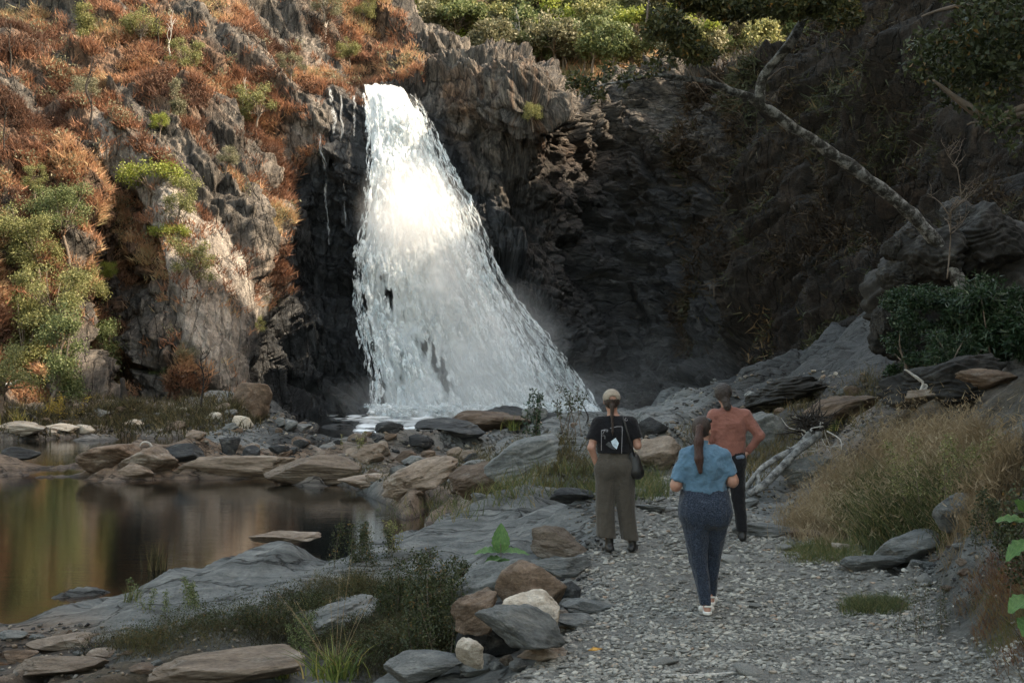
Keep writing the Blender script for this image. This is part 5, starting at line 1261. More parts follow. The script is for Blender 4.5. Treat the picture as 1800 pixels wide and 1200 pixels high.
tussock('grass_clump', g_at(30, 752), 60, 1.2, .05, GM['yel'], 'sunlit yellow tuft on the far left shore', .4, .5, .3)
tussock('grass_clump', g_at(900, 760), 60, .7, .03, GM['lush'], 'yellow green tuft on the rocky bar below the waterfall', .4, .5, .2)
# leafy herbs with stems
def herb(name, base, H, n_st, leafm, label, n_leaf=900, L=.035, W_=.016, spread=.35, r=.05, cat='plant', stem=.003, lanky=.25, lean=(0, 0), g=VG, bare=.15):
    e_ = empty(name, tuple(base)); tag(e_, label, cat); ml = MB(); per = max(8, n_leaf//n_st)
    for k in range(n_st):
        ms = MB(); b = np.array([g.normal()*r, g.normal()*r, -.02]); a = g.uniform(0, 6.28); h = H*g.uniform(.55, 1)
        tp = b+np.array([math.cos(a)*spread*h*g.random()+lean[0]*h, math.sin(a)*spread*h*g.random()+lean[1]*h, h])
        p = smooth_path([b, lerp(b, tp, .5)+g.normal(size=3)*.05*h, tp], 10); v, f = tube(p, np.linspace(stem, stem*.35, 10), 5); ms.add(v, f, .2)
        t_ = g.uniform(bare, 1, per); c = np.stack([np.interp(t_, np.linspace(0, 1, 10), p[:, i]) for i in range(3)], -1)
        off = unit(per, g); c = c+off*(lanky*h*(.15+.85*g.random(per)))[:, None]*np.array([1, 1, .5])*(1-t_*.5)[:, None]
        v, f, t = leaf_quads(c, L*g.uniform(.6, 1.3, per), W_*g.uniform(.7, 1.2, per), None, np.clip(g.normal(.5, .25, per), 0, 1), g); ml.add(v, f, t)
        for q in range(5):
            i = int(g.integers(3, 9)); v, f = tube([p[i], p[i]+unit(1, g)[0]*lanky*h*.5+np.array([0, 0, .06*h])], [stem*.5, stem*.2], 4); ms.add(v, f, .2)
        ms.build('stem', M_bark, e_)
    ml.build('leaves', LM[leafm], e_, False); return e_
herb('weedy_shrub', g_at(745, 1150), .92, 12, 'shade', 'tall weedy shrub with brown stems and small seed heads left of the boulders', 7000, .026, .016, .35, .16, 'shrub', .005, .26)
herb('weedy_shrub', g_at(690, 1100), .75, 9, 'shade', 'brown green shrub behind the tall weedy shrub', 4500, .028, .016, .35, .14, 'shrub', .004, .26)
herb('weedy_shrub', g_at(800, 1080), .62, 9, 'shade', 'dull shrub touching the rocks at the left edge of the path', 3600, .026, .014, .35, .12, 'shrub', .004, .26)
herb('weedy_shrub', g_at(640, 1000), .6, 8, 'shade', 'low brown shrub growing against the long grey slab', 3000, .03, .016, .4, .2, 'shrub', .004, .3)
herb('herb', g_at(690, 975), .55, 5, 'olive', 'thin stemmed herb with pale leaves before the grey slab', 260, .05, .018, .3, .08, 'plant', .004, .2)
herb('herb', g_at(650, 935), .62, 7, 'green', 'leafy green stems at the end of the pool right of the yellow reeds', 420, .06, .02, .35, .2, 'plant', .005, .2)
herb('herb', g_at(520, 1160), .5, 7, 'green', 'green leafy herb above the tan bedrock slab', 900, .03, .014, .35, .12, 'plant', .003, .25)
herb('herb', g_at(320, 1075), .42, 8, 'green', 'green herb patch on the lower face of the long slab', 1400, .028, .014, .5, .22, 'plant', .003, .3)
herb('sapling', g_at(941, 790), 1.55, 5, 'deep', 'slender dark leafed sapling in front of the waterfall foot', 420, .11, .045, .12, .06, 'sapling', .012, .14, bare=.3)
herb('twiggy_bush', g_at(1000, 765), 1.0, 8, 'shade', 'twiggy small bush right of the slender sapling', 260, .08, .03, .6, .15, 'bush', .01, .2, bare=.5)
herb('twiggy_bush', g_at(630, 800), .8, 6, 'olive', 'small pale bush among the rocks by the rapids', 160, .08, .03, .6, .15, 'bush', .01, .2, bare=.4)
herb('bush', g_at(97, 738), 1.5, 12, 'yellow', 'small orange tipped bush on the far shore', 900, .12, .06, .7, .3, 'bush', .02, .3)
herb('herb', g_at(1640, 1120), .5, 8, 'shade', 'thin rusty herb at the lower right edge of the path', 900, .02, .008, .4, .12, 'plant', .003, .25)
herb('weedy_shrub', gp(1790, 9.6), .55, 8, 'shade', 'seed headed weedy shrub at the right edge of the photo', 3600, .024, .014, .35, .2, 'shrub', .004, .25)
herb('weedy_shrub', gp(1700, 12.2), .7, 9, 'olive', 'yellow green weedy shrub among the right bank grasses', 2600, .028, .014, .35, .2, 'shrub', .004, .25)
herb('weedy_shrub', gp(1840, 8.2), .9, 9, 'shade', 'tall shrub with dark round seed heads at the right edge above the big leaves', 3000, .024, .02, .3, .12, 'shrub', .004, .25)
# twig standing up by the waterfall foot and a bent branch on the island
def twigs(name, base, paths, r0, m, label, cat='branch', part_='limb'):
    e_ = empty(name, tuple(base)); tag(e_, label, cat)
    for p in paths:
        p = np.array(p, float); v, f = tube(smooth_path(p, 14, .012, 3), np.linspace(r0, r0*.35, 14), 7, True, .25); MB().add(v, f).build(part_, m, e_)
    return e_
def pxpath(base, pts):
    """photo pixel path at given distances, relative to a base point"""
    return [np.array(pt(*p))-np.array(base) for p in pts]
b = g_at(1028, 748); twigs('bare_twig', b, [pxpath(b, [(1028,750,b[1]),(1034,735,b[1]),(1030,722,b[1]),(1024,712,b[1])])], .03, M_char, 'bare upright twig right of the twiggy bush near the waterfall foot')
b = g_at(268, 800); twigs('bent_branch', b, [pxpath(b, [(285,802,b[1]),(272,792,b[1]),(262,778,b[1]),(250,778,b[1]),(245,786,b[1])])], .05, M_deadwood, 'pale hooked branch rising over the rock island')
b = g_at(30, 680); twigs('fallen_branch', (0, 0, 0), [pxpath((0, 0, 0), [(5,678,76),(25,672,76),(46,662,76)])], .12, M_deadwood, 'white fallen branch in the trees at the left edge')
b = g_at(1640, 700); twigs('forked_branch', b, [pxpath(b, [(1612,705,b[1]),(1618,688,b[1]),(1622,672,b[1]),(1606,660,b[1])]), pxpath(b, [(1619,690,b[1]),(1628,678,b[1]),(1600,655,b[1]+.2),(1590,650,b[1]+.2)])], .03, M_deadwood, 'bleached forked dead branch leaning on the right bank boulder')
# driftwood log with its root tangle
b = g_at(1330, 868); d0 = b[1]
dw = empty('driftwood', tuple(b)); tag(dw, 'bleached driftwood log with a dark root tangle beside the man in pink', 'driftwood')
n_ = NT('driftwood_grain'); vv = n_.mapping((1, 1, 1)); gr = n_.noise(n_.mapping((9, 9, 9), (0, .6, 0)), 1.2, 8, .7)
M_drift = n_.surf(n_.pbr(n_.ramp(gr, [(.36, (.035, .033, .032)), (.5, (.17, .17, .165)), (.66, (.34, .335, .32))]), .8, n_.bump(gr, .6, .03)))
for pts, r in [([(1308,858,d0),(1335,828,d0),(1362,806,d0+.1),(1395,790,d0+.2),(1428,758,d0+.4)], (.034, .05)), ([(1316,868,d0-.2),(1350,846,d0-.2),(1382,812,d0),(1412,785,d0+.2),(1440,762,d0+.4)], (.045, .07)), ([(1332,832,d0-.1),(1334,850,d0-.2),(1328,866,d0-.3)], (.026, .016))]:
    p = smooth_path(pxpath(b, pts), 18, .015, 2); v, f = tube(p, np.linspace(r[0], r[1], 18), 12, True, .22, 3); MB().add(v, f).build('limb', M_drift, dw)
mb = MB(); cN = np.array(pt(1425, 752, d0+.5))-b
for k in range(150):
    u_ = unit(1)[0]; u_[2] = abs(u_[2])*.9-.15; L_ = VG.uniform(.15, .48); s = cN+unit(1)[0]*.12
    v, f = tube(smooth_path([s, s+u_*L_*.5+unit(1)[0]*.06, s+u_*L_+unit(1)[0]*.08], 7), np.linspace(.012, .003, 7)*VG.uniform(.6, 1.4), 5); mb.add(v, f)
mb.build('root_tangle', M_char, dw)
mb = MB()
for k in range(16):
    u_ = unit(1)[0]; L_ = VG.uniform(.2, .5); s = cN+unit(1)[0]*.2+np.array([.1, -.15, -.1])
    v, f = tube(smooth_path([s, s+u_*L_*.5+unit(1)[0]*.08, s+u_*L_], 7), np.linspace(.011, .004, 7), 5); mb.add(v, f)
mb.build('roots', M_deadwood, dw)
b = g_at(1172, 903); twigs('short_log', b, [pxpath(b, [(1154,903,b[1]),(1172,896,b[1]),(1194,893,b[1])])], .045, M_drift, 'short grey log lying on the path between the standing people', 'log')
b = g_at(1200, 1188); twigs('flat_stick', b, [pxpath(b, [(1112,1196,b[1]),(1170,1190,b[1]),(1240,1186,b[1]+.02),(1296,1182,b[1]+.04)])], .022, M_deadwood, 'long pale flat stick at the bottom edge of the path', 'stick')
# broad leaves
n_ = NT('broad_leaf'); tc = n_.n('TexCoord').outputs['UV']; wv = n_.n('TexWave', {'Vector': n_.n('Mapping', {'Vector': tc, 'Rotation': (0, 0, .9), 'Scale': (1, 1, 1)}).outputs[0], 'Scale': 3.2, 'Distortion': .4}).outputs['Fac']
blc = n_.ramp(n_.noise(tc, 3.5, 5, .6), [(.3, (.05, .12, .03)), (.55, (.09, .19, .05)), (.72, (.19, .26, .07)), (.85, (.22, .15, .05))])
blc = n_.mix(n_.rng(wv, .85, 1, 0, .35), blc, (.25, .33, .13))
sA = n_.pbr(blc, .45, n_.bump(wv, .3, .01), .4); M_broad = n_.surf(n_.n('MixShader', {0: .25, 1: sA, 2: n_.n('BsdfTranslucent', {'Color': blc}).outputs[0]}).outputs[0])
def broad_leaf(L, W_, origin, direction, up=(0, 0, 1), droop=.25, name='leaf', parent=None):
    u = np.linspace(0, 1, 13); s = np.linspace(-1, 1, 9); U, S = np.meshgrid(u, s, indexing='ij')
    w = W_*.5*np.sin(np.pi*U**.75)**.8*(1-.15*U)
    a = np.array(direction, float); a /= np.linalg.norm(a); b_ = np.cross(a, up); b_ /= np.linalg.norm(b_)+1e-9; c_ = np.cross(b_, a)
    edge = 1+.06*np.sin(U*34+S*3)
    p = a*(U*L)[..., None]+b_*(S*w*edge)[..., None]+c_*(np.abs(S)*w*.35-droop*L*U**2+.008*np.sin(U*26)*np.abs(S))[..., None]
    o = mesh(name, p.reshape(-1, 3)+np.array(origin), grid_faces(13, 9), M_broad, parent, True, None, np.stack([U*2, S], -1).reshape(-1, 2))
    return o
def broad_plant(name, base, H, leaves, label):
    e_ = empty(name, tuple(base)); tag(e_, label, 'plant')
    v, f = tube(smooth_path([(0, 0, -.03), (.005, 0, H*.5), (0, 0, H)], 8), np.linspace(.007, .004, 8), 7); MB().add(v, f).build('stem', M_bark, e_)
    for L, W_, z, dr in leaves: broad_leaf(L, W_, (0, 0, z), dr, (0, -.25, 1) if abs(dr[2]) < 1 else (0, -1, .3), .18, 'leaf', e_)
    return e_
broad_plant('broad_leaf_seedling', g_at(880, 1012), .34, [(.32, .21, .24, (.02, .05, 1.3)), (.30, .20, .24, (-1, -.3, .15)), (.32, .17, .24, (1, -.2, .12)), (.22, .15, .17, (.5, -.8, -.45)), (.24, .16, .19, (-.8, -.7, -.2)), (.2, .14, .15, (-.3, -.8, -.5)), (.16, .1, .27, (-.5, .5, .6))], 'seedling with large green leaves between the slab and the boulders')
broad_plant('broad_leaf_bush', gp(1808, 7.3), .80, [(.2, .13, .76, (-1, -.1, .25)), (.19, .12, .66, (-1, -.4, -.5)), (.22, .15, .80, (-.3, -.5, .5)), (.2, .13, .34, (-.8, -.6, -.2)), (.2, .14, .30, (.6, -.8, .1)), (.18, .12, .22, (-.5, -.9, -.3)), (.22, .14, .58, (.5, -.3, .6))], 'bush with large green leaves at the right edge of the photo')
lf = mesh('fallen_leaf', [(-.05, 0, .012), (-.01, .03, .03), (.055, .01, .02), (.0, -.03, .015), (-.05, 0, .016), (-.01, .03, .034), (.055, .01, .024), (.0, -.03, .019)], np.array([[3, 2, 1, 0], [4, 5, 6, 7], [0, 1, 5, 4], [1, 2, 6, 5], [2, 3, 7, 6], [3, 0, 4, 7]]), plain_mat('fallen_leaf', (.5, .27, .05), .6, .3, 40), loc=tuple(g_at(1046, 1152)+np.array([0, 0, .02])))
tag(lf, 'curled yellow leaf lying on the gravel near the boulders', 'leaf')
# ------------------------------------------------------------------ leaning tree over the path
n_ = NT('mottled_bark'); q = n_.noise(n_.mapping((1, 1, 1)), 7, 9, .72, .3)
M_mott = n_.surf(n_.pbr(n_.ramp(q, [(.38, (.022, .021, .019)), (.48, (.06, .058, .052)), (.55, (.20, .20, .19)), (.68, (.34, .34, .325))]), .9, n_.bump(q, .6, .03)))
tb = np.array(pt(1700, 560, 24.0)); lt = empty('leaning_tree', tuple(tb)); tag(lt, 'long pale mottled tree leaning left across the dark cliff', 'tree')
def limb(pts, r, par, name='branch', m=M_mott, n=40, seg=12, wob=.006, seed=1):
    v, f = tube(smooth_path(pxpath(tb, pts), n, wob, seed), np.interp(np.linspace(0, 1, n), np.linspace(0, 1, len(r)), r), seg, True, .28, seed); return MB().add(v, f).build(name, m, par)
trk = limb([(1712,600,24.0),(1690,510,24.1),(1655,440,24.2),(1600,375,24.0),(1520,310,23.6),(1440,255,23.2),(1370,205,22.8),(1330,182,22.6),(1290,160,22.4),(1230,142,22),(1170,134,21.6),(1110,140,21.3),(1050,152,21)],
     [.20, .155, .13, .118, .11, .10, .09, .08, .06, .055, .038, .025, .012], lt, 'trunk', n=90, seg=16)
br2 = limb([(1336,186,22.6),(1342,135,22.5),(1388,78,22.4),(1418,22,22.3),(1435,-40,22.2),(1460,-120,22)], [.09, .085, .08, .07, .06, .04], lt, seed=4)
subs = [([(1418,22,22.3),(1360,8,22.0),(1290,-5,21.7),(1215,10,21.4),(1150,55,21.2)], [.035, .028, .02, .014, .007]), ([(1432,-30,22.2),(1300,-70,21.6),(1180,-50,21.2),(1140,10,21),(1128,60,21),(1104,44,21)], [.04, .03, .022, .016, .01, .005]),
        ([(1200,5,21.4),(1190,60,21.3),(1205,110,21.2),(1240,165,21.2)], [.018, .014, .01, .005]), ([(1425,10,22.3),(1480,-10,22.0),(1540,-40,21.8)], [.035, .022, .01]), ([(1290,160,22.4),(1240,120,22.6),(1210,95,22.7)], [.02, .012, .006]),
        ([(1170,134,21.6),(1120,118,21.6),(1070,108,21.5)], [.016, .01, .005]), ([(1340,150,22.5),(1375,120,22.8),(1400,118,23)], [.02, .012, .006])]
for s_, r_ in subs: limb(s_, r_, br2, 'twig', M_bark, 16, 6, .02, int(s_[0][0]))
def crown_px(name, lumps, n, L, W_, mat, parent, base, g=VG, fl=.8):
    bl = []
    for (x, y, d, rx, ry) in lumps:
        c = np.array(pt(x, y, d))-base; m_ = d/F; bl.append((*c, rx*m_, (rx+ry)*.5*m_, ry*m_))
    p, d = crown_pts(n, bl, g, .3); v, f, t = leaf_quads(p, L*g.uniform(.6, 1.3, n), W_*g.uniform(.7, 1.2, n), None, np.clip(g.normal(.5, .25, n), 0, 1), g)
    return MB().add(v, f, t).build(name, LM[mat] if mat in LM else GM[mat], parent, False)
lump = []
for (x0, y0, x1, y1, k, r) in [(1000, 150, 1150, 118, 16, 17), (1150, 20, 1230, 100, 22, 30), (1160, -20, 1320, 25, 20, 30), (1300, -10, 1500, 30, 24, 30), (1165, 90, 1200, 112, 4, 16), (1260, 20, 1390, 40, 7, 16), (1440, 0, 1520, -30, 6, 24), (1010, 160, 1060, 150, 5, 14), (1230, -120, 1560, -60, 14, 40)]:
    for i in range(k):
        t = VG.random(); lump.append((lerp(x0, x1, t)+VG.normal()*9, lerp(y0, y1, t)+VG.normal()*9, 21.6+VG.normal()*.5, r*VG.uniform(.5, 1.1), r*VG.uniform(.35, .8)))
vis = [l for l in lump if l[1] > -45]; off_ = [l for l in lump if l[1] <= -45]
crown_px('foliage', vis, 15000, .10, .052, 'canopy', lt, tb); crown_px('foliage', off_, 5000, .12, .06, 'canopy', lt, tb)
# trees overhanging from the right, mostly outside the frame; second added for shade
def side_tree(px, d, H, label, lumps, n, L, mat, seed, branches=()):
    b = gp(px, d); e_ = empty('overhanging_tree', tuple(b)); tag(e_, label, 'tree')
    v, f = tube(smooth_path([(0, 0, -.3), (.2, .1, H*.4), (-.3, 0, H)], 14, .02, seed), np.linspace(.26, .08, 14), 10, True, .3); MB().add(v, f).build('trunk', M_bark, e_)
    for bb in branches:
        v, f = tube(smooth_path(pxpath(b, bb), 20, .01, seed), np.linspace(.08, .012, 20), 7, True, .25); MB().add(v, f).build('branch', M_bark, e_)
    crown_px('crown', lumps, n, L, L*.45, mat, e_, b); return e_
g_ = np.random.default_rng(77)
L1 = [(g_.uniform(1640, 2060), g_.uniform(-200, 150), 17+g_.normal()*1.2, g_.uniform(40, 90), g_.uniform(30, 60)) for _ in range(60)]+[(g_.uniform(1720, 1900), g_.uniform(100, 260), 17+g_.normal(), g_.uniform(20, 45), g_.uniform(14, 34)) for _ in range(22)]
side_tree(2000, 17, 7, 'dark leafy tree hanging into the top right corner of the photo', L1, 24000, .10, 'shade', 3, [[(2000,60,17),(1900,150,16.8),(1800,188,16.6),(1740,212,16.5),(1700,218,16.4)], [(1740,212,16.5),(1690,180,16.4),(1640,140,16.3)], [(1990,160,17),(1880,230,16.8),(1800,200,16.5),(1730,235,16.4)], [(1950,20,17),(1800,30,16.5),(1700,10,16.3),(1620,30,16.2)]])
L2 = [(g_.uniform(2050, 2800), g_.uniform(-900, -100), 12+g_.normal()*1.5, g_.uniform(80, 160), g_.uniform(60, 110)) for _ in range(50)]  # crown of the unseen tree, added to cast shade on the right
side_tree(2500, 12, 7, 'unseen tree added beyond the right edge to shade the right side', L2, 12000, .14, 'shade', 5)
bare_tree(np.array(pt(1665, 470, 22.5)), 1.3, M_bark, 12, 'grey leafless sapling in front of the leaning tree', .8, 10, 'bare_sapling', (.05, 0), 'sapling', .012, 4)
bare_tree(np.array(pt(1690, 330, 21.5)), .8, M_bark, 14, 'thin grey leafless twigs above the outcrop', .9, 9, 'bare_sapling', (-.3, 0), 'sapling', .012, 4)
# leafy shrubs at the foot of the outcrop
def mass(name, base, lumps, n, L, W_, mat, label, stems=7):
    e_ = empty(name, tuple(base)); tag(e_, label, 'shrub'); ms = MB(); b = np.array(base)
    for k in range(stems):
        l_ = lumps[int(VG.integers(len(lumps)))]; t_ = np.array(pt(l_[0], l_[1], l_[2]))-b
        v, f = tube(smooth_path([(VG.normal()*.1, VG.normal()*.1, -.1), t_*.5+VG.normal(size=3)*.1, t_], 8), np.linspace(.022, .006, 8), 5); ms.add(v, f)
    ms.build('stems', M_bark, e_); crown_px('leaves', lumps, n, L, W_, mat, e_, b); return e_
def lum(x0, x1, y0, y1, d, k, r0, r1): return [(VG.uniform(x0, x1), VG.uniform(y0, y1), d+VG.normal()*.35, VG.uniform(r0, r1), VG.uniform(r0, r1)*.75) for _ in range(k)]
mass('shrub', gp(1610, 21.5), lum(1570, 1680, 510, 640, 21.5, 26, 16, 34), 13000, .06, .03, 'deep', 'dark small leafed shrub at the left end of the shrub bank')
mass('oleander_bush', gp(1720, 20.5), lum(1690, 1790, 500, 620, 20.5, 22, 18, 40), 8000, .16, .028, 'deep', 'dark bush with long narrow leaves right of the small leafed shrub')
mass('oleander_bush', gp(1830, 19.5), lum(1790, 1920, 480, 630, 19.5, 22, 20, 44), 8000, .17, .03, 'deep', 'narrow leafed bush at the right edge of the shrub bank')
mass('fern_shrub', gp(1665, 19.8), lum(1640, 1710, 590, 640, 19.8, 9, 10, 24), 3000, .13, .018, 'deep', 'fern like shrub with drooping narrow leaves above the right bank boulder')
mass('shrub', gp(1585, 22.5), lum(1562, 1600, 600, 700, 22.5, 10, 8, 16), 2200, .06, .03, 'deep', 'narrow dark sapling rising left of the right bank boulder')
# ------------------------------------------------------------------ people, built from smooth distance fields
class Field:
    def __init__(s, lo, hi, h):
        s.h = h; s.lo = np.array(lo, float); s.n = np.ceil((np.array(hi)-s.lo)/h).astype(int)+1
        s.f = np.full(s.n, .25, np.float32)
    def _box(s, lo, hi):
        a = np.clip(np.floor((lo-s.lo)/s.h).astype(int), 0, s.n-1); b = np.clip(np.ceil((hi-s.lo)/s.h).astype(int)+1, 1, s.n)
        g = np.meshgrid(*[s.lo[i]+s.h*np.arange(a[i], b[i]) for i in range(3)], indexing='ij')
        return tuple(slice(a[i], b[i]) for i in range(3)), np.stack(g, -1).astype(np.float32)
    def put(s, sl, d, k):
        f = s.f[sl]; d = d.astype(np.float32)
        if k > 0:
            h = np.maximum(k-np.abs(f-d), 0)/k; s.f[sl] = np.minimum(f, d)-h*h*k*.25
        else: s.f[sl] = np.minimum(f, d)
    def cone(s, a, b, ra, rb, k=.02, sy=1.0, cuts=()):
        a = np.array(a, float); b = np.array(b, float); m = max(ra, rb)*max(1, 1/1)+k+.03; m3 = np.array([m, m, m])
        sl, p = s._box(np.minimum(a, b)-m3, np.maximum(a, b)+m3)
        w = np.array([1, 1/sy, 1], np.float32); q = (p-a)*w; ab = (b-a)*w
        t = np.clip((q@ab)/(ab@ab+1e-12), 0, 1); d = np.linalg.norm(q-t[..., None]*ab, axis=-1)-(ra+(rb-ra)*t)
        d = d*min(1, (sy+1)/2)
        for (c, n) in cuts: d = np.maximum(d, (p-np.array(c))@(np.array(n, float)/np.linalg.norm(n)))
        s.put(sl, d, k); return s
    def ell(s, c, r, k=.02, rot=None):
        c = np.array(c, float); r = np.array(r, float); m = r.max()+k+.02
        sl, p = s._box(c-m, c+m); q = p-c
        if rot is not None: q = q@np.array(rot)
        l = np.linalg.norm(q/r, axis=-1); l2 = np.linalg.norm(q/r**2, axis=-1)+1e-6
        s.put(sl, l*(l-1)/l2, k); return s
    def sub(s, c, r):
        g = Field(s.lo, s.lo+s.h*(s.n-1), s.h); g.n = s.n; g.f = np.full(s.n, .25, np.float32); g.ell(c, r, 0); s.f = np.maximum(s.f, -g.f); return s
    def cut(s, c, n):
        """keep only the side the normal points away from"""
        g = np.meshgrid(*[s.lo[i]+s.h*np.arange(s.n[i]) for i in range(3)], indexing='ij')
        n = np.array(n, float); n /= np.linalg.norm(n)
        s.f = np.maximum(s.f, sum((g[i]-c[i])*n[i] for i in range(3)).astype(np.float32)); return s
    def nets(s):
        f = s.f; ins = f < 0; n = f.shape
        c = [f[i:n[0]-1+i, j:n[1]-1+j, k:n[2]-1+k] for i in (0, 1) for j in (0, 1) for k in (0, 1)]
        cs = sum((x < 0).astype(np.int8) for x in c); act = (cs > 0) & (cs < 8); I = np.argwhere(act)
        idx = np.full(act.shape, -1, np.int64); idx[act] = np.arange(len(I))
        cv = np.stack([x[act] for x in c], 1); off = np.array([(i, j, k) for i in (0, 1) for j in (0, 1) for k in (0, 1)], float)
        acc = np.zeros((len(I), 3)); cnt = np.zeros(len(I))
        for a in range(8):
            for b in range(a+1, 8):
                if np.abs(off[a]-off[b]).sum() != 1: continue
                fa, fb = cv[:, a], cv[:, b]; x = (fa < 0) != (fb < 0); t = np.where(x, fa/(fa-fb+1e-12), 0)
                acc += (off[a]+(off[b]-off[a])*t[:, None])*x[:, None]; cnt += x
        v = s.lo+s.h*(I+acc/cnt[:, None]); F_ = []
        for ax in range(3):
            a1, a2 = (ax+1) % 3, (ax+2) % 3
            sl0 = [slice(None)]*3; sl1 = [slice(None)]*3; sl0[ax] = slice(0, -1); sl1[ax] = slice(1, None)
            A = ins[tuple(sl0)]; B = ins[tuple(sl1)]; E = np.argwhere(A != B); E = E[(E[:, a1] > 0) & (E[:, a2] > 0) & (E[:, a1] < n[a1]-1) & (E[:, a2] < n[a2]-1)]
            fl = A[tuple(E.T)]; q = []
            for d1, d2 in ((0, 0), (1, 0), (1, 1), (0, 1)):
                J = E.copy(); J[:, a1] -= d1; J[:, a2] -= d2; q.append(idx[tuple(J.T)])
            q = np.stack(q, 1); q[~fl] = q[~fl][:, ::-1]; F_.append(q)
        return v, np.concatenate(F_)
def relax(v, f, it=2):
    e = np.concatenate([f[:, [0, 1]], f[:, [1, 2]], f[:, [2, 3]], f[:, [3, 0]]])
    for _ in range(it):
        s_ = np.stack([np.bincount(e[:, 0], v[e[:, 1], i], len(v))+np.bincount(e[:, 1], v[e[:, 0], i], len(v)) for i in range(3)], 1)
        c = np.bincount(e[:, 0], minlength=len(v))+np.bincount(e[:, 1], minlength=len(v)); v = v*.5+.5*s_/c[:, None]
    return v
def skin(name, fld, mat, parent, folds=0.0, fscale=(8, 8, 3), seed=0, it=2, extra=None):
    v, f = fld.nets(); v = relax(v, f, it)
    if folds or extra is not None:
        nn = vnormals(v, f)
        if folds: v = v+nn*(folds*(ridged(v*np.array(fscale), 3, seed)-.55))[:, None]
        if extra is not None: v = v+nn*extra(v)[:, None]
    return mesh(name, v, f, mat, parent)
def hand(F1, wrist, dirn, palm_n, side, curl=.5, r=.0085):
    """palm with five unequal bent fingers; dirn: towards the fingertips, palm_n: out of the palm, side: +1 thumb on the cross side"""
    w = np.array(wrist, float); d = np.array(dirn, float); d /= np.linalg.norm(d); n = np.array(palm_n, float); n -= d*(n@d); n /= np.linalg.norm(n); s = np.cross(d, n)*side
    F1.cone(w, w+d*.03, .026, .024, .015); 
    for k, o in enumerate((-.028, -.009, .010, .028)): F1.cone(w+d*.02+s*o*.6, w+d*.085+s*o, .015, .0115, .008)
    for o, L in ((.030, .068), (.011, .078), (-.009, .072), (-.028, .056)):
        a = w+d*.085+s*o; d1 = d*math.cos(curl*.8)+n*math.sin(curl*.8); d2 = d*math.cos(curl*1.9)+n*math.sin(curl*1.9); d3 = d*math.cos(curl*2.7)+n*math.sin(curl*2.7)
        b = a+d1*L*.45; c = b+d2*L*.32; e = c+d3*L*.23
        F1.cone(a, b, r*1.08, r, .002); F1.cone(b, c, r, r*.92, .001); F1.cone(c, e, r*.92, r*.78, .001)
    t0 = w+d*.03+s*.028; t1 = t0+(s*.75+d*.6+n*.25)*.038; t2 = t1+(s*.2+d*.85+n*.4)*.032
    F1.cone(t0, t1, .014, .011, .006); F1.cone(t1, t2, .0105, .0085, .001)
def head(F1, c, yaw=0.0, s=1.0, pitch=0.0):
    """head looking along +y (turned by yaw towards +x); c is the middle of the skull"""
    cy, sy = math.cos(-yaw), math.sin(-yaw); M = np.array([[cy, -sy, 0], [sy, cy, 0], [0, 0, 1]])
    Rt = lambda p: np.array(c)+M@(np.array(p, float)*s)
    F1.ell(Rt((0, -.012, .02)), np.array((.076, .095, .094))*s, .01, M)
    F1.ell(Rt((0, .03, -.045)), np.array((.058, .062, .07))*s, .03, M)
    F1.ell(Rt((0, .068, -.088)), np.array((.024, .02, .02))*s, .02, M)          # chin
    F1.cone(Rt((0, .086, .012)), Rt((0, .108, -.026)), .009*s, .013*s, .010)     # nose
    for q in (-1, 1):
        F1.ell(Rt((q*.031, .080, .022)), np.array((.020, .012, .007))*s, .008, M)  # brow
        F1.ell(Rt((q*.032, .078, .004)), np.array((.013, .010, .008))*s, .004, M)  # eyelid
        F1.ell(Rt((q*.040, .066, -.03)), np.array((.02, .02, .018))*s, .02, M)    # cheek
        F1.ell(Rt((q*.078, -.005, -.008)), np.array((.010, .020, .031))*s, .006, M)  # ear
    F1.ell(Rt((0, .090, -.052)), np.array((.022, .010, .005))*s, .004, M)
    F1.ell(Rt((0, .089, -.063)), np.array((.018, .010, .006))*s, .004, M)
    return Rt, M
def cloth_mat(name, col, var=.12, weave=260, rough=.9, bump=.25, speck=None, heather=None):
    n = NT(name); ob = n.n('TexCoord').outputs['Object']
    nz = n.rng(n.noise(ob, 9, 5, .6), .3, .7, 1-var, 1+var); fine = n.noise(ob, weave, 3, .7)
    c = n.mix(1, col, n.n('CombineColor', {0: nz, 1: nz, 2: nz}).outputs[0], 'MULTIPLY')
    c = n.mix(n.rng(fine, .35, .7, 0, .35), c, tuple(x*1.6+.01 for x in col) if heather is None else heather)
    if speck:
        w = n.n('TexVoronoi', {'Vector': n.mapping((1, 1, 1.25)), 'Scale': 46}, feature='DISTANCE_TO_EDGE').outputs['Distance']
        w2 = n.noise(ob, 55, 2, .5, 1.5); ln = n.math('LESS_THAN', n.math('ABSOLUTE', n.math('SUBTRACT', w2, .5)), .022)
        ln = n.math('MAXIMUM', ln, n.math('LESS_THAN', w, .045)); c = n.mix(n.math('MULTIPLY', ln, .62), c, speck)
    return n.surf(n.pbr(c, rough, n.bump(n.math('ADD', n.noise(ob, 30, 6, .65), n.math('MULTIPLY', n.noise(n.mapping((1, 1, 1.6), (.5, .4, 0)), 9, 3, .5, 1.2), 1.4)), bump*1.8, .022), .15, **{'Sheen Weight': .15}))
n_ = NT('skin'); nz = n_.noise(n_.mapping(), 22, 4, .6)
M_skin = n_.surf(n_.pbr(n_.ramp(nz, [(.3, (.34, .18, .13)), (.7, (.45, .26, .19))]), .5, None, .35, **{'Subsurface Weight': .08, 'Subsurface Radius': (.02, .008, .004)}))
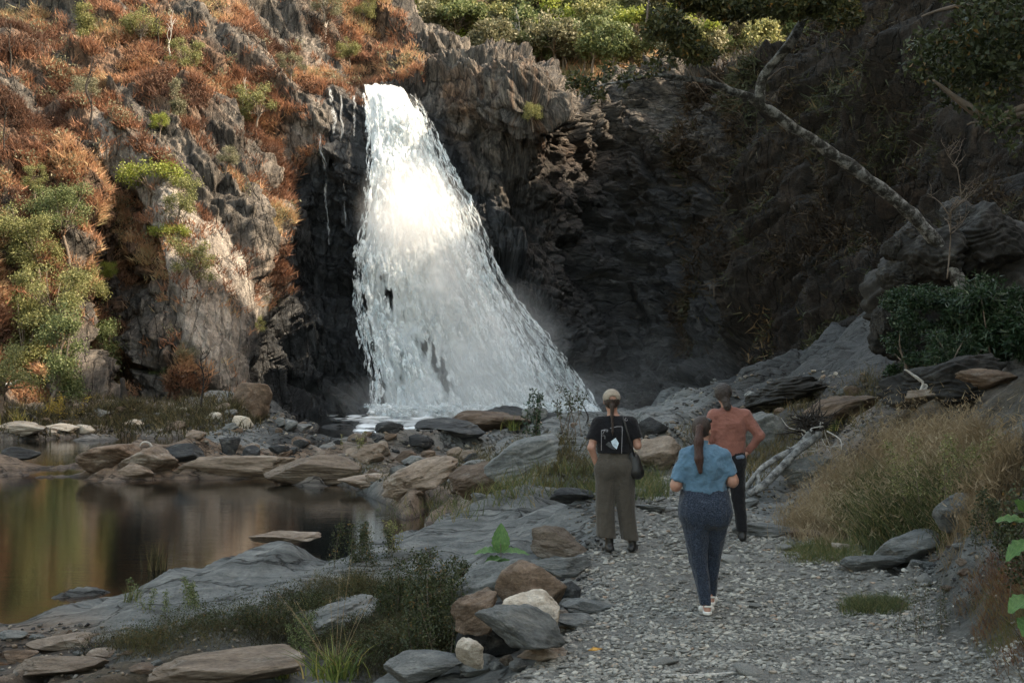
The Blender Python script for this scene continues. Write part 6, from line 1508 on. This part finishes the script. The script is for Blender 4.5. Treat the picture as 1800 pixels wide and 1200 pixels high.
def hair_mat(name, a, b):
    n = NT(name); v = n.mapping((60, 60, 4)); nz = n.noise(v, 3, 6, .7)
    return n.surf(n.pbr(n.ramp(nz, [(.35, a), (.65, b)]), .42, n.bump(nz, 1.0, .012), .5))
M_hair1 = hair_mat('reddish_brown_hair', (.035, .013, .008), (.13, .055, .03)); M_hair2 = hair_mat('dark_brown_hair', (.012, .008, .006), (.055, .030, .02)); M_hair3 = hair_mat('brown_curly_hair', (.014, .011, .010), (.07, .052, .045))
M_pony = hair_mat('auburn_hair', (.018, .008, .006), (.075, .028, .018))
M_boot = plain_mat('black_leather', (.012, .012, .012), .45, .3, 10, .5, .3, 60)
def boot(F1, ank, toe_dir, h=.17, r=.045):
    a = np.array(ank, float); t = np.array(toe_dir, float); t /= np.linalg.norm(t)
    F1.cone(a+[0, 0, h-.06], (a[0], a[1], .07), r, r*.95, .02, 1.1); F1.cone((a[0]-t[0]*.045, a[1]-t[1]*.045, .04), (a[0]+t[0]*.12, a[1]+t[1]*.12, .035), .040, .038, .03)
    F1.cone((a[0]+t[0]*.12, a[1]+t[1]*.12, .032), (a[0]+t[0]*.17, a[1]+t[1]*.17, .028), .036, .028, .03)
HV = .0075
def torso(F1, hipz, waistz, chestz, shz, hip=.15, waist=.12, chest=.14, sh=.15, cx=0.0, fat=0.0):
    F1.cone((cx-.05, -.01, hipz), (cx+.05, -.01, hipz), hip*.80, hip*.80, .05, .78); F1.cone((cx-.02, 0, waistz), (cx+.02, 0, waistz), waist*.95, waist*.95, .06, .78)
    F1.cone((cx-.03, 0, hipz+.03), (cx-.02, 0, waistz), hip*.85, waist*.95, .04, .78); F1.cone((cx+.03, 0, hipz+.03), (cx+.02, 0, waistz), hip*.85, waist*.95, .04, .78)
    F1.cone((cx-.03, 0, waistz), (cx-.05, 0, chestz), waist, chest*.86, .05, .74); F1.cone((cx+.03, 0, waistz), (cx+.05, 0, chestz), waist, chest*.86, .05, .74)
    F1.cone((cx-sh, 0, shz-.01), (cx+sh, 0, shz-.01), .048, .048, .06); F1.cone((cx, .0, chestz), (cx, 0, shz), chest*.9, .08, .06, .72)
def at_person(name, px, d, label):
    b = gp(px, d); e_ = empty(name, tuple(b)); tag(e_, label, 'person', 'people on the path'); return e_, b

# --- person in cap, black T-shirt and wide grey-brown trousers
e1, b1 = at_person('person', 1081, 13.5, 'person in a beige cap, black T-shirt and wide grey trousers')
B = Field((-.34, -.26, -.02), (.36, .38, 1.80), HV)
torso(B, .90, 1.07, 1.27, 1.37, .115, .085, .115, .135)
B.cone((-.02, 0, 1.38), (-.03, .015, 1.52), .056, .052, .04)
Rt1, Mh1 = head(B, (-.035, .02, 1.595), -.05, 1.0)
for a, b_, c, ra in (((-.175, 0, 1.375), (-.252, -.045, 1.105), (-.185, .02, .90), 1), ((.175, 0, 1.375), (.235, -.03, 1.125), (.262, .17, 1.175), 1)):
    B.cone(a, b_, .052, .040, .05); B.cone(b_, c, .039, .026, .02)
hand(B, (-.185, .02, .90), (.35, .35, -.85), (1, 0, .3), 1, .35); hand(B, (.262, .17, 1.175), (-.1, .9, .35), (-.9, 0, .3), -1, .7)
for s, kn, an in ((-1, (-.105, .02, .50), (-.06, .0, .08)), (1, (.125, .03, .50), (.185, .02, .08))):
    B.cone((s*.085, 0, .88), kn, .088, .056, .05); B.cone(kn, an, .054, .036, .02); B.cone(an, (an[0], an[1]+.12, .03), .036, .028, .02)
skin('body', B, M_skin, e1, it=1)
S = Field((-.36, -.28, .95), (.36, .28, 1.50), HV)
S.cone((-.035, 0, 1.03), (-.05, 0, 1.27), .150, .150, .06, .76); S.cone((.035, 0, 1.03), (.05, 0, 1.27), .150, .150, .06, .76); S.cone((-.14, 0, 1.365), (.14, 0, 1.365), .076, .076, .06, 1.0); S.cone((0, 0, 1.28), (0, 0, 1.36), .16, .10, .06, .78); S.cone((0, 0, 1.37), (-.02, .01, 1.425), .075, .060, .03)
S.cone((-.175, 0, 1.365), (-.262, -.03, 1.12), .070, .074, .04, 1, [((-.235, -.02, 1.185), (-.25, -.1, -1))]); S.cone((.175, 0, 1.365), (.245, -.02, 1.13), .068, .072, .04, 1, [((.22, -.02, 1.20), (.2, -.05, -1))])
S.cut((0, 0, 1.045), (0, 0, -1)); S.cut((-.02, .0, 1.432), (0, .25, 1))
sh1 = skin('t_shirt', S, cloth_mat('black_cotton', (.009, .009, .011), .2, rough=.95, heather=(.02, .02, .023)), e1, .010, (6, 6, 4), 3)
T = Field((-.30, -.30, .10), (.34, .30, 1.14), HV)
T.cone((-.045, 0, 1.065), (.045, 0, 1.065), .125, .125, .04, .80); T.cone((-.06, -.012, .90), (.06, -.012, .90), .145, .145, .06, .84); T.cone((-.08, 0, .86), (-.09, 0, .86), .12, .12, .05)
T.cone((-.085, 0, .88), (-.105, .01, .45), .118, .100, .035); T.cone((-.105, .01, .45), (-.09, .0, .10), .100, .102, .02); T.cone((.09, 0, .88), (.118, .02, .48), .116, .094, .035); T.cone((.118, .02, .48), (.162, .02, .14), .094, .092, .02)
T.cut((0, 0, 1.10), (0, 0, 1)); T.cut((0, 0, .148), (-.12, 0, -1))
tr1 = skin('trousers', T, cloth_mat('grey_wool', (.065, .057, .047), .15, rough=.95), e1, .016, (9, 9, 1.6), 5)
for s, an in ((-1, (-.06, .0, .08)), (1, (.185, .02, .08))):
    K = Field((an[0]-.12, -.14, -.015), (an[0]+.14, .28, .28), .006); boot(K, an, (s*.25, 1, 0), .26, .046); K.cut((0, 0, -.002), (0, 0, -1)); K.cut((0, 0, .25), (0, 0, 1)); skin('boot', K, M_boot, e1, .002, (20, 20, 12), 2, 1)
H = Field((-.18, -.18, 1.20), (.12, .18, 1.74), .006)
H.ell(Rt1((0, -.02, .012)), (.086, .100, .098), .01); H.cone((-.035, -.085, 1.545), (-.04, -.105, 1.44), .026, .016, .02); H.cone((-.04, -.105, 1.44), (-.035, -.135, 1.28), .015, .012, .01); H.cone((-.035, -.135, 1.28), (-.035, -.14, 1.235), .012, .004, .01)
H.cut((0, .062, 1.55), (0, 1, .15)); H.cut((0, 0, 1.635), (0, -.2, 1)); skin('hair', H, M_hair2, e1, .006, (30, 30, 6), 4, 1)
C_ = Field((-.18, -.18, 1.52), (.12, .28, 1.78), .006)
C_.ell(Rt1((0, -.008, .035)), (.094, .110, .095), .01); C_.cut((0, 0, 1.598), (0, -.12, -1)); C_.sub(Rt1((0, -.125, .02)), (.045, .06, .036)); skin('cap', C_, cloth_mat('beige_canvas', (.27, .23, .18), .25, 120), e1, .002, (14, 14, 14), 2, 1)
C_ = Field((-.18, .02, 1.54), (.12, .28, 1.70), .006); C_.ell(Rt1((0, .13, .022)), (.078, .075, .010), .004); skin('cap_brim', C_, bpy.data.materials['beige_canvas'], e1, it=1)
C_ = Field((-.10, -.14, 1.56), (.04, -.05, 1.66), .005); C_.cone(Rt1((-.04, -.100, .0)), Rt1((.04, -.100, .0)), .010, .010, .004); skin('cap_strap', C_, M_boot, e1, it=1)
K = Field((.06, -.24, .70), (.32, .16, 1.12), .007); K.cone((.20, -.05, .99), (.215, -.06, .86), .055, .075, .05, .8); K.cone((.17, -.03, 1.02), (.24, -.04, .84), .045, .06, .05, .8); skin('shoulder_bag', K, M_boot, e1, .008, (10, 10, 6), 7)
v, f = tube(smooth_path([(.205, -.07, 1.0), (.165, -.128, 1.12), (.12, -.132, 1.27), (.085, -.085, 1.40), (.07, 0, 1.445)], 20), .011, 6); MB().add(v, f).build('bag_strap', M_boot, e1)
# the print on the back: a thin frame, the figure 7 with a degree ring, a white and a grey stone
def back_y(obj, x, z):
    me = obj.data; n = len(me.vertices); a = np.empty(n*3, np.float32); me.vertices.foreach_get('co', a); a = a.reshape(-1, 3)
    return a
_sv = back_y(sh1, 0, 0); _sv = _sv[_sv[:, 1] < 0]
def on_back(x, z, off=.004):
    x, z = np.atleast_1d(x), np.atleast_1d(z); o = np.empty(len(x))
    for i in range(len(x)):
        d2 = (_sv[:, 0]-x[i])**2+(_sv[:, 2]-z[i])**2; k = np.argsort(d2)[:6]; o[i] = _sv[k, 1].min()
    return np.stack([x, o-off, z], -1)
def px1(x, y): return (x-1081)/166.7, (972-y)/166.7
def strip(pts, w, mb):
    for (x0, y0), (x1, y1) in zip(pts[:-1], pts[1:]):
        m = max(2, int(math.hypot(x1-x0, y1-y0)/1.5)); t = np.linspace(0, 1, m); X = lerp(x0, x1, t); Y = lerp(y0, y1, t); L_ = math.hypot(x1-x0, y1-y0)+1e-6; nx, ny = -(y1-y0)/L_*w/2, (x1-x0)/L_*w/2
        A = on_back(*px1(X+nx, Y+ny)); B_ = on_back(*px1(X-nx, Y-ny)); mb.add(np.concatenate([A, B_]), np.stack([np.arange(m-1), np.arange(1, m), m+np.arange(1, m), m+np.arange(m-1)], -1))
M_prw = plain_mat('white_print', (.30, .30, .32), .8, .1); M_prb = plain_mat('pale_blue_print', (.52, .62, .70), .8, .25, 40); M_prg = plain_mat('grey_print', (.07, .075, .08), .8, .4, 40)
mb = MB()
strip([(1056,792),(1056,757),(1063,755)], .8, mb); strip([(1071,753),(1083,750),(1092,750),(1092,757),(1091,797)], .9, mb); strip([(1057,766),(1062,766),(1062,772)], .7, mb)
strip([(1056.5,757.5),(1062,755.5),(1058,763.5)], .8, mb); th = np.linspace(0, 2*np.pi, 10); strip(list(zip(1065.2+1.8*np.cos(th), 757+1.9*np.sin(th))), .7, mb)
strip(list(zip(1099.5+2.3*np.cos(th[:8]), 738+2.3*np.sin(th[:8]))), .7, mb)
mb.build('shirt_print', M_prw, sh1, False)
def patch(pts, name, m):
    P_ = on_back(*px1(np.array([p[0] for p in pts]+[np.mean([p[0] for p in pts])]), np.array([p[1] for p in pts]+[np.mean([p[1] for p in pts])])), .006); n = len(pts)
    P_[:, 1] = P_[:, 1].min(); mesh(name, P_, np.array([[i, n, (i+1) % n] for i in range(n)]), m, sh1, False)
patch([(1072,775.5),(1080.5,769.5),(1086,779),(1082,789.5),(1075.5,784)], 'stone_print', M_prb); patch([(1063,781),(1068,776.5),(1072,778),(1075,784.5),(1081,790.5),(1074,789),(1069,786)], 'stone_print', M_prg)

# --- person in blue shirt and patterned trousers, walking
e2, b2 = at_person('person', 1240, 10.85, 'woman with a long ponytail in a short sleeved blue shirt and patterned navy trousers')
B = Field((-.40, -.30, -.02), (.38, .42, 1.76), HV)
torso(B, .88, 1.05, 1.26, 1.35, .15, .11, .13, .14, -.01)
B.cone((-.02, 0, 1.36), (-.03, .02, 1.49), .062, .056, .04)
Rt2, Mh2 = head(B, (-.025, .03, 1.555), .62, 1.0)
for a, b_, c in (((-.185, 0, 1.34), (-.285, -.03, 1.09), (-.20, .19, 1.09)), ((.18, 0, 1.34), (.255, -.03, 1.125), (.19, .20, 1.10))):
    B.cone(a, b_, .052, .050, .05); B.cone(b_, c, .050, .029, .03)
hand(B, (-.20, .19, 1.09), (.6, .75, .1), (.2, 0, 1), -1, .8); hand(B, (.19, .20, 1.10), (-.7, .65, .1), (0, 0, 1), 1, .8)
for hp, kn, an in (((-.10, 0, .85), (-.06, .02, .47), (.012, -.01, .085)), ((.11, .02, .85), (.095, .14, .48), (.082, .20, .13))):
    B.cone(hp, kn, .105, .062, .05); B.cone(kn, an, .060, .036, .02); B.cone((an[0], an[1]-.03, an[2]-.045), (an[0]+.01, an[1]+.10, an[2]-.055), .034, .030, .03); B.cone((an[0]+.01, an[1]+.10, an[2]-.055), (an[0]+.015, an[1]+.17, an[2]-.062), .034, .020, .02)
skin('body', B, M_skin, e2, it=1)
S = Field((-.42, -.32, .94), (.40, .32, 1.48), HV); sc2 = .80
S.cone((-.075, 0, 1.0), (-.07, -.005, 1.26), .150, .155, .07, sc2); S.cone((.055, 0, 1.0), (.05, -.005, 1.26), .150, .155, .07, sc2); S.cone((-.145, 0, 1.328), (.135, 0, 1.328), .080, .080, .06); S.cone((-.02, 0, 1.27), (-.02, 0, 1.36), .17, .10, .06, .8)
S.cone((-.185, 0, 1.325), (-.295, -.03, 1.05), .074, .082, .04, 1, [((-.268, -.03, 1.125), (-.32, -.05, -1))]); S.cone((.175, 0, 1.325), (.27, -.02, 1.08), .072, .080, .04, 1, [((.25, -.02, 1.175), (.36, -.05, -1))])
S.cut((0, 0, 1.028), (.0, 0, -1)); S.cone((-.025, .0, 1.385), (-.025, .01, 1.425), .070, .066, .01); S.cut((0, .0, 1.428), (0, .3, 1))
M_blue = cloth_mat('blue_linen', (.085, .16, .235), .2, 200, heather=(.15, .24, .32))
sh2 = skin('shirt', S, M_blue, e2, .026, (7, 7, 7), 9, extra=lambda v: .006*np.sin(v[:, 2]*26+5*v[:, 0]*v[:, 0]*8)*smooth(1.25, 1.05, v[:, 2]))
K = Field((-.14, -.12, 1.36), (.10, .12, 1.48), .006); K.cone((-.025, .0, 1.395), (-.028, .012, 1.438), .070, .064, .005); skin('collar', K, M_blue, e2, .003, (9, 9, 9), 3, 1)
T = Field((-.34, -.34, .03), (.36, .38, 1.10), HV)
T.cone((-.09, 0, 1.01), (.07, 0, 1.01), .145, .145, .05, .86); T.cone((-.10, -.02, .865), (.09, -.02, .865), .165, .165, .07, .95)
T.cone((-.10, -.01, .84), (-.07, .0, .47), .140, .088, .03); T.cone((-.07, .0, .47), (-.002, -.02, .085), .088, .056, .01); T.cone((.105, .0, .84), (.095, .14, .48), .134, .084, .012); T.cone((.095, .14, .48), (.082, .20, .13), .082, .052, .01)
T.cut((0, 0, 1.05), (0, 0, 1)); T.cut((0, 0, .078), (0, 0, -1))
skin('trousers', T, cloth_mat('patterned_navy', (.010, .016, .030), .25, 200, .85, .3, (.085, .105, .145), (.017, .026, .042)), e2, .020, (8, 8, 2.5), 12)
for an, z in (((.012, -.01), 0.0), ((.082, .20), .045)):
    K = Field((an[0]-.1, an[1]-.12, z-.02), (an[0]+.12, an[1]+.26, z+.14), .005); K.cone((an[0], an[1]-.04, z+.012), (an[0]+.015, an[1]+.17, z+.012), .042, .045, .02); K.cut((0, 0, z), (0, 0, -1)); K.cut((0, 0, z+.028), (0, 0, 1))
    K.cone((an[0]-.04, an[1]+.075, z+.03), (an[0]+.055, an[1]+.075, z+.03), .03, .03, .005, 1.3, ); K.cone((an[0]-.028, an[1]-.055, z+.07), (an[0]+.028, an[1]-.055, z+.07), .009, .009, .004)
    skin('sandal', K, plain_mat('white_sandal', (.62, .60, .56), .6, .1), e2, it=1)
H = Field((-.22, -.22, 1.10), (.14, .22, 1.72), .006)
H.ell(Rt2((0, -.022, .022)), (.088, .104, .100), .01, Mh2); H.cut(Rt2((0, .052, .0)), Mh2@np.array([0, 1, -.35])); skin('hair', H, M_hair2, e2, .005, (24, 24, 8), 4, 1)
H = Field((-.22, -.26, 1.08), (.06, .04, 1.66), .006)
H.ell((-.065, -.065, 1.575), (.035, .035, .035), .01); H.cone((-.07, -.085, 1.57), (-.085, -.135, 1.46), .034, .042, .02); H.cone((-.085, -.135, 1.46), (-.088, -.165, 1.32), .044, .042, .02, .8); H.cone((-.088, -.165, 1.32), (-.075, -.175, 1.215), .040, .022, .02, .8); skin('ponytail', H, M_pony, e2, .008, (34, 34, 4), 6, 1)
K = Field((-.02, -.12, 1.54), (.14, .12, 1.70), .005); K.cone(Rt2((-.075, .03, .075)), Rt2((-.02, .062, .085)), .017, .017, .004); K.cone(Rt2((.02, .062, .085)), Rt2((.07, .03, .075)), .017, .017, .004); K.cone(Rt2((-.02, .062, .085)), Rt2((.02, .062, .085)), .006, .006, .004); skin('sunglasses', K, M_boot, e2, it=1)

e2.scale = (.89, .95, 1)
# --- man in pink shirt and black trousers, hand on hip
e3, b3 = at_person('person', 1287, 14.3, 'person in salmon pink shirt and black trousers with one hand on the hip')
B = Field((-.40, -.28, -.02), (.40, .34, 1.86), HV)
torso(B, .93, 1.10, 1.32, 1.44, .11, .09, .115, .155, -.03)
B.cone((-.04, 0, 1.45), (-.08, .01, 1.59), .058, .054, .04); Rt3, Mh3 = head(B, (-.10, .02, 1.675), .12, 1.0)
for a, b_, c in (((-.21, 0, 1.43), (-.285, -.05, 1.16), (-.21, .06, .99)), ((.15, 0, 1.43), (.30, -.05, 1.20), (.165, .02, 1.00))):
    B.cone(a, b_, .052, .040, .05); B.cone(b_, c, .039, .027, .02)
hand(B, (-.21, .06, .99), (.75, .5, -.3), (.6, -.7, 0), -1, .5); hand(B, (.165, -.01, 1.00), (-.75, .15, -.45), (-.25, .85, .1), 1, .35)
for hp, kn, an in (((-.11, 0, .92), (-.13, .03, .50), (-.15, .03, .08)), ((.05, 0, .92), (.075, .02, .50), (.115, .0, .08))):
    B.cone(hp, kn, .088, .056, .05); B.cone(kn, an, .054, .036, .02); B.cone(an, (an[0], an[1]+.12, .03), .036, .028, .02)
skin('body', B, M_skin, e3, it=1)
S = Field((-.42, -.28, .88), (.42, .28, 1.60), HV)
S.cone((-.075, 0, .98), (-.075, 0, 1.32), .138, .148, .06, .78); S.cone((.01, 0, .98), (.015, 0, 1.32), .138, .148, .06, .78); S.cone((-.19, 0, 1.425), (.13, 0, 1.425), .078, .078, .06); S.cone((-.03, 0, 1.34), (-.03, 0, 1.45), .16, .09, .06, .76); S.cone((-.045, 0, 1.44), (-.06, .01, 1.525), .072, .066, .02)
for a, b_, c in (((-.21, 0, 1.425), (-.29, -.05, 1.16), (-.22, .05, 1.01)), ((.15, 0, 1.425), (.305, -.05, 1.20), (.19, .0, 1.03))): S.cone(a, b_, .070, .058, .05); S.cone(b_, c, .056, .042, .02)
S.cut((0, 0, .945), (0, 0, -1)); S.cut((-.06, 0, 1.525), (0, .2, 1))
skin('shirt', S, cloth_mat('salmon_cotton', (.235, .098, .075), .18, 220, heather=(.30, .145, .115)), e3, .012, (8, 8, 7), 15)
T = Field((-.34, -.26, .05), (.32, .26, 1.08), HV)
T.cone((-.07, 0, .99), (.01, 0, .99), .132, .132, .04, .8); T.cone((-.08, -.01, .90), (.02, -.01, .90), .135, .135, .05, .86)
for hp, kn, an in (((-.11, 0, .90), (-.13, .03, .50), (-.15, .03, .10)), ((.045, 0, .90), (.075, .02, .50), (.115, .0, .10))): T.cone(hp, kn, .104, .078, .04); T.cone(kn, an, .078, .062, .02)
T.cut((0, 0, 1.03), (0, 0, 1)); T.cut((0, 0, .11), (0, 0, -1))
tr3 = skin('trousers', T, cloth_mat('black_denim', (.010, .010, .012), .2, rough=.9, heather=(.02, .02, .024)), e3, .011, (8, 8, 7), 17)
K = Field((.0, -.18, .90), (.14, -.02, 1.02), .006); K.cone((.04, -.118, .96), (.10, -.095, .965), .022, .026, .01, .5); skin('blue_cloth', K, cloth_mat('faded_blue', (.12, .16, .22), .2), e3, it=1)
for an in ((-.15, .03, .08), (.115, .0, .08)):
    K = Field((an[0]-.12, -.14, -.015), (an[0]+.14, .28, .24), .006); boot(K, an, (.1, 1, 0), .20, .05); K.cut((0, 0, -.002), (0, 0, -1)); K.cut((0, 0, .17), (0, 0, 1)); skin('boot', K, M_boot, e3, .002, (20, 20, 12), 2, 1)
H = Field((-.26, -.20, 1.44), (.06, .18, 1.84), .006)
H.ell(Rt3((0, -.018, .022)), (.100, .110, .108), .01); H.cone((-.085, -.06, 1.60), (-.07, -.075, 1.54), .052, .042, .03); H.ell((-.07, -.09, 1.535), (.044, .036, .05), .01); H.cut((0, .078, 1.62), (0, 1, -.1))
skin('hair', H, M_hair3, e3, .012, (26, 26, 26), 8, 1)
e3.scale = (.98, 1, .98)
